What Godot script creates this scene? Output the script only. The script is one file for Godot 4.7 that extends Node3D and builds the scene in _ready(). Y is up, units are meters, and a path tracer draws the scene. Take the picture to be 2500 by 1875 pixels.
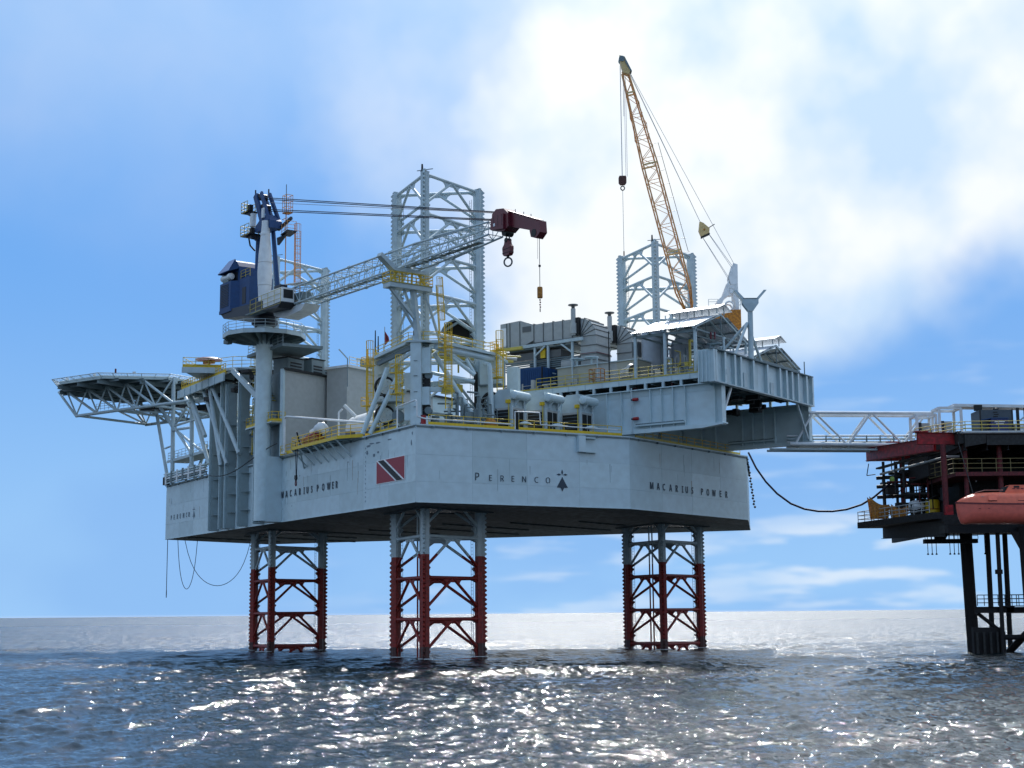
extends Node3D
# Offshore jack-up power platform beside an older production platform, seen from a boat.
# Metres, y up. Rig things are authored in the rig's own axes: x = out over the stern, z = to port, origin under the near leg.

const TURN := -0.607375
const RIG_AT := Vector3(-9.15, 0, -173.5)
var rig := Transform3D(Basis(Vector3.UP, TURN), RIG_AT)
var frame := Transform3D()
var org := Vector3.ZERO
var cur: Node3D
var names := {}
var M := {}
var rng := RandomNumberGenerator.new()


class Geo:
	var v := PackedVector3Array()
	var n := PackedVector3Array()

	func tri(a: Vector3, b: Vector3, c: Vector3, na: Vector3, nb: Vector3, nc: Vector3) -> void:
		if (b - a).cross(c - a).dot(na + nb + nc) > 0.0:
			v.append(a); v.append(c); v.append(b); n.append(na); n.append(nc); n.append(nb)
		else:
			v.append(a); v.append(b); v.append(c); n.append(na); n.append(nb); n.append(nc)

	func quad(a: Vector3, b: Vector3, c: Vector3, d: Vector3, toward := Vector3.ZERO) -> Geo:
		var nn := (b - a).cross(d - a).normalized()
		if nn.length() < 0.5: nn = (c - b).cross(d - b).normalized()
		if toward != Vector3.ZERO and nn.dot(toward) < 0.0: nn = -nn
		tri(a, b, c, nn, nn, nn); tri(a, c, d, nn, nn, nn)
		return self

	func box(c: Vector3, s: Vector3, b := Basis()) -> Geo:
		var x := b.x * s.x * 0.5; var y := b.y * s.y * 0.5; var z := b.z * s.z * 0.5
		for k in [[x, y, z], [y, z, x], [z, x, y]]:
			for sg in [1.0, -1.0]:
				var o: Vector3 = c + k[0] * sg
				quad(o + k[1] + k[2], o + k[1] - k[2], o - k[1] - k[2], o - k[1] + k[2], k[0] * sg)
		return self

	func axes(a: Vector3, b: Vector3) -> Basis:
		var z := (b - a).normalized()
		var up := Vector3.UP if absf(z.y) < 0.99 else Vector3.RIGHT
		var x := up.cross(z).normalized()
		return Basis(x, z.cross(x), z)

	func beam(a: Vector3, b: Vector3, w: float, h: float) -> Geo:
		return box((a + b) * 0.5, Vector3(w, h, a.distance_to(b)), axes(a, b))

	func ibeam(a: Vector3, b: Vector3, w: float, h: float, t := 0.05) -> Geo:
		var bs := axes(a, b); var L := a.distance_to(b); var m := (a + b) * 0.5
		box(m, Vector3(t, h - 2.0 * t, L), bs)
		box(m + bs.y * (h - t) * 0.5, Vector3(w, t, L), bs)
		box(m - bs.y * (h - t) * 0.5, Vector3(w, t, L), bs)
		return self

	func tube(a: Vector3, b: Vector3, r: float, r2 := -1.0, sides := 8, caps := true) -> Geo:
		if r2 < 0.0: r2 = r
		var bs := axes(a, b)
		for i in sides:
			var t0 := TAU * i / sides; var t1 := TAU * (i + 1) / sides
			var d0 := bs.x * cos(t0) + bs.y * sin(t0); var d1 := bs.x * cos(t1) + bs.y * sin(t1)
			tri(a + d0 * r, b + d0 * r2, b + d1 * r2, d0, d0, d1)
			tri(a + d0 * r, b + d1 * r2, a + d1 * r, d0, d1, d1)
			if caps:
				if r > 0.0: tri(a, a + d0 * r, a + d1 * r, -bs.z, -bs.z, -bs.z)
				if r2 > 0.0: tri(b, b + d0 * r2, b + d1 * r2, bs.z, bs.z, bs.z)
		return self

	func path(p: Array, r: float, sides := 6) -> Geo:
		for i in p.size() - 1: tube(p[i], p[i + 1], r, -1.0, sides, true)
		return self

	func lathe(c: Vector3, prof: Array, sides := 20, b := Basis()) -> Geo:
		for j in prof.size() - 1:
			var p: Vector2 = prof[j]; var q: Vector2 = prof[j + 1]
			var sl := Vector2(q.y - p.y, p.x - q.x).normalized()
			for i in sides:
				var t0 := TAU * i / sides; var t1 := TAU * (i + 1) / sides
				var d0 := b.x * cos(t0) + b.z * sin(t0); var d1 := b.x * cos(t1) + b.z * sin(t1)
				var n0 := (d0 * sl.x + b.y * sl.y).normalized(); var n1 := (d1 * sl.x + b.y * sl.y).normalized()
				var a0 := c + d0 * p.x + b.y * p.y; var a1 := c + d1 * p.x + b.y * p.y
				var b0 := c + d0 * q.x + b.y * q.y; var b1 := c + d1 * q.x + b.y * q.y
				if p.x > 0.0: tri(a0, b0, a1, n0, n0, n1)
				if q.x > 0.0: tri(a1, b0, b1, n1, n0, n1)
		return self

	# a smooth skin over rows of points
	func skin(rows: Array, middle: Vector3) -> Geo:
		var nn := []
		for i in rows.size():
			var r := []
			for j in rows[i].size():
				var a: Vector3 = rows[maxi(i - 1, 0)][j]; var b: Vector3 = rows[mini(i + 1, rows.size() - 1)][j]
				var c: Vector3 = rows[i][maxi(j - 1, 0)]; var d: Vector3 = rows[i][mini(j + 1, rows[i].size() - 1)]
				var q := (b - a).cross(d - c).normalized()
				if q.dot(rows[i][j] - V3(rows[i][j].x, middle.y, middle.z)) < 0.0: q = -q
				r.append(q)
			nn.append(r)
		for i in rows.size() - 1:
			for j in rows[i].size() - 1:
				tri(rows[i][j], rows[i + 1][j], rows[i + 1][j + 1], nn[i][j], nn[i + 1][j], nn[i + 1][j + 1])
				tri(rows[i][j], rows[i + 1][j + 1], rows[i][j + 1], nn[i][j], nn[i + 1][j + 1], nn[i][j + 1])
		return self

	func V3(x: float, y: float, z: float) -> Vector3: return Vector3(x, y, z)

	# a flat outline (points in order, may be concave) pushed along vec
	func slab(p: Array, vec: Vector3) -> Geo:
		var nn := vec.normalized()
		var ax := nn.cross(Vector3.UP if absf(nn.y) < 0.9 else Vector3.RIGHT).normalized(); var ay := nn.cross(ax)
		var flat := PackedVector2Array(); var mid := Vector3.ZERO
		for q: Vector3 in p: flat.append(Vector2(q.dot(ax), q.dot(ay))); mid += q / p.size()
		var ids := Geometry2D.triangulate_polygon(flat)
		for i in range(0, ids.size(), 3):
			tri(p[ids[i]], p[ids[i + 1]], p[ids[i + 2]], -nn, -nn, -nn)
			tri(p[ids[i]] + vec, p[ids[i + 1]] + vec, p[ids[i + 2]] + vec, nn, nn, nn)
		var cw := Geometry2D.is_polygon_clockwise(flat)
		for i in p.size():
			var a: Vector3 = p[i]; var b: Vector3 = p[(i + 1) % p.size()]
			var o := (b - a).cross(nn).normalized() * (-1.0 if cw else 1.0)
			quad(a, b, b + vec, a + vec, o)
		return self


func numbered(called: String) -> String:
	var k: int = names.get(called, 0)
	names[called] = k + 1
	return called if k == 0 else "%s_%03d" % [called, k]


func tag(o: Node, label: String, category: String, group := "") -> void:
	o.set_meta("label", label); o.set_meta("category", category)
	if group: o.set_meta("group", group)


# a thing: a node at its base, whose children are its parts; later points are given in the frame's axes
func thing(called: String, label: String, category: String, base: Vector3, group := "") -> Node3D:
	var o := Node3D.new()
	o.name = numbered(called)
	add_child(o, true)
	o.transform = frame * Transform3D(Basis(), base)
	tag(o, label, category, group)
	cur = o; org = base
	return o


func fin(g: Geo, called: String, mat: String, parent: Node = null, kind := "") -> MeshInstance3D:
	var vv := g.v
	for i in vv.size(): vv[i] -= org
	var arr := []; arr.resize(Mesh.ARRAY_MAX)
	arr[Mesh.ARRAY_VERTEX] = vv; arr[Mesh.ARRAY_NORMAL] = g.n
	var me := ArrayMesh.new()
	me.add_surface_from_arrays(Mesh.PRIMITIVE_TRIANGLES, arr)
	me.surface_set_material(0, M[mat])
	var o := MeshInstance3D.new()
	o.mesh = me; o.name = called
	(parent if parent else cur).add_child(o, true)
	if kind: o.set_meta("kind", kind)
	return o


func box(called: String, mat: String, c: Vector3, s: Vector3, parent: Node = null, b := Basis()) -> MeshInstance3D:
	return fin(Geo.new().box(c, s, b), called, mat, parent)

func tube(called: String, mat: String, a: Vector3, b: Vector3, r: float, r2 := -1.0, sides := 8, parent: Node = null) -> MeshInstance3D:
	return fin(Geo.new().tube(a, b, r, r2, sides), called, mat, parent)

func beam(called: String, mat: String, a: Vector3, b: Vector3, w: float, h: float, parent: Node = null) -> MeshInstance3D:
	return fin(Geo.new().beam(a, b, w, h), called, mat, parent)

func ibeam(called: String, mat: String, a: Vector3, b: Vector3, w: float, h: float, parent: Node = null) -> MeshInstance3D:
	return fin(Geo.new().ibeam(a, b, w, h), called, mat, parent)

func lathe(called: String, mat: String, c: Vector3, prof: Array, sides := 20, parent: Node = null, b := Basis()) -> MeshInstance3D:
	return fin(Geo.new().lathe(c, prof, sides, b), called, mat, parent)

func slab(called: String, mat: String, p: Array, vec: Vector3, parent: Node = null) -> MeshInstance3D:
	return fin(Geo.new().slab(p, vec), called, mat, parent)

func V(x: float, y: float, z: float) -> Vector3: return Vector3(x, y, z)


# posts and bars along corner points given at deck level
func rails(p: Array, mat: String, high := 1.1, bars := 3, gap := 1.9, r := 0.035, kick := "", closed := false) -> void:
	var q := p.duplicate()
	if closed: q.append(p[0])
	for i in q.size() - 1:
		var a: Vector3 = q[i]; var b: Vector3 = q[i + 1]
		var L := a.distance_to(b); var k := maxi(1, roundi(L / gap))
		for j in k + (1 if i == q.size() - 2 and not closed else 0):
			var at := a.lerp(b, float(j) / k)
			tube("post", mat, at, at + V(0, high, 0), r, -1, 5)
		for h in bars:
			var y := V(0, high * (1.0 - 0.36 * h), 0)
			tube("rail", mat, a + y, b + y, r, -1, 5)
		if kick: beam("kick_plate", kick, a + V(0, 0.14, 0), b + V(0, 0.14, 0), 0.02, 0.26)


# a caged ladder: two stiles, and its rungs and hoops
func ladder(mat: String, foot: Vector3, top: Vector3, out: Vector3, wide := 0.6, caged := true) -> void:
	var side := out.cross(Vector3.UP).normalized() * wide * 0.5
	for s in [-1.0, 1.0]: beam("stile", mat, foot + side * s, top + side * s, 0.07, 0.09)
	var g := Geo.new(); var L := foot.distance_to(top)
	for i in int(L / 0.35): 
		var c := foot.lerp(top, (i + 0.5) * 0.35 / L)
		g.tube(c - side, c + side, 0.022, -1, 4, false)
	fin(g, "rungs", mat, null, "stuff")
	if not caged: return
	g = Geo.new()
	var cage := []
	for i in 7:
		var t := PI * i / 6.0
		cage.append(side * cos(t) * 1.15 + out.normalized() * (0.12 + 0.62 * sin(t)))
	var up := (top - foot).normalized()
	var y0 := minf(2.2, L * 0.3)
	var k := maxi(1, int((L + 0.9 - y0) / 0.95))
	for i in k + 1:
		var c := foot + up * (y0 + (L + 0.9 - y0) * i / k)
		for j in 6: g.beam(c + cage[j], c + cage[j + 1], 0.045, 0.06)
	for j in 7: g.beam(foot + up * y0 + cage[j], top + up * 0.9 + cage[j], 0.045, 0.03)
	fin(g, "cage", mat, null, "stuff")


# a raised letter or word standing on a face: u runs along the writing, n looks out of the face
func text(word: String, mat: String, at: Vector3, u: Vector3, high: float, parent: Node = null, font := "Droid Sans", weight := 400, stretch := 1.0) -> void:
	var t := TextMesh.new()
	var f := SystemFont.new(); f.font_names = PackedStringArray([font]); f.font_weight = weight
	t.font = f; t.text = word; t.font_size = 64; t.pixel_size = 0.01; t.depth = 0.04
	t.horizontal_alignment = HORIZONTAL_ALIGNMENT_LEFT; t.vertical_alignment = VERTICAL_ALIGNMENT_BOTTOM
	t.curve_step = 1.0
	var box_ := t.get_aabb()
	var k := high / maxf(box_.size.y, 0.01)
	t.material = M[mat]
	var o := MeshInstance3D.new(); o.mesh = t; o.name = "letter"
	var n := u.cross(Vector3.UP).normalized()
	o.transform = Transform3D(Basis(u * k * stretch, Vector3.UP * k, n * 0.4), at - org - u * box_.position.x * k * stretch - Vector3.UP * box_.position.y * k + n * 0.012)
	(parent if parent else cur).add_child(o, true)


func noise(freq: float, oct: int, seed_: int, type := FastNoiseLite.TYPE_SIMPLEX_SMOOTH) -> FastNoiseLite:
	var f := FastNoiseLite.new()
	f.seed = seed_; f.frequency = freq; f.noise_type = type
	f.fractal_octaves = oct; f.fractal_type = FastNoiseLite.FRACTAL_FBM
	return f


func mottle(lo: float, freq: float, seed_: int, streak := 1.0, warm := 0.0) -> ImageTexture:
	var side := 512
	var src := noise(freq, 5, seed_).get_seamless_image(side, side)
	var fine := noise(freq * 9.0, 3, seed_ + 5).get_seamless_image(side, side)
	src.convert(Image.FORMAT_L8); fine.convert(Image.FORMAT_L8)
	if streak > 1.0:  # stretched downwards: runs of dirt
		src.resize(side, maxi(8, int(side / streak)), Image.INTERPOLATE_BILINEAR)
		var tall := Image.create(side, side, false, Image.FORMAT_L8)
		var small := src.duplicate(); small.resize(side, side, Image.INTERPOLATE_CUBIC)
		tall.copy_from(small); src = tall
	var a := src.get_data(); var b := fine.get_data()
	var outb := PackedByteArray(); outb.resize(side * side * 3)
	for i in side * side:
		var x := a[i] / 255.0; var y := b[i] / 255.0
		var t := clampf((x - 0.25) / 0.5, 0.0, 1.0) * 0.75 + y * 0.25
		var k := lo + (1.0 - lo) * t
		outb[i * 3] = int(255.0 * clampf(k + warm * (1.0 - t), 0, 1)); outb[i * 3 + 1] = int(255.0 * k); outb[i * 3 + 2] = int(255.0 * clampf(k - warm * (1.0 - t), 0, 1))
	return ImageTexture.create_from_image(Image.create_from_data(side, side, false, Image.FORMAT_RGB8, outb))


func mat(called: String, c: Color, rough := 0.55, tex: Texture2D = null, scale := 0.12, metal := 0.0) -> StandardMaterial3D:
	var m := StandardMaterial3D.new()
	m.albedo_color = c; m.roughness = rough; m.metallic = metal
	if tex:
		m.albedo_texture = tex; m.uv1_triplanar = true; m.uv1_world_triplanar = true
		m.uv1_scale = Vector3.ONE * scale
	M[called] = m
	return m


func sky_colour(az: float, el: float, big: FastNoiseLite, mid: FastNoiseLite, small: FastNoiseLite) -> Color:
	var d := V(sin(az) * cos(el), sin(el), -cos(az) * cos(el))
	var a := rad_to_deg(az); var e := rad_to_deg(el)
	# clouds lie on a layer: looked up where the direction meets it
	var f := 1.0 / (maxf(d.y, 0.0) + 0.22)
	var p := V(d.x * f, d.z * f, 0.0)
	var nb := big.get_noise_2d(p.x * 10.0, p.y * 10.0)
	var nm := mid.get_noise_3dv(d * 100.0)
	var ns := small.get_noise_2d(a * 8.0, e * 52.0)
	# the large bank to the right, with a blue break low on its right side; further round the sky goes on in banks and breaks
	var near_ := exp(-pow(a / 45.0, 4.0))
	var across := clampf((a + 2.6) / 6.5, -1.0, 1.2)
	var low := clampf((e - 8.4 - (a - 8.0) * 0.28) / 3.6, -1.0, 1.2)
	var bank := smoothstep(-0.35, 0.6, minf(across, low) + nm * 0.75 + nb * 0.2)
	var wisp := smoothstep(0.02, 0.5, nm * 0.8 + ns * 0.65) * smoothstep(14.0, 2.0, e) * smoothstep(-12.0, 4.0, a) * 0.85
	var bands := smoothstep(0.0, 0.45, ns + nm * 0.4) * smoothstep(4.2, 2.6, e) * smoothstep(7.0, 11.0, a) * 0.8
	var veil := smoothstep(-11.0, -1.0, a + nm * 5.0) * smoothstep(10.0, 18.0, e + nm * 4.0) * 0.5
	veil = maxf(veil, smoothstep(11.0, 22.0, e + nb * 6.0 + nm * 3.0) * 0.2)
	bank = clampf(maxf(maxf(bank, veil), maxf(wisp * 0.5, bands * 0.75)), 0.0, 1.0)
	var round_ := smoothstep(-0.4, 0.3, nb + nm * 0.35) * 0.9
	bank = lerpf(round_, bank, near_)
	var deep := Color(0.15, 0.385, 0.83).lerp(Color(0.33, 0.58, 0.91), smoothstep(14.0, 0.0, e) * 0.85 + 0.08)
	deep = deep.lerp(Color(0.42, 0.64, 0.93), smoothstep(15.0, 24.0, e) * 0.35)
	deep = deep.lerp(Color(0.17, 0.38, 0.80), 0.35 * smoothstep(-0.3, 0.4, nb + nm * 0.5))
	var tone := mid.get_noise_3dv(d * 160.0 + V(31, 7, 3))
	var white := Color(0.89, 0.93, 0.95).lerp(Color(0.55, 0.72, 0.93), clampf(0.22 + tone * 1.15 + nb * 0.3 + smoothstep(3.0, 19.0, a) * 0.34 * near_, 0.0, 1.0))
	var c := deep.lerp(white, bank)
	var glow := maxf(0.0, d.dot(V(sin(0.06) * cos(0.70), sin(0.70), -cos(0.06) * cos(0.70))))
	return c * (1.0 + 0.22 * pow(glow, 16.0))


func sky_image() -> Image:
	var big := noise(0.045, 3, 11); var mid := noise(0.055, 5, 23); var small := noise(0.02, 4, 37)
	var w := 768; var h := 384
	var img := Image.create(w, h, false, Image.FORMAT_RGBF)
	for y in h:
		var el := (0.5 - (y + 0.5) / h) * PI
		for x in w:
			img.set_pixel(x, y, sky_colour(((x + 0.5) / w - 0.5) * TAU, maxf(el, 0.0), big, mid, small))
	img.resize(4096, 2048, Image.INTERPOLATE_CUBIC)
	# the part that a lens sees in detail
	for y in range(700, 1026):
		var el := (0.5 - (y + 0.5) / 2048.0) * PI
		for x in range(1750, 2346):
			img.set_pixel(x, y, sky_colour(((x + 0.5) / 4096.0 - 0.5) * TAU, maxf(el, 0.0), big, mid, small))
	return img


func stage() -> void:
	var cam := Camera3D.new(); cam.name = "camera"
	cam.fov = 28.55; cam.near = 0.5; cam.far = 40000.0
	var pitch := deg_to_rad(8.636); var roll := deg_to_rad(0.516)
	cam.transform = Transform3D(Basis(Vector3.RIGHT, pitch) * Basis(Vector3.BACK, -roll), V(0, 5.05, 0))
	add_child(cam)
	var sky := Sky.new(); var pan := PanoramaSkyMaterial.new()
	pan.panorama = ImageTexture.create_from_image(sky_image())
	sky.sky_material = pan
	var env := Environment.new()
	env.background_mode = Environment.BG_SKY; env.sky = sky
	env.sky_rotation = V(0, PI, 0)
	env.background_energy_multiplier = 1.0
	env.ambient_light_source = Environment.AMBIENT_SOURCE_SKY
	env.tonemap_mode = Environment.TONE_MAPPER_LINEAR; env.tonemap_exposure = 1.05
	env.sdfgi_enabled = true; env.ssao_enabled = true; env.ssil_enabled = true
	env.fog_enabled = false
	var we := WorldEnvironment.new(); we.name = "world"; we.environment = env
	add_child(we)
	var sun := DirectionalLight3D.new(); sun.name = "sun"
	sun.light_energy = 1.6; sun.light_color = Color(1.0, 0.997, 0.988); sun.light_angular_distance = 0.6
	sun.shadow_enabled = true
	var el := deg_to_rad(45.0); var az := deg_to_rad(4.0)
	sun.look_at_from_position(Vector3.ZERO, -V(sin(az) * cos(el), sin(el), -cos(az) * cos(el)))
	add_child(sun)


func materials() -> void:
	var dirt := mottle(0.90, 0.012, 3)
	var runs := mottle(0.93, 0.02, 8, 9.0, 0.006)
	var worn := mottle(0.6, 0.02, 15, 1.0, 0.04)
	mat("hull", Color(0.78, 0.85, 0.87), 0.5, runs, 0.07)
	mat("hull_pale", Color(0.80, 0.87, 0.885), 0.5, runs, 0.09)
	mat("hull_dull", Color(0.75, 0.82, 0.835), 0.55, runs, 0.06)
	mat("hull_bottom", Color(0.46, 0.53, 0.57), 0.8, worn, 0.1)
	mat("grey", Color(0.74, 0.80, 0.815), 0.5, dirt, 0.12)
	mat("grey_dark", Color(0.46, 0.52, 0.535), 0.6, dirt, 0.15)
	mat("warm_grey", Color(0.70, 0.71, 0.70), 0.6, runs, 0.12)
	mat("white", Color(0.90, 0.91, 0.91), 0.45, dirt, 0.1)
	mat("leg_red", Color(0.62, 0.155, 0.11), 0.55, worn, 0.2)
	mat("yellow", Color(0.90, 0.75, 0.12), 0.5, dirt, 0.3)
	mat("cream_yellow", Color(0.80, 0.72, 0.33), 0.5, dirt, 0.3)
	mat("amber", Color(0.80, 0.52, 0.08), 0.5, worn, 0.3)
	mat("rust_orange", Color(0.86, 0.62, 0.38), 0.6, dirt, 0.3)
	mat("navy", Color(0.055, 0.26, 0.46), 0.6, dirt, 0.2)
	mat("navy_dark", Color(0.03, 0.07, 0.13), 0.5)
	mat("maroon", Color(0.40, 0.09, 0.15), 0.45, dirt, 0.2)
	mat("red", Color(0.62, 0.07, 0.10), 0.5, dirt, 0.2)
	mat("flag_red", Color(0.58, 0.05, 0.13), 0.5)
	mat("black", Color(0.05, 0.055, 0.06), 0.6)
	mat("letters", Color(0.20, 0.25, 0.30), 0.6)
	mat("letters_faded", Color(0.42, 0.48, 0.52), 0.6)
	mat("flag_white", Color(0.90, 0.90, 0.90), 0.6)
	mat("rope", Color(0.10, 0.13, 0.20), 0.8)
	mat("wire", Color(0.30, 0.32, 0.34), 0.5)


func water(called: String, fine: float, octaves: int, bump: float, tile: float, rough: float) -> void:
	var m := StandardMaterial3D.new()
	m.albedo_color = Color(0.05, 0.105, 0.12); m.roughness = rough; m.metallic_specular = 0.4
	var hi := noise(fine, octaves, 71); hi.fractal_gain = 0.55
	var img := hi.get_seamless_image(1024, 1024)
	img.bump_map_to_normal_map(bump)
	m.normal_enabled = true; m.normal_texture = ImageTexture.create_from_image(img); m.normal_scale = 1.0
	m.uv1_triplanar = true; m.uv1_world_triplanar = true; m.uv1_scale = Vector3.ONE / tile
	M[called] = m


func water_mesh(called: String, label: String, mat_: String, from: float, to: float, grow: float, least: float, cols: int, y_off: float) -> void:
	# rows that widen and spread with distance, so that near waves are fine and far ones coarse
	var r := RandomNumberGenerator.new(); r.seed = 5
	var kx := PackedFloat32Array(); var kz := PackedFloat32Array(); var am := PackedFloat32Array(); var ph := PackedFloat32Array(); var wl := PackedFloat32Array()
	for i in 30:
		var lam := 0.4 * pow(1.165, i) * r.randf_range(0.92, 1.08)
		var dir := 0.35 + r.randfn(0.0, 0.6)
		kx.append(TAU / lam * sin(dir)); kz.append(TAU / lam * cos(dir)); ph.append(r.randf() * TAU); wl.append(lam)
		am.append(WAVE * lam if lam < 2.4 else WAVE * 2.4 * pow(lam / 2.4, 0.3))
	var chop := noise(0.55, 3, 91); chop.fractal_type = FastNoiseLite.FRACTAL_RIDGED
	var gust := noise(0.02, 2, 19)
	var vs := PackedVector3Array(); var d := from; var rows := 0
	while d < to:
		var step := maxf(least, d * grow)
		rows += 1
		var calm := lerpf(1.0, 0.85, smoothstep(150.0, 290.0, d)); var small := smoothstep(0.6, 0.4, step)
		for i in cols:
			var x := (float(i) / (cols - 1) - 0.5) * (d * 1.0 + 8.0)
			var z := -d; var y := y_off; var ox := 0.0; var oz := 0.0
			var g := 1.0 + 0.45 * gust.get_noise_2d(x, z)
			for w in kx.size():
				if wl[w] < step * 2.2: continue
				var t := kx[w] * x + kz[w] * z + ph[w]
				var f := g * calm * smoothstep(step * 2.0, step * 2.8, wl[w])
				y += am[w] * f * cos(t)
				var s := am[w] * f * sin(t) * wl[w] * 0.12
				ox -= kx[w] * s; oz -= kz[w] * s
			if small > 0.0: y += chop.get_noise_2d(x * 0.8, z) * 0.10 * g * small
			vs.append(V(x + ox, y, z + oz))
		d += step
	var idx := PackedInt32Array()
	for j in rows - 1:
		for i in cols - 1:
			var a := j * cols + i
			idx.append(a); idx.append(a + cols); idx.append(a + 1); idx.append(a + 1); idx.append(a + cols); idx.append(a + cols + 1)
	var nr := PackedVector3Array(); nr.resize(vs.size())
	for j in rows:
		for i in cols:
			var a := j * cols + i
			var l := vs[a - 1 if i > 0 else a]; var rr := vs[a + 1 if i < cols - 1 else a]
			var u := vs[a - cols if j > 0 else a]; var dn := vs[a + cols if j < rows - 1 else a]
			nr[a] = (rr - l).cross(u - dn).normalized() * -1.0
			if nr[a].y < 0.0: nr[a] = -nr[a]
	var arr := []; arr.resize(Mesh.ARRAY_MAX)
	arr[Mesh.ARRAY_VERTEX] = vs; arr[Mesh.ARRAY_NORMAL] = nr; arr[Mesh.ARRAY_INDEX] = idx
	var me := ArrayMesh.new(); me.add_surface_from_arrays(Mesh.PRIMITIVE_TRIANGLES, arr); me.surface_set_material(0, M[mat_])
	var o := MeshInstance3D.new(); o.name = called; o.mesh = me
	o.set_meta("kind", "structure"); o.set_meta("label", label); add_child(o)


const WAVE := 0.0098

func sea() -> void:
	# finer ripples than the mesh can carry are in the surface; more of them count as the distance grows
	water("near_water", 0.012, 6, 7.5, 2.6, 0.05)
	water("ruffled_water", 0.008, 6, 11.0, 5.0, 0.10)
	water("choppy_water", 0.008, 7, 14.0, 8.0, 0.17)
	water("broken_water", 0.007, 7, 16.5, 12.0, 0.22)
	water("mid_water", 0.007, 7, 20.0, 20.0, 0.27)
	water("far_water", 0.006, 7, 21.0, 40.0, 0.30)
	water_mesh("sea", "dark choppy sea before the platform", "near_water", 26.0, 118.0, 0.0030, 0.14, 560, 0.0)
	water_mesh("ruffled_sea", "dark ruffled sea in the platform's shade", "ruffled_water", 117.0, 152.0, 0.0030, 0.14, 560, -0.01)
	water_mesh("choppy_sea", "dark choppy sea round the nearest lattice leg", "choppy_water", 151.0, 190.0, 0.0030, 0.14, 560, -0.02)
	water_mesh("broken_sea", "broken sea round the farther lattice legs", "broken_water", 188.5, 245.0, 0.0034, 0.14, 560, -0.03)
	water_mesh("glittering_sea", "silver glittering sea behind the lattice legs", "mid_water", 243.0, 905.0, 0.0046, 0.4, 560, -0.04)
	water_mesh("distant_sea", "bright sea out to the horizon", "far_water", 895.0, 14000.0, 0.012, 0.5, 300, -0.10)
	# the sheet of open water that carries on around it
	var far := MeshInstance3D.new(); far.name = "open_water"
	var pm := Geo.new().quad(V(-30000, -1.6, -30000), V(30000, -1.6, -30000), V(30000, -1.6, 30000), V(-30000, -1.6, 30000), Vector3.UP)
	var arr := []; arr.resize(Mesh.ARRAY_MAX); arr[Mesh.ARRAY_VERTEX] = pm.v; arr[Mesh.ARRAY_NORMAL] = pm.n
	var me := ArrayMesh.new(); me.add_surface_from_arrays(Mesh.PRIMITIVE_TRIANGLES, arr); me.surface_set_material(0, M["far_water"])
	far.mesh = me; far.set_meta("kind", "structure"); far.set_meta("label", "open sea beyond the near waves"); add_child(far)


func materials_more() -> void:
	var dirt: Texture2D = M["grey"].albedo_texture; var worn: Texture2D = M["leg_red"].albedo_texture; var runs: Texture2D = M["hull"].albedo_texture
	mat("duct", Color(0.66, 0.67, 0.66), 0.5, runs, 0.15)
	mat("duct_pale", Color(0.70, 0.71, 0.70), 0.5, runs, 0.15)
	mat("duct_dark", Color(0.38, 0.39, 0.39), 0.5, dirt, 0.15)
	mat("duct_warm", Color(0.68, 0.68, 0.63), 0.6, runs, 0.12)
	mat("tank", Color(0.60, 0.63, 0.67), 0.5, runs, 0.1)
	mat("roof_sheet", Color(0.84, 0.86, 0.88), 0.35, dirt, 0.1, 0.2)
	mat("wire_pale", Color(0.62, 0.65, 0.68), 0.5)
	mat("rust_block", Color(0.42, 0.26, 0.22), 0.7, worn, 0.5)
	mat("hose", Color(0.10, 0.06, 0.18), 0.6)
	mat("lime", Color(0.72, 0.86, 0.42), 0.4)
	mat("platform_red", Color(0.70, 0.07, 0.11), 0.55, worn, 0.15)
	mat("post_red", Color(0.45, 0.11, 0.13), 0.65, worn, 0.25)
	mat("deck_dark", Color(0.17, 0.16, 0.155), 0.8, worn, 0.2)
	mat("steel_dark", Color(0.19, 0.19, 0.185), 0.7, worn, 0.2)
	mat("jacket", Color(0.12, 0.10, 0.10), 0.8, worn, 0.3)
	mat("steel_blue", Color(0.25, 0.30, 0.34), 0.5, dirt, 0.2)
	mat("skip_blue", Color(0.08, 0.18, 0.42), 0.45, dirt, 0.3)
	mat("lifeboat_orange", Color(0.90, 0.42, 0.35), 0.4, dirt, 0.2)
	mat("lifeboat_top", Color(0.97, 0.46, 0.33), 0.4, dirt, 0.2)
	mat("lifeboat_mark", Color(0.88, 0.62, 0.55), 0.5)
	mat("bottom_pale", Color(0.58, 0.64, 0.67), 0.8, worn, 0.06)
	mat("leg_wet", Color(0.30, 0.11, 0.09), 0.4, worn, 0.3)
	mat("rail_tan", Color(0.50, 0.44, 0.27), 0.6)
	mat("boom_cream", Color(0.88, 0.75, 0.50), 0.5, dirt, 0.3)
	mat("stain", Color(0.64, 0.70, 0.71), 0.7)
	mat("rust_stain", Color(0.66, 0.60, 0.54), 0.7)
	mat("column_grey", Color(0.60, 0.66, 0.67), 0.55, runs, 0.1)

const PC := Vector2(6.87, 11.91)
const PK := Vector2(18.66, -12.78)
const PE := Vector2(19.32, -41.76)
const PB := Vector2(8.41, -64.71)
const PM := Vector2(-71.2, -47.0)
const PL := Vector2(-70.97, -24.04)


func along(a: Vector2, b: Vector2, s: float, y: float, out := 0.0) -> Vector3:
	var u := (b - a).normalized(); var n := Vector2(-u.y, u.x)
	var c := (PC + PE + PL + PB) * 0.25
	if n.dot(a - c) < 0.0: n = -n
	var p := a + u * s + n * out
	return V(p.x, y, p.y)


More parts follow.
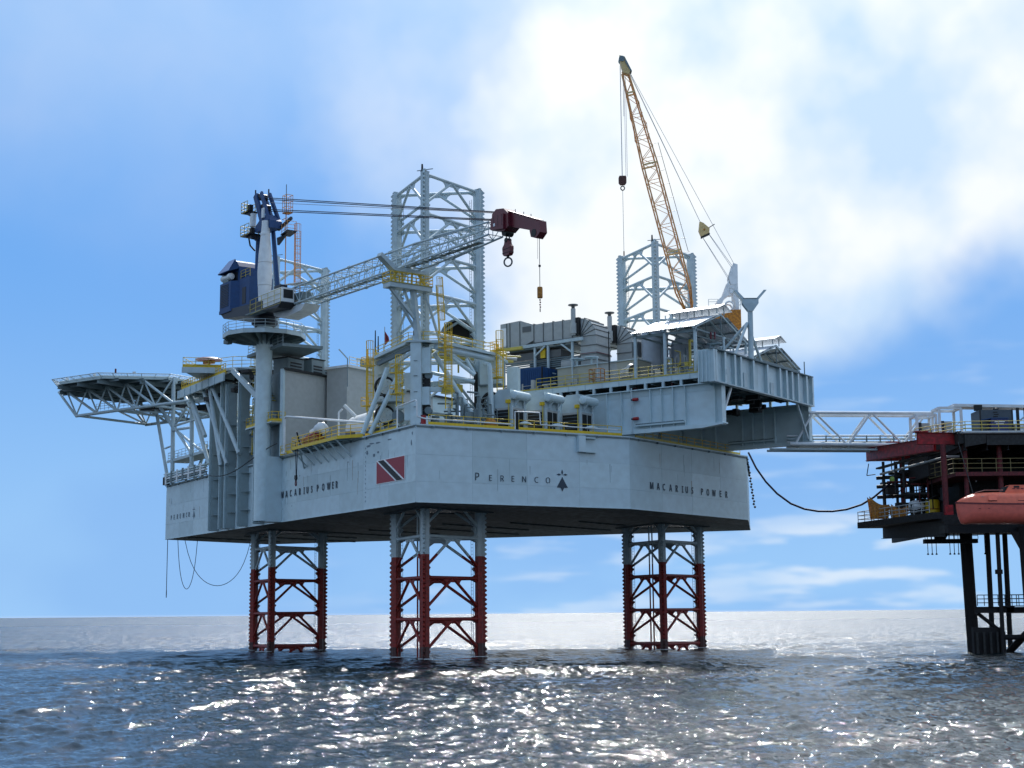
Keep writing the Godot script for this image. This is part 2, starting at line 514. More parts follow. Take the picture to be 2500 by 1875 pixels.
func words(s: String, mat_: String, at: Array, a: Vector2, b: Vector2, y: float, high: float, rev: bool, stretch := 1.0, font := "Droid Sans", weight := 400) -> void:
	# one letter at each distance along the face; u must run to the reader's right
	var u := (b - a).normalized(); var dir := V(u.x, 0, u.y)
	if rev: dir = -dir
	var k := 0
	for ch in s:
		if ch == " ": continue
		text(ch, mat_, along(a, b, at[k], y, 0.05), dir, high, null, font, weight, stretch)
		k += 1


func hull() -> void:
	thing("platform_hull", "huge pale grey box hull of the jack-up platform with painted flag and lettering", "platform hull", V(0, 16.75, 0))
	var loop := [PC, PK, PE, PB, PM, PL]
	var pts := []; var ptd := []
	for p: Vector2 in loop: pts.append(V(p.x, 16.75, p.y)); ptd.append(V(p.x, 24.93, p.y))
	var flat := PackedVector2Array(loop)
	for i in 14:
		for j in 2:
			var x0 := -72.0 + i * 6.6; var z0 := -66.0 + j * 42.0
			var bits := Geometry2D.intersect_polygons(flat, PackedVector2Array([Vector2(x0, z0), Vector2(x0 + 6.57, z0), Vector2(x0 + 6.57, z0 + 41.97), Vector2(x0, z0 + 41.97)]))
			for bit in bits:
				var q := []
				for v in bit: q.append(V(v.x, 16.75, v.y))
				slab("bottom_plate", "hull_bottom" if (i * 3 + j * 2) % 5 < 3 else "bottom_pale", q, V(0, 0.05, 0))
	slab("deck_plating", "grey_dark", ptd, V(0, 0.05, 0))
	for c: Vector2 in [Vector2.ZERO, Vector2(-42.66, -20.28), Vector2(4.86, -44.78)]:
		var tri_ := []
		for q: Vector2 in chord_spots(c): tri_.append(V(c.x + (q.x - c.x) * 1.3, 16.68, c.y + (q.y - c.y) * 1.3))
		slab("leg_well", "black", tri_, V(0, 0.05, 0))
		for k in 3: beam("well_rim", "hull_bottom", tri_[k], tri_[(k + 1) % 3], 0.35, 0.2)
	for i in 9: tube("bottom_pipe", "bottom_pale", V(-62.0 + i * 8.0, 16.66, -20.0 - (i % 3) * 4.0), V(-62.0 + i * 8.0, 16.66, -40.0 - (i % 2) * 9.0), 0.1, -1, 6)
	var g := Geo.new()
	for i in 6:
		var a: Vector2 = loop[i]; var b: Vector2 = loop[(i + 1) % 6]; var L := a.distance_to(b)
		g.quad(along(a, b, 0, 16.79, -0.03), along(a, b, L, 16.79, -0.03), along(a, b, L, 24.9, -0.03), along(a, b, 0, 24.9, -0.03), along(a, b, L * 0.5, 20, 1) - along(a, b, L * 0.5, 20))
	fin(g, "inner_shell", "hull_dull")
	rng.seed = 41
	for i in 6:
		var a: Vector2 = loop[i]; var b: Vector2 = loop[(i + 1) % 6]; var L := a.distance_to(b)
		var k := roundi(L / 6.8); var w := L / k
		var ys := [16.76, 19.0, 21.9, 24.95]
		for j in k:
			for q in 3:
				var o := along(a, b, j * w, 0, 0.0); var e := 0.008
				var nn := along(a, b, j * w, 0, 1.0) - o
				var t: String = ["hull", "hull", "hull_pale", "hull_dull"][rng.randi() % 4]
				var lift := nn * rng.randf_range(0.0, 0.012)
				var p0 := along(a, b, j * w + e, ys[q] + e) + lift; var p1 := along(a, b, (j + 1) * w - e, ys[q] + e) + lift
				var up := V(0, ys[q + 1] - ys[q] - 2 * e, 0)
				slab("side_plate", t, [p0, p1, p1 + up, p0 + up], -nn * 0.03)
		# the lip along the top edge, and its brackets
		beam("top_lip", "grey", along(a, b, 0.0, 25.04, 0.1), along(a, b, L, 25.04, 0.1), 0.22, 0.16)
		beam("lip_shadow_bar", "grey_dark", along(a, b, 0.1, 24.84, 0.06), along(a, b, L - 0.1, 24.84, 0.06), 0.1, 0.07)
		beam("bilge_strip", "hull_pale", along(a, b, 0.05, 16.8, 0.06), along(a, b, L - 0.05, 16.8, 0.06), 0.05, 0.1)
		for j in int(L / 4.2): box("lip_bracket", "grey_dark", along(a, b, 2.0 + j * 4.2, 24.86, 0.16), V(0.22, 0.2, 0.22))
	# names on the sides
	words("P", "letters", [7.14], PC, PK, 19.34, 0.83, false, 1.0)
	words("ERENCO", "letters", [8.86, 10.28, 11.68, 13.02, 14.6, 16.05], PC, PK, 19.34, 0.64, false, 1.05)
	words("MACARIUS POWER", "letters", [4.38, 5.92, 7.3, 8.82, 10.35, 11.85, 12.75, 14.18, 16.6, 18.0, 19.4, 21.4, 22.9], PK, PE, 19.32, 0.82, false, 0.92, "Droid Sans", 700)
	words("MACARIUS POWER", "letters", [38.0, 36.55, 35.1, 33.6, 32.1, 30.65, 29.7, 28.3, 26.5, 24.9, 23.4, 21.9, 20.85], PC, PL, 19.8, 0.85, true, 0.9, "Droid Sans", 700)
	words("PERENCO", "letters_faded", [83.1, 81.7, 80.2, 78.75, 77.35, 75.9, 74.8], PC, PL, 19.6, 0.72, true, 1.0, "Droid Sans", 700)
	emblem(PC, PK, 18.2, 18.48, 1.0, "letters", false)
	emblem(PC, PL, 72.3, 19.2, 0.72, "letters_faded", true)
	# flag on the port side
	var s0 := 9.58; var s1 := 2.6; var y0 := 19.43; var y1 := 21.95
	var fl := func(s: float, y: float, o: float) -> Vector3: return along(PC, PL, lerpf(s0, s1, s), lerpf(y0, y1, y), o)
	var out := along(PC, PL, 5, 0, 1) - along(PC, PL, 5, 0)
	slab("flag_border", "flag_white", [fl.call(-0.02, -0.03, 0.03), fl.call(1.02, -0.03, 0.03), fl.call(1.02, 1.03, 0.03), fl.call(-0.02, 1.03, 0.03)], out * 0.02)
	slab("flag_field", "flag_red", [fl.call(0, 0, 0.05), fl.call(1, 0, 0.05), fl.call(1, 1, 0.05), fl.call(0, 1, 0.05)], out * 0.02)
	slab("flag_white_band", "flag_white", [fl.call(0, 1, 0.07), fl.call(0.32, 1, 0.07), fl.call(1, 0, 0.07), fl.call(0.68, 0, 0.07)], out * 0.02)
	slab("flag_black_band", "black", [fl.call(0.06, 1, 0.09), fl.call(0.26, 1, 0.09), fl.call(0.94, 0, 0.09), fl.call(0.74, 0, 0.09)], out * 0.02)
	# draught marks, worn
	for i in 13: text(["8", "6", "4", "2", "9", "0", "3"][i % 7], "letters_faded", along(PC, PL, 12.6, 17.6 + i * 0.5, 0.05), -V((PL - PC).normalized().x, 0, (PL - PC).normalized().y), 0.2)
	# scraped paint on the port side
	for s in [[11.8, 23.9, 1.1, 0.3], [11.0, 24.1, 1.6, 0.22], [9.3, 24.05, 1.4, 0.2], [12.2, 23.2, 0.5, 0.5], [10.4, 22.75, 0.6, 0.45], [9.3, 22.95, 0.5, 0.3], [1.0, 23.2, 0.35, 0.8], [6.4, 24.1, 1.2, 0.14], [0.8, 24.2, 0.3, 0.4], [32.0, 22.2, 0.25, 0.2], [34.5, 18.6, 0.3, 0.1], [37.5, 18.4, 0.35, 0.1], [17.4, 22.6, 0.5, 0.12]]:
		var p := []
		for i in 7:
			var t := TAU * i / 7.0; var rr := 0.5 * (0.6 + 0.5 * rng.randf())
			p.append(along(PC, PL, s[0] + cos(t) * rr * s[2], s[1] + sin(t) * rr * s[3], 0.02))
		slab("paint_scrape", "letters_faded", p, out * 0.015)
	# streaks of dirt under the lip and at seams, mostly on the port side
	for i in 46:
		var bow := i % 3 != 0
		var fa := PC; var fb := PL if bow else (PK if i % 2 else PC)
		if not bow and i % 2 == 0: fa = PK; fb = PE
		var ss := rng.randf_range(2.0, 42.0) if bow else rng.randf_range(2.0, 26.0)
		if i % 7 == 1: fa = PC; fb = PL; ss = rng.randf_range(67.0, 84.0)
		var y1_ := rng.randf_range(20.0, 24.7); var hh := rng.randf_range(0.5, 2.4); var ww := rng.randf_range(0.02, 0.07)
		var oo := along(fa, fb, ss, 0, 1) - along(fa, fb, ss, 0)
		slab("dirt_streak", "stain" if i % 4 else "rust_stain", [along(fa, fb, ss - ww, y1_, 0.016), along(fa, fb, ss + ww, y1_, 0.016), along(fa, fb, ss + ww * 0.3, y1_ - hh, 0.016), along(fa, fb, ss - ww * 0.3, y1_ - hh, 0.016)], oo * 0.008)
	# box fairlead on the stern quarter
	var cf := func(s: float, y: float, o: float) -> Vector3: return along(PC, PK, s, y, o)
	var on := along(PC, PK, 5, 0, 1) - along(PC, PK, 5, 0)
	slab("bracket_post", "hull", [cf.call(20.2, 23.0, 0.03), cf.call(21.1, 23.0, 0.03), cf.call(21.1, 24.85, 0.03), cf.call(20.2, 24.85, 0.03)], on * 0.5)
	for y in [24.55, 22.95]: slab("bracket_shelf", "hull_dull", [cf.call(21.1, y, 0.03), cf.call(22.7, y, 0.03), cf.call(22.5, y, 0.45), cf.call(21.1, y, 0.5)], V(0, 0.14, 0))
	# upright box columns on the bow half of the port side, carrying on above the deck
	for f in [[61.6, 37.6], [57.3, 37.4], [55.2, 36.8], [50.2, 37.4], [44.1, 36.4]]:
		var top: float = f[1]; var pp := []
		for c in [[f[0] - 0.3, 0.02], [f[0] + 0.3, 0.02], [f[0] + 0.3, 1.25], [f[0] - 0.3, 1.25]]: pp.append(along(PC, PL, c[0], 16.85, c[1]))
		slab("side_column", "column_grey", pp, V(0, top - 16.85, 0))
		beam("column_flange", "hull_pale", along(PC, PL, f[0], 16.85, 1.3), along(PC, PL, f[0], top, 1.3), 0.75, 0.09)
		for y in [19.0, 21.5, 24.0, 27.5, 31.0]: slab("column_web", "column_grey", [along(PC, PL, f[0] - 0.32, y, 0.1), along(PC, PL, f[0] - 0.32, y, 1.2), along(PC, PL, f[0] - 1.2, y, 0.1)], V(0, 0.05, 0))
	# swallow boxes where the legs pass
	

func emblem(a: Vector2, b: Vector2, s: float, y: float, k: float, m: String, rev: bool) -> void:
	var sg := -1.0 if rev else 1.0
	var out := along(a, b, s, 0, 1) - along(a, b, s, 0)
	var e := func(x: float, yy: float) -> Vector3: return along(a, b, s + sg * x * k, y + yy * k, 0.05)
	slab("emblem_cone", m, [e.call(0, 1.62), e.call(0.72, 0.42), e.call(0.24, 0.42), e.call(0, 0), e.call(-0.24, 0.42), e.call(-0.72, 0.42)], out * 0.015)
	for q in [[0, 2.42, 0, 2.12, 0.1, 0.33], [0.42, 1.88, 0.1, 0, 0.3, 0.1], [-0.42, 1.88, 0.1, 0, 0.3, 0.1]]:
		var w: float = 0.13 if q[0] == 0 else 0.30; var h: float = 0.32 if q[0] == 0 else 0.12
		var cy: float = 2.14 if q[0] == 0 else 1.88
		slab("emblem_drop", m, [e.call(q[0] - w, cy), e.call(q[0], cy + h), e.call(q[0] + w, cy), e.call(q[0], cy - h)], out * 0.015)


func chord_spots(c: Vector2) -> Array:
	var o := []
	for k in 3:
		var t := deg_to_rad(-6.5 + 120.0 * (k - 1)); var w := V(sin(t), 0, cos(t)) * 5.658
		var q := rig.basis.inverse() * w
		o.append(Vector2(c.x + q.x, c.y + q.z))
	return o


func split_tube(called: String, a: Vector3, b: Vector3, r: float, line: float) -> void:
	# grey above the paint line, red below
	if maxf(a.y, b.y) <= line: tube(called, "leg_red", a, b, r)
	elif minf(a.y, b.y) >= line: tube(called, "grey", a, b, r)
	else:
		var m := a.lerp(b, (line - a.y) / (b.y - a.y))
		tube(called, "grey" if a.y > b.y else "leg_red", a, m, r)
		tube(called, "leg_red" if a.y > b.y else "grey", m, b, r)


func leg(c: Vector2, bay: float, label: String, seed_: int) -> void:
	thing("lattice_tower", label, "lattice tower", V(c.x, -6, c.y), "three lattice towers that carry the platform")
	var ch := chord_spots(c); var line := 11.6; var top := 55.3
	for k in 3:
		var p: Vector2 = ch[k]; var d := (p - c).normalized(); var s := Vector2(-d.y, d.x)
		for part in [["leg_wet", -6.0, 1.3 + 0.2 * k], ["leg_red", 1.3 + 0.2 * k, line], ["grey", line, top]]:
			var y0: float = part[1]; var y1: float = part[2]; var h := V(0, y1 - y0, 0)
			var P3 := func(o: float, w: float) -> Vector3: return V(p.x + d.x * o + s.x * w, y0, p.y + d.y * o + s.y * w)
			slab("chord", part[0], [P3.call(0.42, 0.16), P3.call(0.1, 0.5), P3.call(-0.38, 0.44), P3.call(-0.46, 0.2), P3.call(-0.46, -0.2), P3.call(-0.38, -0.44), P3.call(0.1, -0.5), P3.call(0.42, -0.16)], h)
			# the toothed rack that the jacking pinions climb
			var g := Geo.new()
			g.box(V(p.x + d.x * 0.5, (y0 + y1) * 0.5, p.y + d.y * 0.5), V(0.3, y1 - y0, 0.2), Basis(V(d.x, 0, d.y), Vector3.UP, V(d.x, 0, d.y).cross(Vector3.UP)))
			var y := y0 + 0.26
			while y < y1 - 0.2:
				var t := []
				for q in [[0.63, -0.25], [0.70, -0.2], [0.9, -0.05], [0.9, 0.05], [0.70, 0.2], [0.63, 0.25]]: t.append(V(p.x + d.x * q[0] - s.x * 0.1, y + q[1], p.y + d.y * q[0] - s.y * 0.1))
				g.slab(t, V(s.x, 0, s.y) * 0.2)
				y += 0.52
			fin(g, "rack", part[0], null, "stuff")
		var cp := V(p.x, top, p.y)
		box("top_bracket", "grey", cp + V(d.x * 0.3, 0.1, d.y * 0.3), V(0.3, 0.35, 0.3))
		box("chord_cap", "grey_dark", cp + V(0, 0.03, 0), V(0.8, 0.05, 0.8))
	var lev := int((55.05 + 5.0) / bay)
	for i in lev + 1:
		var y := 55.05 - i * bay
		for f in 3:
			var a2: Vector2 = ch[f]; var b2: Vector2 = ch[(f + 1) % 3]
			var a := V(a2.x, y, a2.y); var b := V(b2.x, y, b2.y); var m := (a + b) * 0.5
			var u := (b - a).normalized(); var nn := u.cross(Vector3.UP) * 0.09
			var tone := "grey" if y > line else "leg_red"
			split_tube("horizontal_brace", a, b, 0.2, line)
			if y - bay * 0.78 < -6.0: continue
			for e in [[a, 1.0], [b, -1.0]]:
				var low: Vector3 = e[0] - V(0, bay * 0.76, 0); var sg: float = e[1]
				split_tube("diagonal_brace", m, low, 0.17, line)
				var nx := y - bay
				# the node plate from the diagonal's foot to the next level, with curved inner edge
				var g := []
				for q in [[0.3, nx + bay * 0.40], [0.55, nx + bay * 0.30], [0.95, nx + bay * 0.24], [0.62, nx + bay * 0.17], [0.56, nx + bay * 0.1], [0.66, nx + 0.36], [0.9, nx + 0.22], [1.25, nx + 0.14], [0.3, nx]]:
					g.append(V(e[0].x, q[1], e[0].z) + u * sg * q[0] - nn * 0.5)
				slab("gusset", "grey" if nx > line else "leg_red", g, nn)
				g = []
				for q in [[0.3, 0.05], [0.3, -0.75], [0.55, -0.45], [0.9, -0.25], [1.35, -0.15], [1.35, 0.0]]:
					g.append(e[0] + u * sg * q[0] + V(0, q[1], 0) - nn * 0.5)
				slab("gusset", tone, g, nn)
			var g2 := []
			for q in [[-2.1, 0.0], [-2.0, -0.14], [-1.6, -0.22], [-1.3, -0.42], [-1.15, -0.78], [-0.72, -0.62], [-0.4, -0.5], [0.4, -0.5], [0.72, -0.62], [1.15, -0.78], [1.3, -0.42], [1.6, -0.22], [2.0, -0.14], [2.1, 0.0]]:
				g2.append(m + u * q[0] + V(0, q[1], 0) - nn * 0.5)
			slab("apex_plate", tone, g2, nn)
	# white water at each chord
	var foam := noise(0.8, 2, 40 + seed_)
	for k in 3:
		for j in 3:
			var p := []; var fr := rng.randf_range(0.35, 0.7); var at := V(ch[k].x + rng.randf_range(-0.9, 0.9), 0.16, ch[k].y + rng.randf_range(0.2, 1.5))
			for i in 9: p.append(at + V(cos(TAU * i / 9.0), 0, sin(TAU * i / 9.0)) * fr * (1.0 + 0.9 * foam.get_noise_2d(i * 3.0, j + k * 7.0)))
			slab("foam_patch", "white", p, V(0, 0.06, 0))
	# pipes and a ladder hanging inside
	var ctr := V(c.x, 0, c.y)
	for q in [[-1.6, 0.9], [-0.9, 1.3]]:
		var at := ctr + V(q[0], 0, q[1])
		tube("inner_pipe", "leg_red", at + V(0, -5, 0), at + V(0, 11.5, 0), 0.1, -1, 6)
		tube("inner_pipe", "grey", at + V(0, 11.5, 0), at + V(0, 17, 0), 0.1, -1, 6)
	for f in 2:
		var p: Vector2 = ch[f * 2].lerp(c, 0.16)
		var side := V(0.22, 0, 0.1)
		var q := V(p.x, 0, p.y)
		for s in [-1.0, 1.0]: tube("ladder_stile", "grey_dark", q + side * s + V(0, -3, 0), q + side * s + V(0, 54, 0), 0.03, -1, 4)
		var g := Geo.new()
		for i in 150: g.tube(q - side + V(0, -3 + i * 0.38, 0), q + side + V(0, -3 + i * 0.38, 0), 0.02, -1, 3, false)
		fin(g, "ladder_rungs", "grey_dark", null, "stuff")
	if seed_ != 2: tube("navigation_lantern_post", "black", V(ch[1].x - 0.4, 55.4, ch[1].y), V(ch[1].x - 0.4, 56.3, ch[1].y), 0.14, 0.1, 8)
	beam("top_bar", "grey_dark", V(ch[1].x - 1.0, 55.55, ch[1].y + 0.2), V(ch[1].x + 1.0, 55.55, ch[1].y - 0.2), 0.08, 0.08)

# ---------------- the blue and white pedestal crane; x runs along its boom, z to the boat's side
func crane() -> void:
	frame = rig
	thing("crane_pedestal", "tall round grey column on the port side that carries the blue crane", "crane pedestal", V(-29.5, 16.9, -2.9))
	slab("sponson", "hull", [along(PC, PL, 37.9, 16.8, 0.02), along(PC, PL, 40.2, 16.8, 0.02), along(PC, PL, 40.2, 16.8, 2.2), along(PC, PL, 37.9, 16.8, 2.2)], V(0, 8.3, 0))
	lathe("column", "hull_pale", V(-29.5, 16.9, -2.4), [Vector2(1.04, 0), Vector2(1.04, 22.3), Vector2(1.1, 22.3), Vector2(1.1, 22.5), Vector2(1.04, 22.5), Vector2(1.04, 25.6)], 24)
	for y in [22.3, 28.5, 35.0]: lathe("weld_ring", "hull", V(-29.5, y, -2.4), [Vector2(1.045, 0), Vector2(1.06, 0.03), Vector2(1.045, 0.06)], 24)
	# the round walkway under the crane: twelve-sided, rim plate, ribs below, handrail
	var c := V(-29.5, 40.55, -2.4); var pts := []; var low := []
	for i in 12:
		var t := TAU * (i + 0.5) / 12.0
		pts.append(c + V(cos(t) * 5.3, 0.35, sin(t) * 5.3)); low.append(c + V(cos(t) * 5.3, 0.0, sin(t) * 5.3))
	slab("walkway_floor", "grey_dark", pts, V(0, 0.06, 0))
	var g := Geo.new()
	for i in 12:
		var a: Vector3 = low[i]; var b: Vector3 = low[(i + 1) % 12]
		g.beam(a.lerp(b, 0.003) + V(0, 0.1, 0), b.lerp(a, 0.003) + V(0, 0.1, 0), 0.08, 0.52)
	fin(g, "rim_plate", "grey")
	for i in 12:
		var t := TAU * i / 12.0; var d := V(cos(t), 0, sin(t))
		slab("rib", "grey_dark", [c + d * 1.05 + V(0, 0.3, 0), c + d * 5.1 + V(0, 0.3, 0), c + d * 5.1 + V(0, 0.0, 0), c + d * 1.05 + V(0, -0.95, 0)], d.cross(Vector3.UP) * 0.06)
	for i in 12: pts[i] += V(0, 0.06, 0)
	rails(pts, "grey", 1.15, 3, 1.4, 0.035, "", true)
	box("walkway_drip_box", "grey_dark", c + V(-4.6, -0.3, 2.0), V(0.8, 0.5, 0.8))
	frame = rig * Transform3D(Basis(Vector3.UP, deg_to_rad(-18.2)), V(-29.5, 0, -2.4))
	thing("pedestal_crane", "blue and white pedestal crane with long grey lattice boom and maroon boom tip", "crane", V(0, 42.2, 0))
	lathe("slew_ring", "navy_dark", V(0, 42.0, 0), [Vector2(0, 0), Vector2(1.25, 0), Vector2(1.7, 0.35), Vector2(1.7, 0.8), Vector2(1.35, 0.9), Vector2(1.35, 1.6), Vector2(2.2, 2.2), Vector2(2.2, 2.6), Vector2(0, 2.6)], 24)
	# turntable: dark underside running from the machinery house to the boom foot
	slab("turntable", "navy_dark", [V(-8.6, 44.9, 2.1), V(-7.6, 44.1, 2.1), V(-2.2, 43.6, 2.1), V(1.5, 43.3, 2.1), V(4.5, 44.0, 2.1), V(4.5, 44.6, 2.1), V(-8.6, 45.3, 2.1)], V(0, 0, -4.2))
	var hs := [V(-8.7, 45.2, 2.2), V(-5.6, 45.2, 2.2), V(-4.7, 45.2, 1.3), V(-4.7, 45.2, -2.2), V(-8.7, 45.2, -2.2)]
	var house := slab("machinery_house", "navy", hs, V(0, 3.7, 0))
	for i in 14: box("louvre", "navy_dark", V(-7.3, 45.7 + i * 0.22, 2.235), V(2.3, 0.09, 0.07), house)
	for i in 9: box("louvre", "navy_dark", V(-4.665, 46.0 + i * 0.3, -0.4), V(0.07, 0.13, 2.3), house)
	slab("house_skirt", "navy", [V(-8.75, 44.8, 2.25), V(-5.55, 44.8, 2.25), V(-4.65, 44.8, 1.3), V(-4.65, 44.8, -2.25), V(-8.75, 44.8, -2.25)], V(0, 0.45, 0))
	# rounded cowl over the air intake, open on the boat's side
	slab("cowl", "navy", [V(-8.6, 48.9, 1.3), V(-8.6, 50.9, 1.3), V(-8.2, 51.7, 1.3), V(-7.4, 52.0, 1.3), V(-6.4, 51.95, 1.3), V(-5.6, 51.6, 1.3), V(-5.0, 50.9, 1.3), V(-4.75, 50.1, 1.3), V(-4.7, 48.9, 1.3)], V(0, 0, -2.8))
	slab("cowl_hood", "navy", [V(-8.8, 50.2, 2.5), V(-5.6, 50.2, 2.5), V(-6.1, 52.0, 1.3), V(-8.0, 52.0, 1.3)], V(0, 0.1, 0.03))
	slab("hood_side", "navy", [V(-5.6, 50.2, 2.5), V(-6.1, 52.0, 1.3), V(-5.0, 50.6, 1.3)], V(0.06, 0, 0.03)); slab("hood_side", "navy", [V(-8.8, 50.2, 2.5), V(-8.0, 52.0, 1.3), V(-8.7, 50.2, 1.3)], V(-0.05, 0, 0))
	box("intake_mouth", "navy_dark", V(-6.8, 49.6, 1.33), V(3.0, 1.2, 0.05))
	lathe("silencer", "white", V(-8.4, 49.6, 1.95), [Vector2(0, 0), Vector2(0.42, 0.05), Vector2(0.5, 0.35), Vector2(0.34, 0.7), Vector2(0.34, 1.9), Vector2(0.5, 2.2), Vector2(0.42, 2.6), Vector2(0, 2.7)], 16, null, Basis(V(0, 1, 0), V(1, 0, 0), V(0, 0, -1)))
	box("silencer_stand", "grey_dark", V(-7.1, 49.1, 1.95), V(1.6, 0.35, 0.5))
	box("winch_house", "navy", V(-3.2, 46.9, -0.3), V(2.9, 4.2, 3.4))
	box("winch_house_door", "navy_dark", V(-3.2, 46.6, 1.42), V(1.0, 2.2, 0.05))
	box("house_roof_step", "navy", V(-3.4, 49.4, -0.6), V(2.2, 0.9, 2.4))
	rails([V(-4.4, 49.0, 1.3), V(-1.8, 49.0, 1.3)], "cream_yellow", 1.1, 3, 1.3)
	# white tapered mast and the blue frame behind it
	lathe("mast", "white", V(1.75, 44.4, 1.0), [Vector2(0.72, 0), Vector2(0.82, 1.5), Vector2(0.97, 4.2), Vector2(0.86, 6.5), Vector2(0.62, 9.2), Vector2(0.66, 9.3), Vector2(0.66, 9.55), Vector2(0.58, 9.7), Vector2(0.5, 10.6), Vector2(0.5, 11.2), Vector2(0, 11.2)], 22)
	for y in [47.0, 50.0]: lathe("mast_seam", "warm_grey", V(1.75, y, 1.0), [Vector2(0.93, 0), Vector2(0.945, 0.03), Vector2(0.93, 0.06)], 22)
	tube("mast_leg", "navy", V(-3.6, 46.0, -0.9), V(-3.0, 54.6, -0.7), 0.62, 0.55, 12); lathe("leg_collar", "navy", V(-3.05, 54.2, -0.7), [Vector2(0.55, 0), Vector2(0.75, 0.1), Vector2(0.75, 0.5), Vector2(0.55, 0.6)], 12)
	fin(Geo.new().path([V(-3.9, 53.0, -0.4), V(-4.5, 53.8, 0.0), V(-4.6, 55.0, 0.2)], 0.12, 6), "leg_hose", "black")
	tube("mast_stay", "navy", V(1.7, 45.8, -1.0), V(0.4, 55.0, -0.8), 0.34, 0.28, 10); tube("stay_foot", "navy", V(1.6, 45.2, -1.0), V(1.8, 46.6, -1.0), 0.5, -1, 10)
	for zz in [0.75, -0.75]:
		beam("head_leg", "navy", V(0.7, 55.2, zz), V(-2.0, 60.0, zz * 0.8), 0.34, 0.85)
		beam("head_strut", "navy", V(2.2, 55.6, zz), V(-0.4, 60.0, zz * 0.8), 0.3, 0.5)
		tube("mast_stud", "navy_dark", V(-2.0 + (0.0 if zz > 0 else 1.4), 60.0, zz * 0.8), V(-2.0 + (0.0 if zz > 0 else 1.4), 60.7, zz * 0.8), 0.1)
	slab("head_plate", "navy", [V(-1.6, 54.8, 0.85), V(2.9, 54.6, 0.85), V(2.7, 55.6, 0.85), V(1.6, 56.6, 0.85), V(0.2, 56.4, 0.85), V(-1.4, 55.6, 0.85)], V(0, 0, -1.7)); beam("head_cross", "navy", V(-0.4, 57.6, -0.8), V(-0.4, 57.6, 0.8), 0.4, 0.4)
	tube("head_sheave", "navy_dark", V(-1.2, 59.6, -0.6), V(-1.2, 59.6, 0.6), 0.45, -1, 14); tube("head_sheave", "navy_dark", V(-0.2, 58.0, -0.6), V(-0.2, 58.0, 0.6), 0.4, -1, 14)
	box("head_light", "white", V(0.9, 56.9, 0.95), V(0.6, 1.3, 0.2)); lathe("lamp_pot", "white", V(-2.6, 55.8, 0.6), [Vector2(0, 0), Vector2(0.42, 0.05), Vector2(0.42, 1.8), Vector2(0, 1.85)], 12)
	for pl in [[-3.6, 57.9, 0.6, 1.8, 1.6], [-2.8, 54.6, 0.7, 2.4, 2.0]]:
		var q := V(pl[0], pl[1], pl[2])
		slab("platform", "navy_dark", [q + V(-pl[3] / 2, 0, -pl[4] / 2), q + V(pl[3] / 2, 0, -pl[4] / 2), q + V(pl[3] / 2, 0, pl[4] / 2), q + V(-pl[3] / 2, 0, pl[4] / 2)], V(0, 0.12, 0))
		slab("platform_bracket", "navy_dark", [q + V(-0.6, 0, 0.5), q + V(1.0, 0, 0.5), q + V(1.0, -0.7, 0.5)], V(0, 0, -1.0))
		rails([q + V(pl[3] / 2, 0.1, -pl[4] / 2), q + V(-pl[3] / 2, 0.1, -pl[4] / 2), q + V(-pl[3] / 2, 0.1, pl[4] / 2), q + V(pl[3] / 2, 0.1, pl[4] / 2)], "cream_yellow", 1.3, 4, 1.0, 0.045)
		box("platform_gear", "black", q + V(0.8, 0.5, 0.3), V(0.6, 0.8, 0.5))
	slab("jib_platform", "navy_dark", [V(3.2, 53.6, -1.8), V(5.0, 53.9, -1.8), V(5.0, 53.9, -0.4), V(3.2, 53.6, -0.4)], V(0, 0.14, 0))
	beam("jib_arm", "navy_dark", V(2.2, 54.6, -0.6), V(5.2, 55.6, -0.9), 0.3, 0.35); slab("jib_bracket", "navy_dark", [V(1.8, 53.6, -0.9), V(4.2, 53.6, -0.9), V(2.0, 52.6, -0.9)], V(0, 0, 0.3))
	rails([V(3.4, 53.7, -0.45), V(4.95, 53.95, -0.45), V(4.95, 53.95, -1.75)], "rust_orange", 1.3, 3, 1.0)
	ladder("rust_orange", V(4.3, 45.0, -2.4), V(4.3, 54.2, -2.4), V(0.6, 0, 0.8), 0.7)
	tube("basket_pole", "rust_orange", V(2.4, 45.0, -1.6), V(2.4, 57.0, -1.6), 0.07); tube("whip_aerial", "wire", V(2.4, 57.0, -1.6), V(2.4, 60.8, -1.6), 0.05)
	box("top_basket", "rust_orange", V(2.8, 56.9, -1.6), V(1.1, 0.1, 0.9)); rails([V(2.25, 57, -1.15), V(3.35, 57, -1.15), V(3.35, 57, -2.05), V(2.25, 57, -2.05)], "rust_orange", 2.2, 5, 0.6, 0.04, "", true)
	# operator's cabin and the walkway beside the boom foot
	var cab := slab("operator_cabin", "white", [V(5.0, 43.3, 2.9), V(5.4, 43.1, 2.9), V(9.6, 43.0, 2.9), V(10.0, 43.4, 2.9), V(10.0, 45.2, 2.9), V(5.0, 45.3, 2.9)], V(0, 0, -1.7))
	slab("cabin_floor", "navy_dark", [V(4.7, 43.0, 3.1), V(9.2, 42.7, 3.1), V(10.1, 43.2, 3.1), V(10.1, 43.35, 3.1), V(4.7, 43.25, 3.1)], V(0, 0, -2.1))
	box("cabin_window", "black", V(10.02, 44.4, 2.05), V(0.05, 1.1, 1.3), cab)
	box("cabin_roof_unit", "navy_dark", V(7.6, 45.6, 1.8), V(1.6, 0.6, 1.0), cab)
	rails([V(1.5, 43.2, 2.9), V(5.0, 43.25, 3.1), V(10.0, 43.3, 3.1)], "cream_yellow", 1.7, 4, 1.6)
	box("boom_foot_walkway", "grey_dark", V(2.6, 43.2, 2.4), V(4.4, 0.12, 1.2))
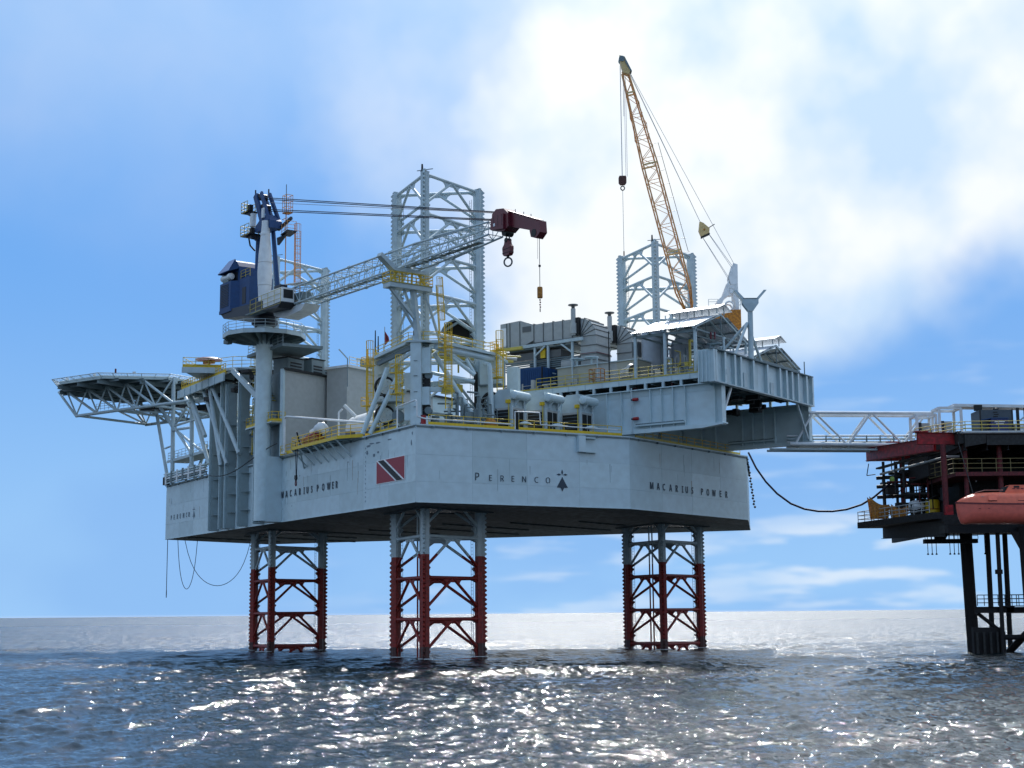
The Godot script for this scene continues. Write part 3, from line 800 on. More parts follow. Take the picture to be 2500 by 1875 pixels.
	slab("boom_foot_pan", "white", [V(4.4, 43.1, 1.1), V(12.6, 42.9, 1.1), V(11.6, 42.2, 1.1), V(7.0, 41.9, 1.1), V(4.6, 42.6, 1.1)], V(0, 0, -2.2))
	box("boom_winch", "black", V(7.4, 44.3, 0.0), V(2.2, 0.9, 1.6)); box("boom_winch", "grey_dark", V(10.4, 44.2, 0.0), V(1.8, 0.9, 1.6))
	tube("winch_drum", "wire", V(9.0, 44.3, -0.9), V(9.0, 44.3, 0.9), 0.5, -1, 14)
	slab("foot_roof_sheet", "white", [V(7.0, 46.2, 1.2), V(13.0, 45.55, 1.2), V(13.0, 45.6, -1.2), V(7.0, 46.3, -1.2)], V(0, 0.06, 0))
	# the lattice boom: four chords, posts and diagonals
	var x0 := 5.2; var x1 := 50.6
	var ch := func(x: float, sy: float, sz: float) -> Vector3:
		var taper := clampf((x1 + 2.0 - x) / 9.0, 0.62, 1.0) * clampf((x - x0) / 5.0 + 0.45, 0.45, 1.0)
		return V(x, 44.3 - 0.0 * x + sy * 1.05 * taper, sz * 1.2 * clampf((x1 + 4.0 - x) / 10.0, 0.75, 1.0))
	for sy in [1.0, -1.0]:
		for sz in [1.0, -1.0]:
			tube("boom_chord", "grey", ch.call(x0, sy, sz), ch.call(x0 + 5.0, sy, sz), 0.12)
			for k in 4: tube("boom_chord", "grey", ch.call(x0 + 5.0 + 9.0 * k, sy, sz), ch.call(minf(x0 + 14.0 + 9.0 * k, x1), sy, sz), 0.12)
			tube("boom_chord", "grey", ch.call(41.2, sy, sz), ch.call(x1, sy, sz), 0.115)
	var bays := 26
	for i in bays + 1:
		var xa := x0 + 1.0 + (x1 - x0 - 1.0) * i / bays; var xb := x0 + 1.0 + (x1 - x0 - 1.0) * (i + 1) / bays
		var s := 1.0 if i % 2 == 0 else -1.0
		for sg in [1.0, -1.0]:
			tube("boom_post", "grey", ch.call(xa, 1, sg), ch.call(xa, -1, sg), 0.045, -1, 5)
			tube("boom_tie", "grey", ch.call(xa, sg, 1), ch.call(xa, sg, -1), 0.045, -1, 5)
			if i < bays:
				tube("boom_diagonal", "grey", ch.call(xa, s, sg), ch.call(xb, -s, sg), 0.045, -1, 5)
				tube("boom_diagonal", "grey", ch.call(xa, sg, s), ch.call(xb, sg, -s), 0.045, -1, 5)
	for k in [14.2, 23.2, 32.2, 41.2]:
		for sy in [1.0, -1.0]:
			for sz in [1.0, -1.0]: tube("chord_coupling", "grey", ch.call(k - 0.15, sy, sz), ch.call(k + 0.15, sy, sz), 0.2, -1, 10)
	# grating and handrail along the inside of the boom
	var gw := Geo.new()
	for i in 20: gw.tube(V(14 + i * 1.7, 43.5, -0.3), V(14 + i * 1.7, 44.5, -0.3), 0.025, -1, 4)
	fin(gw, "boom_walkway_post", "grey_dark", null, "stuff")
	for y in [44.5, 44.0]: tube("boom_walkway_rail", "grey_dark", V(14, y, -0.3), V(47, y, -0.3), 0.03, -1, 4)
	beam("boom_walkway", "grey_dark", V(13.0, 43.4, 0), V(48.0, 43.45, 0), 0.7, 0.06)
	# maroon boom tip with its jib
	slab("boom_tip", "maroon", [V(50.9, 44.0, 0.75), V(51.0, 45.7, 0.75), V(51.7, 46.1, 0.75), V(53.0, 45.9, 0.75), V(53.7, 45.3, 0.75), V(53.8, 43.9, 0.75), V(53.0, 43.5, 0.75)], V(0, 0, -1.5))
	slab("tip_cheek", "maroon", [V(51.0, 44.0, 0.98), V(51.1, 45.2, 0.98), V(53.2, 45.3, 0.98), V(53.2, 43.7, 0.98)], V(0, 0, -0.22))
	slab("jib", "maroon", [V(53.0, 44.1, 0.36), V(53.0, 45.7, 0.36), V(57.9, 43.7, 0.36), V(58.0, 42.8, 0.36), V(56.4, 43.0, 0.36)], V(0, 0, -0.72))
	slab("jib_top_plate", "maroon", [V(53.0, 45.72, 0.5), V(58.0, 43.7, 0.5), V(58.0, 43.7, -0.5), V(53.0, 45.72, -0.5)], V(0, 0.06, 0))
	slab("jib_sheave_box", "maroon", [V(56.9, 42.8, 0.45), V(57.3, 43.5, 0.45), V(58.5, 43.5, 0.45), V(58.6, 42.3, 0.45), V(57.9, 41.8, 0.45), V(57.1, 42.1, 0.45)], V(0, 0, -0.9))
	tube("jib_sheave", "black", V(57.6, 42.4, -0.48), V(57.6, 42.4, 0.48), 0.4, -1, 14)
	tube("tip_sheave", "black", V(52.7, 43.5, -0.5), V(52.7, 43.5, 0.5), 0.4, -1, 14)
	box("tip_mark", "flag_white", V(51.7, 44.4, 1.0), V(0.3, 0.3, 0.03))
	for i in 3: box("tip_panel_seam", "navy_dark", V(51.6 + i * 0.7, 44.7, 0.985), V(0.03, 1.2, 0.02))
	for x in [54.0, 55.4, 56.6]: tube("tip_rail_post", "wire", V(x, 45.4 - (x - 53.0) * 0.41, 0), V(x, 46.1 - (x - 53.0) * 0.41, 0), 0.04)
	# pendant ropes from the mast head to the tip
	for q in [[59.5, 46.0, 0.55], [59.4, 46.0, -0.55], [57.7, 45.2, 0.5], [57.6, 45.2, -0.5]]:
		tube("boom_pendant", "rope", V(-1.0 if q[0] > 59.0 else -0.1, q[0], q[2]), V(51.4, q[1] - 0.1, q[2]), 0.06, -1, 6)
	tube("hoist_line", "wire", V(0.2, 58.6, 0), V(52.0, 45.7, 0), 0.03, -1, 4)
	thing("hook_block", "maroon main hook block with large grey ring hanging under boom tip", "hook block", V(52.7, 40.0, 0))
	slab("block_cheek", "maroon", [V(52.45, 42.7, 0.25), V(52.95, 42.7, 0.25), V(53.05, 42.3, 0.25), V(53.35, 42.0, 0.25), V(53.3, 41.3, 0.25), V(53.1, 41.1, 0.25), V(52.3, 41.1, 0.25), V(52.1, 41.3, 0.25), V(52.05, 42.0, 0.25), V(52.35, 42.3, 0.25)], V(0, 0, -0.5))
	for x in [52.45, 52.95]: tube("hoist_rope", "rope", V(x, 42.6, 0), V(x, 43.5, 0), 0.07, -1, 6)
	tube("block_sheave", "black", V(52.7, 42.7, -0.3), V(52.7, 42.7, 0.3), 0.24, -1, 12)
	for y in [41.4, 41.8]: box("cheek_band", "black", V(52.7, y, 0), V(1.25, 0.06, 0.56))
	var ring := []
	for i in 15: ring.append(V(52.7 + sin(TAU * i / 14.0) * 0.34, 40.45 + cos(TAU * i / 14.0) * 0.45, -0.25 * sin(TAU * i / 14.0)))
	fin(Geo.new().path(ring, 0.09, 7), "ring_hook", "wire"); tube("hook_shank", "black", V(52.7, 40.85, 0), V(52.7, 41.2, 0), 0.14)
	thing("whip_hook", "yellow weight with chain tail hanging on a thin wire from the maroon jib", "hook weight", V(57.9, 34.5, 0))
	tube("whip_wire", "wire", V(57.9, 36.9, 0), V(57.9, 42.0, 0), 0.035, -1, 5); tube("whip_wire", "wire", V(57.6, 39.8, 0), V(57.6, 42.0, 0), 0.02, -1, 4)
	lathe("wire_clamp", "navy_dark", V(57.9, 38.9, 0), [Vector2(0, 0), Vector2(0.12, 0.05), Vector2(0.12, 0.25), Vector2(0, 0.3)], 8)
	lathe("weight", "amber", V(57.9, 35.75, 0), [Vector2(0, 0), Vector2(0.24, 0.04), Vector2(0.27, 0.12), Vector2(0.27, 1.05), Vector2(0.24, 1.15), Vector2(0, 1.2)], 14)
	for i in 4: lathe("chain_link", "maroon", V(57.9 + 0.04 * (i % 2), 35.6 - 0.24 * i, 0), [Vector2(0, -0.12), Vector2(0.1, 0), Vector2(0, 0.12)], 6)
	tube("tail_hook", "black", V(57.9, 34.4, 0), V(57.9, 34.75, 0), 0.05)
	# the rest that the boom lies in
	thing("boom_rest", "yellow railed boom rest with grey V arms standing in front of near leg", "boom rest", V(34.0, 35.4, -1.0))
	box("floor_beam", "grey", V(34.0, 41.1, 0), V(1.5, 0.5, 5.6)); box("floor_grating", "cream_yellow", V(34.0, 41.42, 0), V(1.7, 0.1, 5.7))
	slab("cradle_arm", "grey", [V(33.6, 43.2, 1.7), V(33.6, 42.8, 2.1), V(33.6, 44.2, 3.9), V(33.6, 44.6, 3.7)], V(0.9, 0, 0))
	slab("cradle_arm", "grey", [V(33.6, 43.2, -1.7), V(33.6, 42.8, -2.1), V(33.6, 44.2, -3.9), V(33.6, 44.6, -3.7)], V(0.9, 0, 0))
	box("cradle_sill", "grey", V(34.05, 42.95, 0), V(0.9, 0.36, 4.0))
	for z in [-1.6, -0.5, 0.7, 1.6]: tube("sill_post", "cream_yellow", V(34.0, 41.4, z), V(34.0, 42.8, z * 1.1), 0.12)
	beam("sill_brace", "cream_yellow", V(34.0, 41.5, 2.4), V(34.0, 42.8, 1.4), 0.2, 0.2); beam("sill_brace", "cream_yellow", V(34.0, 41.5, -2.4), V(34.0, 42.8, -1.4), 0.2, 0.2)
	rails([V(34.8, 41.45, -2.8), V(34.8, 41.45, 2.8), V(33.2, 41.45, 2.8), V(33.2, 41.45, -2.8)], "yellow", 1.1, 3, 1.1, 0.045, "", true)
	beam("main_post", "grey", V(33.7, 35.2, -1.6), V(34.0, 41.0, -0.7), 0.55, 0.55)
	for q in [[2.2, 33.2, -2.4], [-2.2, 34.2, -4.2], [0.6, 32.6, -3.0]]: tube("rest_strut", "grey", V(34.0, 41.0, q[0]), V(q[1], 35.4, q[2]), 0.17)
	beam("rest_brace", "grey", V(34.0, 40.9, 2.4), V(33.8, 37.6, -1.2), 0.3, 0.3)
	ladder("yellow", V(35.0, 36.0, -3.6), V(35.0, 41.6, -3.2), V(0.5, 0, -0.5), 0.7)
	frame = rig

# ---------------- jacking gear round the near leg, and the things on the deck
func pinion(called: String, c: Vector3, d: Vector3, r: float) -> void:
	var b := Basis(d.cross(Vector3.UP).normalized(), d, d.cross(Vector3.UP).normalized().cross(d))
	var w := lathe(called, "grey", c, [Vector2(0, 0.5), Vector2(0.18, 0.5), Vector2(0.2, 0.42), Vector2(r * 0.86, 0.4), Vector2(r * 0.9, 0.34), Vector2(r * 0.9, 0.0)], 24, null, b)
	fin(Geo.new().lathe(c, [Vector2(r * 0.9, 0.2), Vector2(r, 0.2), Vector2(r, -0.3), Vector2(0, -0.3)], 24, b), "gear_rim", "black", w)
	for i in 6:
		var t := TAU * i / 6.0
		fin(Geo.new().lathe(c + b.x * cos(t) * r * 0.6 + b.z * sin(t) * r * 0.6 + d * 0.4, [Vector2(0.05, 0), Vector2(0.05, 0.06), Vector2(0, 0.06)], 6, b), "bolt", "grey_dark", w)


func chord_axes(c: Vector2, k: int) -> Array:
	var p: Vector2 = chord_spots(c)[k]; var d := (p - c).normalized()
	var D := V(d.x, 0, d.y); var S := V(-d.y, 0, d.x)
	return [V(p.x, 0, p.y), D, S, Basis(S, Vector3.UP, S.cross(Vector3.UP))]


func near_jack_house() -> void:
	thing("jack_house", "grey jack house with round gear wheels standing round the near leg", "jack house", V(0, 25.0, 0), "jack houses round the platform legs")
	var ax := chord_axes(Vector2.ZERO, 1); var P: Vector3 = ax[0]; var D: Vector3 = ax[1]; var S: Vector3 = ax[2]; var bs: Basis = ax[3]
	var q := func(o: float, w: float, y: float) -> Vector3: return P + D * o + S * w + V(0, y, 0)
	# the tower at the near chord: plain front column, notched side plates, gear cases
	var front := box("tower_front", "hull", q.call(1.5, 0.72, 30.1), V(1.2, 10.0, 0.9), null, bs)
	for y in [33.0, 31.3, 29.5, 27.8]: box("lifting_lug", "grey_dark", q.call(1.98, 0.72, y), V(0.42, 0.07, 0.08), front, bs)
	box("side_plate", "hull_pale", q.call(1.0, -0.35, 33.1), V(1.0, 2.9, 0.9), null, bs); box("side_plate", "hull", q.call(1.0, -0.3, 29.1), V(0.9, 2.0, 0.9), null, bs); box("side_plate", "hull_pale", q.call(1.0, -0.3, 25.9), V(0.9, 1.8, 0.9), null, bs)
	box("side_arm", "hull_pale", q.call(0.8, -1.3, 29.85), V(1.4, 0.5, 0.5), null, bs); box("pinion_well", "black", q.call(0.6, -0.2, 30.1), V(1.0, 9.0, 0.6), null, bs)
	tube("pinion_roller", "grey_dark", q.call(1.1, -0.55, 31.5), q.call(0.5, -0.55, 31.5), 0.42, -1, 14); tube("pinion_roller", "grey_dark", q.call(1.1, -0.55, 27.5), q.call(0.5, -0.55, 27.5), 0.42, -1, 14)
	box("gear_case", "hull", q.call(1.1, 1.65, 30.8), V(0.8, 1.85, 1.0), null, bs); box("gear_case", "hull", q.call(1.1, 1.65, 27.3), V(0.8, 1.9, 1.0), null, bs); box("gear_arm", "hull_pale", q.call(0.9, 2.5, 31.4), V(1.3, 0.5, 0.6), null, bs); box("gear_arm", "hull_pale", q.call(0.9, 2.5, 28.0), V(1.3, 0.45, 0.6), null, bs)
	tube("motor_drum", "grey_dark", q.call(0.5, 3.0, 27.0), q.call(-0.6, 3.0, 27.0), 0.7, -1, 16); slab("tower_foot", "hull_pale", [q.call(2.0, 1.3, 25.1), q.call(2.0, 0.0, 25.1), q.call(1.9, 0.2, 25.9), q.call(1.9, 1.2, 25.9)], D * -1.2)
	slab("tower_cap", "grey", [q.call(2.1, 1.7, 35.1), q.call(2.1, -0.4, 35.1), q.call(0.6, -2.0, 35.1), q.call(0.2, 2.6, 35.1)], V(0, 0.22, 0)); box("cap_block", "hull", q.call(1.2, 0.9, 35.5), V(0.5, 0.9, 0.5), null, bs); lathe("cap_lamp", "black", q.call(1.2, 0.9, 35.9), [Vector2(0.16, 0), Vector2(0.24, 0.1), Vector2(0.24, 0.6), Vector2(0.1, 0.9), Vector2(0, 0.9)], 10)
	# the left tower: a broad plate with two big gear wheels, the lower with a dark guard ring
	var toward := V(0.35, 0, 0.94)
	var side := toward.cross(Vector3.UP)
	var bt := Basis(side, Vector3.UP, side.cross(Vector3.UP))
	var w0 := V(-5.0, 0, 2.3)
	box("tower_plate", "hull_dull", w0 + V(0, 30.1, 0) - side * 0.0, V(2.2, 9.6, 0.5), null, bt); box("tower_plate", "hull", w0 + V(0, 33.6, 0) + toward * 0.15 + side * 0.5, V(2.6, 1.6, 0.5), null, bt)
	for y in [31.3, 27.9]:
		var r := 1.0; var c := w0 + V(0.0, y, 0) + toward * 0.3
		pinion("gear_wheel", c, toward, r)
		fin(Geo.new().lathe(c + toward * -0.1 + side * 0.22, [Vector2(r * 1.02, 0), Vector2(r * 1.25, 0.05), Vector2(r * 1.25, 0.3), Vector2(r * 1.02, 0.35)], 24, Basis(side, toward, side.cross(toward))), "guard_ring", "black")
		lathe("small_wheel", "grey", c + V(0, -1.5, 0) + side * 0.6, [Vector2(0.42, 0), Vector2(0.42, 0.25), Vector2(0.1, 0.3), Vector2(0, 0.42)], 16, null, Basis(side, toward, side.cross(toward)))
	slab("wheel_canopy", "grey_dark", [w0 + V(0, 29.3, 0) + toward * 0.3 - side * 2.2, w0 + V(0, 29.3, 0) + toward * 0.3 + side * 1.6, w0 + V(0, 29.3, 0) + toward * 1.7 + side * 1.3, w0 + V(0, 29.3, 0) + toward * 1.5 - side * 1.9], V(0, 0.12, 0))
	# the right tower: block on top, chord well and ring below
	var r0 := V(4.6, 0, -4.3)
	box("tower_block", "hull_pale", r0 + V(0.4, 33.0, -0.3), V(2.3, 3.2, 1.8), null, bt); box("block_shelf", "grey_dark", r0 + V(0.6, 31.3, -0.2), V(2.7, 0.14, 2.2), null, bt); box("tower_plate", "hull_dull", r0 + V(-0.2, 28.3, 0.2), V(1.3, 6.0, 0.9), null, bt)
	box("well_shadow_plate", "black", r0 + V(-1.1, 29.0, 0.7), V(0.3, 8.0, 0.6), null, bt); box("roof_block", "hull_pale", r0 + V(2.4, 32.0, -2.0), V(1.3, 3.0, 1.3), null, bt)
	fin(Geo.new().lathe(r0 + V(0.9, 29.3, 0.3), [Vector2(0.95, 0), Vector2(1.2, 0.05), Vector2(1.2, 0.4), Vector2(0.95, 0.4)], 24, Basis(side, toward, side.cross(toward))), "guard_ring", "black"); pinion("gear_wheel", r0 + V(1.1, 29.3, 0.3), toward, 0.9)
	# the triangular deck round the leg, on a pipe and plate girders
	var lf := V(-3.9, 34.1, 6.0); var nl := V(1.9, 35.1, 7.1); var nr := V(4.9, 35.1, 5.4); var rt := V(7.1, 34.5, -2.6); var rb := V(5.0, 34.5, -8.0); var lb := V(-7.0, 34.1, 2.0)
	var rim := [lf, nl, nr, rt, rb, lb]
	for i in 6:
		var a: Vector3 = rim[i]; var b: Vector3 = rim[(i + 1) % 6]; var inw := (V(0, a.y, 0) - (a + b) * 0.5); inw.y = 0; inw = inw.normalized()
		slab("ring_deck", "grey", [a, b, b + inw * 1.5, a + inw * 1.5], V(0, 0.12, 0)); beam("deck_edge", "hull_dull", a + V(0, 0.1, 0), b + V(0, 0.1, 0), 0.1, 0.3)
	for i in [0, 2]:
		var a: Vector3 = rim[i]; var b: Vector3 = rim[i + 1]; var inw := (V(0, a.y, 0) - (a + b) * 0.5).normalized() * 0.5
		inw.y = -0.45
		if i == 2: tube("ring_tube", "hull", a + inw, b + inw, 0.34, -1, 14)
		else: beam("ring_girder", "grey_dark", a + inw * 1.2, b + inw, 0.4, 0.5); beam("ring_girder", "grey", a + inw * 2.2 + V(0.8, -0.3, 0), b + inw + V(0, -0.6, 0), 0.3, 0.35)
	var up := []
	for p in rim: up.append(p + V(0, 0.12, 0) + (V(0, p.y, 0) - p).normalized() * 0.15)
	rails(up, "yellow", 1.15, 3, 1.6, 0.04, "", true)
	# sloping tubes in the faces
	for t in [[V(3.3, 34.2, 4.1), V(7.6, 25.2, 0.6), 0.27], [V(4.6, 33.9, 2.7), V(6.9, 31.7, 1.3), 0.22], [V(5.9, 33.6, 1.5), V(6.9, 31.8, 1.2), 0.18], [V(-1.7, 32.7, 6.3), V(-3.9, 25.2, 8.0), 0.27], [V(-0.8, 31.7, 5.6), V(-3.2, 25.2, 7.5), 0.27], [V(7.4, 33.0, -0.9), V(7.6, 25.2, -1.2), 0.3], [V(3.2, 31.9, 3.9), V(6.7, 31.0, 1.0), 0.2], [V(4.6, 29.6, 2.4), V(6.4, 27.3, 1.0), 0.2], [V(1.4, 34.0, 5.2), V(0.2, 31.6, 4.4), 0.22], [V(-1.8, 30.9, 2.8), V(0.8, 31.6, 4.4), 0.22], [V(6.4, 33.4, -1.4), V(7.4, 33.1, -0.9), 0.26]]:
		tube("tower_brace", "hull_pale", t[0], t[1], t[2], -1, 12)
	box("valve_bench", "cream_yellow", V(3.6, 30.4, 1.2), V(2.4, 0.9, 1.0)); box("valve_bench", "grey_dark", V(5.0, 26.2, -0.6), V(2.0, 1.6, 1.2))
	fin(Geo.new().path([V(4.0, 25.3, 2.2), V(4.0, 28.4, 2.2), V(4.6, 28.9, 1.8), V(5.2, 28.4, 1.4), V(5.2, 25.3, 1.4)], 0.2, 8), "loop_pipe", "grey")
	fin(Geo.new().path([V(3.0, 26.0, 4.2), V(6.8, 25.9, 0.4)], 0.2, 8), "low_pipe", "white")


func jacking(c: Vector2, tall: float, label: String) -> void:
	thing("jack_house", label, "jack house", V(c.x, 25.0, c.y), "jack houses round the platform legs")
	var tri_ := []
	for k in 3:
		var ax := chord_axes(c, k); var P: Vector3 = ax[0]; var D: Vector3 = ax[1]; var S: Vector3 = ax[2]; var bs: Basis = ax[3]
		box("tower_front", "hull", P + D * 1.3 + V(0, 25.0 + tall * 0.5, 0), V(1.3, tall - 0.1, 0.6), null, bs)
		for sg in [1.0, -1.0]: box("tower_cheek", "hull_dull", P + D * 0.6 + S * sg + V(0, 25.0 + tall * 0.5, 0), V(0.5, tall - 0.2, 1.5), null, bs)
		tri_.append(P + D * 2.4 + S * 1.7 + V(0, 24.9 + tall, 0)); tri_.append(P + D * 2.4 - S * 1.7 + V(0, 24.9 + tall, 0))
	var o2 := [tri_[1], tri_[0], tri_[3], tri_[2], tri_[5], tri_[4]]
	for i in 6:
		var a: Vector3 = o2[i]; var b: Vector3 = o2[(i + 1) % 6]; var inw := (V(c.x, a.y, c.y) - (a + b) * 0.5).normalized()
		slab("ring_deck", "grey", [a, b, b + inw * 1.6, a + inw * 1.6], V(0, 0.12, 0))
	rails(o2, "cream_yellow", 1.1, 3, 2.0, 0.035, "", true)


func deck_rail(label: String, p: Array, kick: String) -> void:
	thing("handrail", label, "handrail", p[0])
	rails(p, "yellow", 1.15, 2, 2.0, 0.042)
	for i in p.size() - 1:
		var a: Vector3 = p[i] + V(0, -0.0, 0); var b: Vector3 = p[i + 1]
		beam("kick_plate", kick, a + V(0, 0.16, 0), b + V(0, 0.16, 0), 0.05, 0.42)


func aircon(at: Vector3, label: String, drum: bool) -> Node3D:
	# at: the corner nearest the boat, on the deck
	var o := thing("cooler_unit", label, "cooler unit", at, "cooler units with a drum on top in a row by the rail")
	var x := at.x; var z := at.z; var y := at.y
	slab("housing", "warm_grey", [V(x - 2.7, y + 0.1, z), V(x, y + 0.1, z), V(x, y + 0.1, z - 2.7), V(x - 2.7, y + 0.1, z - 2.7)], V(0, 3.0, 0))
	slab("hood", "grey", [V(x - 2.7, y + 3.1, z), V(x, y + 3.1, z), V(x - 0.2, y + 5.2, z), V(x - 1.9, y + 5.2, z), V(x - 2.4, y + 4.6, z)], V(0, 0, -2.7))
	box("side_grille", "black", V(x - 1.45, y + 1.7, z + 0.02), V(2.0, 2.3, 0.05)); box("end_grille", "black", V(x + 0.02, y + 1.7, z - 1.35), V(0.05, 2.3, 1.9))
	for i in 5: box("grille_bar", "grey_dark", V(x - 1.45, y + 0.85 + i * 0.42, z + 0.06), V(2.0, 0.05, 0.04))
	box("grille_mullion", "warm_grey", V(x + 0.06, y + 1.7, z - 1.35), V(0.04, 2.3, 0.09))
	for c in [[0.0, 0.0], [-2.7, 0.0], [0.0, -2.7]]: box("corner_post", "grey", V(x + c[0], y + 1.6, z + c[1]), V(0.22, 3.2, 0.22))
	lathe("drum", "hull_pale", V(x + 0.35, y + 4.45, z + 0.15), [Vector2(0, 0.06), Vector2(0.3, 0.03), Vector2(0.46, -0.04), Vector2(0.5, -0.14), Vector2(0.5, -2.9), Vector2(0.46, -3.02), Vector2(0, -3.1)], 20, null, Basis(V(1, 0, 0), V(0, 0, 1), V(0, -1, 0)))
	for dz in [-0.7, -2.3]: slab("drum_bracket", "grey", [V(x, y + 3.1, z + dz), V(x + 0.8, y + 4.1, z + dz), V(x, y + 4.1, z + dz)], V(0, 0, 0.08))
	tube("drain_pipe", "grey", V(x + 0.5, y + 0.2, z - 1.9), V(x + 0.5, y + 4.1, z - 1.9), 0.06)
	box("valve_box", "yellow", V(x - 0.35, y + 3.75, z + 0.18), V(0.5, 0.4, 0.35)); tube("valve_pipe", "cream_yellow", V(x - 0.25, y + 0.3, z + 0.2), V(x - 0.25, y + 3.6, z + 0.2), 0.06)
	return o


func deck_things() -> void:
	near_jack_house()
	jacking(Vector2(4.86, -44.78), 9.0, "jack house round the foot of right lattice leg behind the ducts")
	jacking(Vector2(-42.66, -20.28), 8.5, "jack house round the foot of far left leg behind the deckhouse")
	# caged yellow ladders up the jack towers
	for q in [[V(-5.05, 26.0, 5.3), V(-5.05, 35.4, 5.3), "yellow caged ladder left of the jack house's round gears"], [V(1.8, 27.8, 8.4), V(1.8, 32.6, 8.4), "short yellow ladder beside left of the near jack tower"], [V(6.2, 27.5, 5.2), V(6.2, 36.2, 5.2), "tall yellow caged ladder right of the near jack tower"], [V(7.4, 30.0, -3.0), V(7.4, 36.4, -3.0), "thick yellow caged ladder above the leftmost cooler unit"]]:
		thing("caged_ladder", q[2], "ladder", q[0], "yellow ladders on the jack house")
		ladder("yellow", q[0], q[1], V(0.35, 0, 0.94), 0.75)
		for s in 2:
			var y: Vector3 = q[0].lerp(q[1], 0.3 + 0.5 * s)
			box("landing", "yellow", y + V(-0.5, 0, -0.2), V(1.4, 0.09, 1.0))
			rails([y + V(-1.15, 0, -0.6), y + V(-1.15, 0, 0.3), y + V(0.0, 0, 0.3)], "yellow", 1.0, 2, 0.8)
	# rails along the hull's edge
	var e := func(a: Vector2, b: Vector2, s: float, y := 25.12, inset := -0.35) -> Vector3: return along(a, b, s, y, inset)
	deck_rail("yellow handrail along the near corner's right edge, left of the gap", [e.call(PC, PK, 1.7), e.call(PC, PK, 12.3)], "yellow")
	deck_rail("yellow handrail in front of the three cooler units", [e.call(PC, PK, 12.9), e.call(PC, PK, 26.6)], "yellow")
	deck_rail("shaded handrail along stern edge under the cantilever", [e.call(PK, PE, 2.0), e.call(PK, PE, 28.0)], "cream_yellow")
	deck_rail("yellow handrail on the port side between jack house and walkway", [e.call(PC, PL, 5.4), e.call(PC, PL, 13.5)], "yellow")
	deck_rail("yellow handrail at the foot of the crane pedestal", [e.call(PC, PL, 36.3, 25.12, 0.9), e.call(PC, PL, 31.0, 25.12, 0.9)], "yellow")
	# white guard frames of bent pipe
	thing("guard_frame", "white bent pipe guard frame at the hull's near corner", "guard frame", e.call(PC, PL, 4.8))
	var gf := [e.call(PC, PL, 5.2), e.call(PC, PL, 5.2, 27.6), e.call(PC, PL, 0.7, 27.8), e.call(PC, PL, 0.5, 27.6), e.call(PC, PL, 0.4, 26.0), e.call(PC, PK, 1.2, 25.8), e.call(PC, PK, 11.9, 25.75)]
	fin(Geo.new().path(gf, 0.085, 8), "bent_pipe", "white")
	thing("guard_frame", "white bent pipe guard frame left of the leftmost cooler unit's grille", "guard frame", e.call(PC, PK, 12.4))
	gf = [e.call(PC, PK, 12.4), e.call(PC, PK, 12.4, 27.2), e.call(PC, PK, 15.6, 27.25), e.call(PC, PK, 15.7, 25.9), e.call(PC, PK, 26.0, 25.85)]
	fin(Geo.new().path(gf, 0.07, 8), "bent_pipe", "white")
	# coolers
	aircon(V(10.0, 25.0, -1.5), "leftmost cooler unit with a grey drum, beside the jack house", true)
	aircon(V(11.9, 25.0, -5.6), "middle one of three cooler units topped with a grey drum", true)
	aircon(V(13.9, 25.0, -9.9), "rightmost cooler unit with a grey drum, nearest the cantilever girder", true)
	# bollards, mushroom vents and odd bits along the deck edge
	for q in [[14.4, 0.95], [18.6, 0.8], [23.2, 0.8]]:
		var p: Vector3 = e.call(PC, PK, q[0], 25.05, -1.6)
		thing("mushroom_vent", ["first mushroom vent behind the rail, by the leftmost cooler", "second mushroom vent behind the rail, by the middle cooler", "third mushroom vent behind the rail, by the rightmost cooler"][int(q[0] / 6.0) - 2 if q[0] < 20.0 else 2], "deck vent", p, "mushroom vents along the stern quarter rail")
		lathe("vent_cap", "hull_pale", p, [Vector2(0.2, 0), Vector2(0.2, 0.9), Vector2(0.75, 0.95), Vector2(0.75, 1.08), Vector2(0.3, 1.25), Vector2(0, 1.28)], 14)
		lathe("vent_base", "grey_dark", p, [Vector2(0.4, 0), Vector2(0.4, 0.12), Vector2(0, 0.12)], 12)
	var ob: Vector3 = e.call(PC, PK, 10.3, 25.1, -2.2)
	thing("marker_buoy", "orange rounded buoy lying behind the rail at the brace's foot", "buoy", ob)
	lathe("float", "amber", ob, [Vector2(0, 0), Vector2(0.55, 0.05), Vector2(0.72, 0.4), Vector2(0.72, 1.0), Vector2(0.45, 1.4), Vector2(0, 1.45)], 12); tube("float_eye", "grey_dark", ob + V(0, 1.4, 0), ob + V(0, 1.7, 0), 0.08)
	var rb: Vector3 = e.call(PC, PK, 1.3, 25.08, -0.8)
	thing("fire_box", "small dull red box beside the near jack tower's foot", "fire box", rb)
	box("cabinet", "red", rb + V(0, 0.55, 0), V(0.4, 1.1, 0.4)); box("cabinet_lid", "maroon", rb + V(0, 1.12, 0), V(0.44, 0.06, 0.44))
	# pipes and small gear inside the legs' feet, one tangle
	var g := Geo.new(); rng.seed = 77
	for i in 46:
		var p := V(rng.randf_range(4.5, 9.5), 25.2, rng.randf_range(-6.0, 3.5)); var up := rng.randf_range(0.6, 4.6)
		g.tube(p, p + V(0, up, 0), rng.randf_range(0.05, 0.16), -1, 6)
		g.tube(p + V(0, up, 0), p + V(rng.randf_range(-2.0, 1.0), up, rng.randf_range(-1.5, 1.5)), rng.randf_range(0.05, 0.14), -1, 6)
	for i in 26: g.box(V(rng.randf_range(2.0, 8.0), 25.3 + rng.randf_range(0.2, 1.2), rng.randf_range(-6.5, 4.5)), V(rng.randf_range(0.4, 1.2), rng.randf_range(0.5, 2.0), rng.randf_range(0.4, 1.2)))
	org = V(6, 25, 0)
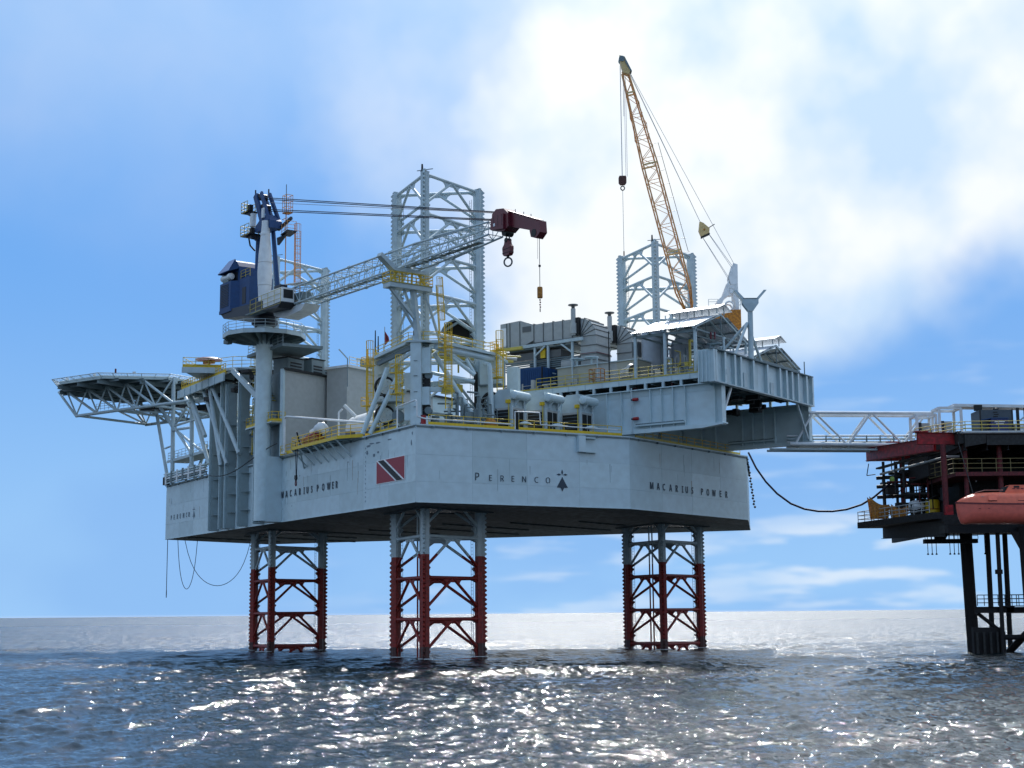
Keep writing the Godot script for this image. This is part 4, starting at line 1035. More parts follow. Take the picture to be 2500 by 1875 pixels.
	var heap := fin(g, "deck_pipework", "grey_dark", self, "stuff"); heap.transform = frame * Transform3D(Basis(), org)
	heap.set_meta("label", "tangle of pipes and small machinery inside the jack house's foot")
	g = Geo.new(); rng.seed = 78
	for i in 60:
		var t := rng.randf_range(4.0, 34.0); var p := along(PC, PL, t, 25.1, -rng.randf_range(1.2, 4.0)); var h := rng.randf_range(0.3, 1.5)
		if i % 3 == 0: g.tube(p, p + V(0, h, 0), rng.randf_range(0.06, 0.25), -1, 8)
		elif i % 3 == 1: g.box(p + V(0, h * 0.5, 0), V(rng.randf_range(0.3, 0.9), h, rng.randf_range(0.3, 0.9)))
		else: g.tube(p + V(0, h * 0.4, 0), p + V(rng.randf_range(-3, 3), h * 0.4, rng.randf_range(-1, 1)), rng.randf_range(0.05, 0.12), -1, 6)
	org = V(-8, 25, 4); heap = fin(g, "deck_clutter", "duct_dark", self, "stuff"); heap.transform = frame * Transform3D(Basis(), org)
	heap.set_meta("label", "low clutter of boxes and pipes along the port side deck")
	g = Geo.new()
	for i in 70:
		var p := V(rng.randf_range(-1.0, 28.0), 32.1, rng.randf_range(-17.0, -15.2)); var h := rng.randf_range(0.3, 1.7)
		if i % 3 == 0: g.tube(p, p + V(0, h, 0), rng.randf_range(0.04, 0.14), -1, 6)
		elif i % 3 == 1: g.box(p + V(0, h * 0.4, 0), V(rng.randf_range(0.2, 0.7), h * 0.8, rng.randf_range(0.2, 0.7)))
		else: g.tube(p + V(0, h * 0.5, 0), p + V(rng.randf_range(-3, 3), h * 0.5, 0), rng.randf_range(0.04, 0.1), -1, 6)
	org = V(14, 32, -16); heap = fin(g, "cantilever_clutter", "warm_grey", self, "stuff"); heap.transform = frame * Transform3D(Basis(), org)
	heap.set_meta("label", "small pipes and boxes along the cantilever deck's near edge")
	# the big round black intake behind the leg
	thing("round_intake", "big round black intake drum seen through the near leg's bracing", "intake drum", V(-1.5, 36.0, -6.9))
	var dirv := V(0.67, 0, 0.74); var bb := Basis(dirv.cross(Vector3.UP), dirv, dirv.cross(Vector3.UP).cross(dirv))
	lathe("drum_shell", "grey_dark", V(-1.5, 38.3, -6.9), [Vector2(1.9, 0.2), Vector2(2.15, 0.3), Vector2(2.2, 0.0), Vector2(2.2, -2.6), Vector2(0, -2.6)], 28, null, bb)
	lathe("dark_mouth", "black", V(-1.5, 38.3, -6.9), [Vector2(0, -1.2), Vector2(1.92, -1.2), Vector2(1.92, 0.25)], 28, null, bb)
	slab("mouth_hood", "grey_dark", [V(-3.4, 38.6, -5.3), V(-1.5, 40.2, -6.9), V(0.4, 38.6, -8.4), V(0.2, 38.4, -8.2), V(-1.5, 39.8, -6.8), V(-3.2, 38.4, -5.4)], dirv * 0.4)
	box("drum_stand", "cream_yellow", V(-1.5, 35.7, -6.9), V(2.6, 1.0, 2.6))
	thing("pipe_rack", "cream painted pipe rack crossing under the round black intake", "pipe rack", V(-1.0, 34.6, -2.0))
	for i in 7: tube("pipe", ["cream_yellow", "warm_grey", "cream_yellow", "white"][i % 4], V(-3.6 + 0.2 * i, 35.3 + 0.34 * (i % 4), -0.6 - 0.5 * i), V(4.6 + 0.2 * i, 34.7 + 0.34 * (i % 4), -6.6 - 0.5 * i), 0.1 + 0.05 * (i % 3))
	for i in 5: beam("rack_post", "cream_yellow", V(-3.0 + 1.9 * i, 33.2, -1.0 - 1.4 * i), V(-3.0 + 1.9 * i, 36.6, -1.0 - 1.4 * i), 0.15, 0.15)
	# red flag on its pole and two aerials
	thing("flag_pole", "small red flag with black stripe on a pole left of the near leg", "flag", V(-3.7, 35.0, 4.4))
	tube("pole", "grey", V(-3.7, 34.6, 4.4), V(-3.7, 38.0, 4.4), 0.045)
	slab("flag", "flag_red", [V(-3.66, 37.5, 4.4), V(-3.3, 36.8, 4.15), V(-3.25, 36.4, 4.1), V(-3.62, 35.8, 4.4)], V(0.02, 0, 0.03))
	slab("flag_band", "black", [V(-3.6, 37.2, 4.44), V(-3.5, 37.0, 4.36), V(-3.34, 36.5, 4.22), V(-3.42, 36.4, 4.3)], V(0.02, 0, 0.03))
	for q in [[V(-4.6, 35.0, 5.0), 2.6, "taller dark aerial pole left of the red flag"], [V(-4.25, 35.0, 4.9), 1.9, "shorter aerial pole beside the red flag"]]:
		thing("aerial_pole", q[2], "aerial", q[0]); tube("rod", "navy_dark", q[0], q[0] + V(0, q[1], 0), 0.09, 0.06); tube("rod_foot", "grey", q[0] + V(0, -0.5, 0), q[0], 0.12)
	# floodlight masts on the deckhouse edge
	thing("floodlight_mast", "thin mast with a long tilted floodlight above the deckhouse roof", "floodlight mast", V(-15.8, 35.0, -3.0))
	tube("mast", "grey_dark", V(-15.8, 33.0, -3.0), V(-15.8, 36.6, -3.0), 0.06); beam("lamp_head", "grey", V(-15.8, 36.5, -3.0), V(-16.7, 37.7, -2.4), 0.32, 0.16)
	thing("davit_lamp", "white tilted tube lamp on a bent post before the deckhouse wall", "deck lamp", V(-15.2, 25.2, -0.9))
	fin(Geo.new().path([V(-15.3, 25.2, -0.9), V(-15.3, 29.5, -0.9), V(-14.9, 29.9, -1.1)], 0.13, 8), "bent_post", "white"); tube("lamp_tube", "white", V(-14.8, 30.4, -1.3), V(-13.6, 29.0, -2.0), 0.22, -1, 12)


func port_side() -> void:
	# the walkway that stands out from the hull beside the crane pedestal, on brackets
	var w := func(s: float, y: float, o: float) -> Vector3: return along(PC, PL, s, y, o)
	thing("side_walkway", "yellow railed walkway on brackets along the port side by the crane", "walkway", w.call(22, 25.0, 0))
	var deck := [w.call(13.0, 25.15, 0.1), w.call(16.0, 25.15, 2.0), w.call(29.8, 25.15, 2.0), w.call(31.0, 25.15, 0.1)]
	slab("floor", "grey_dark", deck, V(0, 0.1, 0))
	for i in 3: beam("edge_channel", "yellow", deck[i] + V(0, 0.1, 0), deck[i + 1] + V(0, 0.1, 0), 0.1, 0.38)
	var q := []
	for p in deck: q.append(p + V(0, 0.25, 0))
	rails(q, "yellow", 1.2, 3, 1.7, 0.045)
	for i in 7:
		var s := 16.4 + i * 2.2
		beam("bracket", "hull_dull", w.call(s, 23.1, 0.05), w.call(s + 0.3, 25.1, 1.9), 0.16, 0.16)
		beam("outrigger", "hull_dull", w.call(s + 0.3, 25.05, 0.0), w.call(s + 0.3, 25.05, 2.0), 0.16, 0.16)
	beam("bracket", "hull_dull", w.call(30.5, 23.0, 0.05), w.call(27.6, 25.0, 1.9), 0.16, 0.16)
	thing("tarpaulin_bundle", "white tarpaulin bundled over machinery on the yellow side walkway", "covered machinery", w.call(23.4, 25.3, 1.0))
	var bump := noise(0.9, 3, 4)
	for b in [[23.0, 27.1, 0.95, 0.75], [24.6, 26.9, 0.8, 0.5], [22.6, 26.8, 0.6, 0.55]]:
		var g := Geo.new(); var c: Vector3 = w.call(b[0], b[1], 1.0); var grid := []
		for i in 13:
			var row := []
			for j in 9:
				var t := TAU * i / 12.0; var f := PI * j / 8.0
				var d := V(sin(f) * cos(t), cos(f), sin(f) * sin(t))
				row.append(c + d * (b[2] * (1.0 + 0.3 * bump.get_noise_3dv(d * 1.6 + c))) * V(1, b[3], 1))
			grid.append(row)
		for i in 12:
			for j in 8: 
				var a0: Vector3 = grid[i][j]; var a1: Vector3 = grid[i + 1][j]; var a2: Vector3 = grid[i + 1][j + 1]; var a3: Vector3 = grid[i][j + 1]
				g.tri(a0, a1, a2, a0 - c, a1 - c, a2 - c); g.tri(a0, a2, a3, a0 - c, a2 - c, a3 - c)
		fin(g, "tarpaulin", "white")
	tube("stand", "black", w.call(23.0, 25.3, 1.0), w.call(23.0, 26.6, 1.0), 0.1)
	thing("rescue_boat", "small orange and red rescue boat lying on the side walkway under white tarpaulin", "rescue boat", w.call(25.5, 25.4, 1.0))
	var u: Vector3 = (w.call(1, 0, 0) - w.call(0, 0, 0)); var o: Vector3 = w.call(0, 0, 1) - w.call(0, 0, 0)
	var k: Vector3 = w.call(22.3, 25.45, 1.0)
	slab("boat_hull", "amber", [k, k + u * 4.4, k + u * 5.2 + V(0, 0.7, 0), k - u * 0.2 + V(0, 0.6, 0)], o * 0.9)
	slab("boat_top", "red", [k + u * 0.4 + V(0, 0.6, 0), k + u * 4.4 + V(0, 0.65, 0), k + u * 3.4 + V(0, 1.0, 0), k + u * 1.0 + V(0, 1.1, 0)], o * 0.8)
	thing("hoist_tackle", "dark rope tackle and hook hanging over the port side above the lettering", "tackle", w.call(28.5, 21.0, 1.9))
	for s in [28.9, 28.2]: tube("fall_rope", "rope", w.call(s, 26.0 if s > 28.5 else 27.0, 1.9), w.call(28.5 + (s - 28.5) * 0.2, 21.6, 1.9), 0.05, -1, 5)
	slab("tackle_block", "black", [w.call(28.75, 21.9, 1.85), w.call(28.3, 21.9, 1.85), w.call(28.2, 21.5, 1.85), w.call(28.5, 21.2, 1.85), w.call(28.8, 21.5, 1.85)], o * 0.2)
	var ring := []
	for i in 11: ring.append(w.call(28.5 + sin(TAU * i / 10.0) * 0.22, 20.9 + cos(TAU * i / 10.0) * 0.3, 1.95))
	fin(Geo.new().path(ring, 0.07, 6), "tackle_hook", "maroon")
	tube("davit_arm", "black", w.call(28.9, 25.4, 1.2), w.call(28.4, 27.2, 1.95), 0.1)
	# white vent pipe crossing before the deckhouse
	thing("white_handrail_pipe", "long white pipe running from pedestal along the deckhouse wall", "pipe", w.call(33.5, 25.2, -0.6))
	fin(Geo.new().path([w.call(34.3, 25.1, 1.2), w.call(34.3, 29.6, 1.2), w.call(34.0, 29.8, 1.1), w.call(14.5, 26.9, -3.0)], 0.14, 8), "pipe_run", "white"); box("pipe_foot", "white", w.call(34.3, 25.2, 1.2), V(0.6, 0.2, 0.6))
	# sagging dark hose across the side columns
	thing("black_hose", "black hose sagging across the grey side columns left of the pedestal", "hose", w.call(45, 25, 2))
	var pts := []
	for i in 13:
		var t := i / 12.0
		pts.append(w.call(lerpf(34.5, 60.0, t), lerpf(26.4, 24.6, t) - 2.2 * sin(PI * t) * t, lerpf(2.1, 2.5, t)))
	fin(Geo.new().path(pts, 0.06, 6), "hose_run", "black"); tube("hose_end", "wire", pts[12], pts[12] + V(0, 0.3, 0), 0.09)
	# mooring ropes hanging in bights under the bow, left
	var b0 := V(-70.0, 16.7, -24.5)
	thing("hanging_rope", "thin rope with an eye hanging straight from the hull's far left corner", "rope", b0)
	tube("rope_line", "rope", V(-70.6, 16.8, -24.2), V(-70.6, 9.1, -24.2), 0.055, -1, 5)
	ring = []
	for i in 11: ring.append(V(-70.6 + 0.17 * sin(TAU * i / 10.0), 8.5 + 0.6 * cos(TAU * i / 10.0), -24.2 + 0.17 * sin(TAU * i / 10.0)))
	fin(Geo.new().path(ring, 0.06, 5), "rope_eye", "rope")
	for q2 in [["slack rope in a narrow bight under the hull's left end", V(-70.3, 16.8, -26.0), V(-68.6, 16.8, -28.5), 7.6], ["slack rope in a wide bight under the hull's left end", V(-69.6, 16.8, -26.8), V(-64.5, 16.8, -36.0), 7.1]]:
		thing("slack_rope", q2[0], "rope", q2[1])
		pts = []
		for i in 21:
			var t := i / 20.0
			pts.append(q2[1].lerp(q2[2], t) + V(0, -q2[3] * (1.0 - pow(2.0 * t - 1.0, 2.0) * (0.65 + 0.35 * pow(2.0 * t - 1.0, 4.0))), 0))
		fin(Geo.new().path(pts, 0.05, 5), "rope_bight", "rope")


func bow_end() -> void:
	# deckhouse: one long stern-facing wall, roof edge, machinery on the roof
	thing("deckhouse", "large plain pale deckhouse wall behind the crane pedestal", "deckhouse", V(-31, 25, -20))
	for i in 6:
		var z0 := -3.0 - i * 6.2
		slab("wall_panel", ["warm_grey", "warm_grey", "hull_dull"][i % 3], [V(-26.5, 25.05, z0 - 0.01), V(-26.5, 25.05, z0 - 6.19), V(-26.5, 36.2, z0 - 6.19), V(-26.5, 36.2, z0 - 0.01)], V(-0.2, 0, 0))
	slab("house_body", "grey_dark", [V(-26.75, 25.05, -3.1), V(-26.75, 25.05, -40.0), V(-36.0, 25.05, -40.0), V(-36.0, 25.05, -7.6)], V(0, 11.1, 0))
	beam("roof_edge", "black", V(-26.3, 36.3, -2.8), V(-26.3, 36.3, -40.2), 0.5, 0.25)
	box("corner_strip", "hull_dull", V(-26.6, 30.7, -2.85), V(0.5, 11.2, 0.35))
	for q in [[-29.5, -7.0, 2.6, 1.9, 3.0], [-29.0, -10.8, 2.4, 2.2, 2.4], [-30.0, -14.0, 2.6, 1.4, 2.0]]:
		var m := box("roof_fan_unit", "grey_dark", V(q[0], 36.4 + q[3] * 0.5, q[1]), V(q[2], q[3], q[4]))
		box("fan_unit_lid", "black", V(q[0], 36.5 + q[3], q[1]), V(q[2] + 0.3, 0.12, q[4] + 0.3), m)
		for j in 3: box("fan_slot", "black", V(q[0] + q[2] * 0.5 + 0.02, 36.9 + j * 0.4, q[1]), V(0.05, 0.2, q[4] * 0.7), m)
	rails([V(-26.4, 36.4, -12.5), V(-26.4, 36.4, -20.0)], "grey_dark", 1.1, 3, 1.6)
	for z in [-12.6, -13.9]: tube("wall_pipe", "black" if z > -13.0 else "hull_dull", V(-26.2, 26.0, z), V(-26.2, 37.3, z), 0.26, -1, 10)
	box("pipe_head", "grey_dark", V(-26.2, 37.4, -13.2), V(1.0, 0.7, 2.0))
	for z in [-14.9, -15.6]: tube("wall_pipe", "hull_dull" if z > -15.0 else "black", V(-26.25, 25.4, z), V(-26.25, 36.0, z), 0.16, -1, 8)
	thing("roof_cabin", "low white cabin with yellow rail on the deckhouse roof left of jack house", "cabin", V(-22, 33, -16))
	slab("cabin_wall", "warm_grey", [V(-22.5, 25.1, -10.6), V(-22.5, 25.1, -19.0), V(-26.0, 25.1, -19.0), V(-26.0, 25.1, -10.6)], V(0, 12.0, 0))
	box("roof_slab", "white", V(-24.2, 37.25, -14.8), V(4.2, 0.3, 8.9)); box("lantern_house", "grey_dark", V(-24.0, 38.2, -17.2), V(2.2, 1.6, 2.0)); box("lantern_roof", "grey", V(-24.0, 39.1, -17.2), V(3.0, 0.14, 2.8))
	rails([V(-22.3, 37.4, -10.8), V(-22.3, 37.4, -18.6)], "yellow", 1.1, 3, 1.5)
	thing("horizontal_tank", "white horizontal tank with rounded end low beside the jack house", "tank", V(-12, 26, -3))
	lathe("tank_shell", "white", V(-10.2, 27.8, -2.2), [Vector2(0, 0.6), Vector2(0.9, 0.45), Vector2(1.5, 0.0), Vector2(1.7, -0.6), Vector2(1.7, -6.0), Vector2(0, -6.0)], 24, null, Basis(V(0, 1, 0), V(0.9, 0, 0.44), V(0.44, 0, -0.9)))
	for x in [-11.5, -14.5]: box("saddle", "grey_dark", V(x, 25.7, -3.2), V(0.4, 1.3, 2.6))
	# port module seen between the side columns
	var w := func(s: float, y: float, o: float) -> Vector3: return along(PC, PL, s, y, o)
	thing("port_module", "narrow grey module behind the side columns on the port side", "module", w.call(52, 25, -1.5))
	slab("module_wall", "grey_dark", [w.call(44.5, 25.1, -3.2), w.call(60.5, 25.1, -3.2), w.call(60.5, 25.1, -0.9), w.call(44.5, 25.1, -0.9)], V(0, 5.2, 0))
	for i in 4:
		var gs := Geo.new(); var y0 := 26.4 + i * 2.6
		for k in 7: gs.beam(w.call(48.4, y0 + k * 0.36, 0.2), w.call(47.2, y0 + k * 0.36, 0.2), 0.06, 0.05)
		gs.beam(w.call(48.4, y0, 0.2), w.call(48.4, y0 + 2.3, 0.2), 0.07, 0.07); gs.beam(w.call(47.2, y0, 0.2), w.call(47.2, y0 + 2.3, 0.2), 0.07, 0.07); gs.beam(w.call(48.4, y0, 0.25), w.call(47.2, y0 + 2.3, 0.25), 0.12, 0.1)
		fin(gs, "stair_flight", "cream_yellow")
	for i in 2: beam("module_ledge", "grey", w.call(44.5, 27.0 + i * 2.6, -0.6), w.call(60.5, 27.0 + i * 2.6, -0.6), 0.5, 0.25)
	# small yellow-railed balcony left of the pedestal
	thing("balcony", "small yellow railed balcony between side column and pedestal", "balcony", w.call(42, 29, 1.6))
	slab("floor", "grey", [w.call(36.4, 29.3, 0.2), w.call(45.6, 29.3, 0.2), w.call(45.6, 29.3, 2.2), w.call(36.4, 29.3, 2.2)], V(0, 0.18, 0))
	rails([w.call(45.6, 29.5, 2.1), w.call(36.4, 29.5, 2.1), w.call(36.4, 29.5, 0.3)], "yellow", 1.2, 4, 1.1, 0.04, "yellow")
	for i in 4: box("locker", ["grey_dark", "black", "grey_dark", "cream_yellow"][i], w.call(38.0 + i * 1.9, 30.0, 1.0), V(1.0, 1.1, 0.8))
	for s in [40.0, 43.0]: tube("post", "grey", w.call(s, 25.1, 1.0), w.call(s, 36.0, 1.0), 0.14)
	# terrace on top of the columns, with its sloping brace and stair
	thing("terrace", "yellow railed grey terrace beside the helideck on top of columns", "terrace", w.call(56, 37, 0))
	slab("floor", "grey", [V(-50.3, 39.0, -7.5), V(-46.5, 39.0, -11.3), V(-44.3, 39.0, -11.4), V(-40.0, 39.0, -14.0), V(-42.0, 39.0, -18.0), V(-55.0, 39.0, -19.0), V(-54.0, 39.0, -14.0)], V(0, 0.4, 0))
	slab("lower_floor", "grey_dark", [w.call(73.0, 38.0, 2.2), w.call(50.0, 38.0, 1.8), w.call(50.0, 38.0, -4.0), w.call(73.0, 38.0, -4.0)], V(0, 0.3, 0))
	for i in 7: box("girder_rib", "hull_pale", w.call(73.2 - i * 2.6, 37.6, 2.46), V(0.12, 1.1, 0.2))
	beam("edge_girder", "hull_dull", w.call(74.0, 37.6, 2.3), w.call(54.0, 37.6, 2.3), 0.25, 1.15); beam("end_girder", "grey", V(-50.2, 39.1, -7.4), V(-46.4, 39.1, -11.2), 0.25, 0.8)
	rails([V(-54.0, 39.4, -14.0), V(-50.2, 39.4, -7.6), V(-46.5, 39.4, -11.3), V(-44.3, 39.4, -11.4), V(-41.0, 39.4, -13.4)], "cream_yellow", 1.5, 3, 1.5, 0.045)
	rails([V(-50.2, 39.4, -7.6), V(-46.5, 39.4, -11.3)], "yellow", 0.5, 2, 1.5, 0.06, "yellow")
	rails([w.call(73.0, 38.3, 2.1), w.call(54.0, 38.3, 2.1)], "yellow", 1.2, 4, 1.0, 0.05, "yellow")
	box("foam_monitor", "amber", V(-48.6, 40.5, -11.0), V(1.6, 0.5, 0.8)); lathe("monitor_hood", "maroon", V(-48.6, 40.8, -11.0), [Vector2(2.0, 0), Vector2(1.6, 0.2), Vector2(0, 0.25)], 10); tube("monitor_stem", "yellow", V(-48.6, 39.4, -11.0), V(-48.6, 40.4, -11.0), 0.2)
	beam("sloping_brace", "grey", w.call(51.5, 38.2, 2.0), w.call(42.0, 33.2, 1.8), 0.4, 0.7); beam("sloping_brace", "grey", w.call(51.5, 38.2, -0.6), w.call(42.0, 33.2, -0.6), 0.4, 0.7)
	slab("upper_floor", "grey_dark", [w.call(34.5, 38.9, 1.6), w.call(45.5, 38.9, 2.2), w.call(45.5, 38.9, -4.0), w.call(34.5, 38.9, -4.0)], V(0, 0.4, 0))
	rails([w.call(34.5, 39.3, 1.5), w.call(45.3, 39.3, 2.1), w.call(45.3, 39.3, -3.0)], "grey", 1.2, 3, 1.6)
	for k in 14: box("stair_tread", "cream_yellow", w.call(46.5 - k * 0.55, 38.0 - k * 0.42, 0.9), V(0.5, 0.08, 1.1))
	var g := Geo.new(); rng.seed = 12
	for k in 30: g.box(w.call(rng.randf_range(47, 63), 35.2 + rng.randf() * 2.8, rng.randf_range(-3, 1.5)), V(rng.randf_range(0.3, 2.0), rng.randf_range(0.2, 0.8), rng.randf_range(0.3, 2.0)))
	fin(g, "under_floor_services", "black", null, "stuff")
	for k in 9: box("panel", "cream_yellow", w.call(64.5 + k * 0.8, 38.0 + 0.3 * (k % 3), -2.0 - 0.5 * k), V(0.7, 1.6, 0.5))
	# leaning struts between terrace and hull, port side
	thing("strut_frame", "grid of leaning grey struts between the hull's left end and helideck", "support frame", w.call(64, 25, 0))
	for q in [[62.0, 38.0, 1.5, 49.7, 26.6, 1.5, 0.3], [65.4, 37.8, 1.5, 54.5, 25.6, 1.5, 0.28], [62.6, 38.0, 1.5, 56.9, 25.6, 1.5, 0.3], [71.4, 36.0, 1.0, 63.3, 26.4, 1.0, 0.3], [72.9, 38.0, 1.0, 65.2, 30.6, 1.0, 0.3], [77.3, 38.6, 0.5, 73.2, 35.7, 0.6, 0.28], [81.5, 33.8, 0.4, 73.1, 29.0, 0.4, 0.22], [90.0, 38.4, 0.4, 82.2, 33.9, 0.4, 0.28], [81.5, 33.9, 0.4, 75.3, 36.0, 0.5, 0.2], [81.2, 33.9, 0.4, 65.8, 33.7, 0.4, 0.18], [90.5, 38.3, 0.4, 65.0, 35.8, 0.6, 0.24], [81.3, 33.3, 0.4, 73.4, 32.8, 0.4, 0.2], [79.9, 32.8, 0.2, 68.0, 28.5, 0.2, 0.2], [82.7, 41.2, 0.3, 82.0, 25.1, 0.3, 0.32], [73.6, 37.2, 0.3, 72.9, 25.3, 0.3, 0.32], [91.5, 38.0, 0.3, 83.9, 25.2, 0.3, 0.27], [86.0, 30.9, 0.3, 81.9, 31.0, 0.3, 0.14], [82.0, 25.3, -3.0, 76.0, 30.6, -3.0, 0.25], [76.0, 36.5, -3.0, 66.0, 28.0, -3.0, 0.22], [70.0, 37.0, -4.0, 60.0, 27.0, -4.0, 0.22], [60.0, 37.0, -4.0, 69.0, 28.0, -4.0, 0.2], [82.0, 25.2, -6.0, 82.4, 37.0, -6.0, 0.3], [66.2, 25.2, -4.0, 66.4, 38.0, -4.0, 0.28]]:
		tube("strut", "grey", w.call(q[0], q[1], q[2]), w.call(q[3], q[4], q[5]), q[6], -1, 10)
	for q in [[90.3, 38.3, 0.4, 0.4], [81.6, 33.6, 0.35, 0.42], [73.6, 37.0, 0.35, 0.42], [73.0, 29.0, 0.35, 0.38], [81.9, 41.0, 0.3, 0.4]]: lathe("strut_node", "grey", w.call(q[0], q[1] - 0.5, q[2]), [Vector2(q[3] * 0.8, 0), Vector2(q[3], 0.2), Vector2(q[3], 0.8), Vector2(q[3] * 0.8, 1.0)], 12)
	thing("left_platform", "small railed platform low on the strut frame above the hull's left end", "platform", w.call(76, 28, 0))
	slab("floor", "grey_dark", [w.call(66.5, 28.6, 0.2), w.call(85.0, 28.6, 0.2), w.call(85.0, 28.6, -3.0), w.call(66.5, 28.6, -3.0)], V(0, 0.3, 0))
	rails([w.call(66.6, 28.9, 0.15), w.call(84.9, 28.9, 0.15), w.call(84.9, 28.9, -2.8)], "grey", 1.15, 3, 1.6)
	for s in [77.5, 70.0]: beam("knee_brace", "grey_dark", w.call(s, 25.2, -0.3), w.call(s - 3.0, 28.5, -0.3), 0.3, 0.3)
	beam("platform_edge", "grey", w.call(66.5, 28.7, 0.25), w.call(85.0, 28.7, 0.25), 0.1, 0.4)
	thing("stowed_gangway", "stack of long grey bars and louvres along the hull's top left edge", "stowed gangway", w.call(74, 25, 0.2))
	for i in 5: beam("bar", ["grey", "grey_dark", "white", "grey", "hull_pale"][i], w.call(66.0, 25.25 + i * 0.36, 0.5), w.call(85.0, 25.25 + i * 0.36, 0.5), 0.5, 0.16 + 0.04 * (i % 3))
	for i in 7: box("clamp", "grey_dark" if i % 2 else "white", w.call(67.5 + i * 2.7, 26.0, 0.8), V(0.35, 1.9, 0.12))
	box("end_locker", "black", w.call(84.0, 25.6, 0.7), V(0.8, 1.2, 0.5))


func helideck() -> void:
	thing("helideck", "octagonal grey helideck on trusses standing out over the platform's left end", "helideck", V(-80, 36.5, -26))
	var c := V(-80, 41.2, -26); var deck := []; var net := []
	for i in 8:
		var t := TAU * (i + 0.5) / 8.0
		deck.append(c + V(cos(t), 0, sin(t)) * 12.7); net.append(c + V(cos(t) * 14.1, 0.6, sin(t) * 14.1))
	slab("deck_plate", "grey_dark", deck, V(0, 0.35, 0))
	for i in 8:
		var a: Vector3 = deck[i] + V(0, 0.15, 0); var b: Vector3 = deck[(i + 1) % 8] + V(0, 0.15, 0); var na: Vector3 = net[i]; var nb: Vector3 = net[(i + 1) % 8]
		beam("edge_beam", "hull_dull", a, b, 0.3, 0.5)
		tube("net_rail", "grey", na, nb, 0.06, -1, 6)
		var g := Geo.new()
		for k in 24:
			var t := (k + 0.5) / 24.0; g.tube(a.lerp(b, t), na.lerp(nb, t), 0.014, -1, 3, false)
		for k in 7: g.tube(a.lerp(na, (k + 1) / 8.0), b.lerp(nb, (k + 1) / 8.0), 0.014, -1, 3, false)
		fin(g, "safety_net", "grey", null, "stuff")
		for k in 5: beam("net_arm", "grey", a.lerp(b, k / 5.0), na.lerp(nb, k / 5.0), 0.07, 0.1)
	for k in 9:
		var z := -36.5 + k * 2.62
		var half := 12.6 if absf(z + 26) < 5.0 else 12.6 - (absf(z + 26) - 5.0)
		ibeam("deck_stringer", "grey_dark", V(-80 - half, 40.95, z), V(-80 + half, 40.95, z), 0.25, 0.45)
	for k in 5:
		var x := -89.0 + k * 4.6; var half := 12.6 if absf(x + 80) < 5.0 else 12.6 - (absf(x + 80) - 5.0)
		ibeam("cross_beam", "grey_dark", V(x, 40.6, -26 - half), V(x, 40.6, -26 + half), 0.3, 0.6)
	# two side trusses and the bottom frame
	for z in [-18.8, -33.2]:
		tube("bottom_chord", "grey", V(-86.5, 36.7, z), V(-56.0, 37.0, z), 0.24, -1, 10)
		tube("end_raker", "grey", V(-91.0, 41.0, z), V(-86.5, 36.7, z), 0.2, -1, 10)
		var top := [-89.0, -84.0, -79.5, -75.0, -70.8, -64.2]; var bot := [-86.5, -81.6, -76.8, -72.6, -68.2, -64.1]
		for i in 6:
			tube("truss_post", "grey", V(top[i], 40.9, z), V(bot[i] if i > 3 else top[i] + 2.6, 36.8, z), 0.13, -1, 8)
			if i < 5:
				tube("truss_diagonal", "grey", V(top[i], 40.9, z), V(bot[i + 1], 36.8, z), 0.2, -1, 10)
				tube("truss_diagonal", "grey", V(bot[i], 36.8, z), V(top[i + 1], 40.9, z), 0.12, -1, 8)
		if z > -26.0: continue
		tube("raking_post", "grey", V(-68.2, 36.9, z), V(-69.6, 25.2, z - 4.0 if z > -26 else z + 4.0), 0.28, -1, 12)
		tube("raking_post", "grey", V(-68.2, 36.9, z), V(-63.8, 31.0, z), 0.26, -1, 12)
		tube("upright", "grey", V(-64.1, 40.9, z), V(-63.9, 25.2, z - 1.0 if z > -26 else z + 1.0), 0.3, -1, 12)
		tube("upright", "grey", V(-58.0, 40.0, z), V(-57.6, 25.2, z), 0.3, -1, 12)
		tube("tie", "grey", V(-66.6, 31.0, z), V(-56.0, 31.4, z), 0.18, -1, 10)
		tube("brace", "grey", V(-63.9, 31.0, z), V(-57.8, 36.9, z), 0.18, -1, 10); tube("brace", "grey", V(-63.9, 31.0, z), V(-58.4, 26.0, z), 0.18, -1, 10)
	for x in [-86.5, -76.8, -68.2, -57.8]: tube("cross_chord", "grey", V(x, 36.8, -18.8), V(x, 36.8, -33.2), 0.2, -1, 10)
	for i in 3: tube("plan_brace", "grey", V([-86.5, -76.8, -68.2][i], 36.8, -18.8 if i % 2 else -33.2), V([-76.8, -68.2, -57.8][i], 36.8, -33.2 if i % 2 else -18.8), 0.15, -1, 8)
	box("service_walkway", "black", V(-75, 37.9, -27), V(9.0, 0.5, 2.4)); box("service_walkway", "black", V(-66, 37.6, -30), V(9.0, 0.9, 3.0))
	for q in [[-88, 38.2, -24], [-84, 38.0, -28], [-80, 37.8, -22]]: rails([V(q[0], q[1], q[2]), V(q[0] + 4.0, q[1], q[2])], "white", 1.1, 3, 1.0)
	tube("windsock_light", "maroon", V(-72.5, 41.8, -14.6), V(-72.5, 42.4, -14.6), 0.14)
	for q in [[-83.5, -14.4], [-77.0, -14.3], [-70.5, -16.5]]: box("deck_light", "white", V(q[0], 41.85, q[1]), V(0.4, 0.3, 0.3))

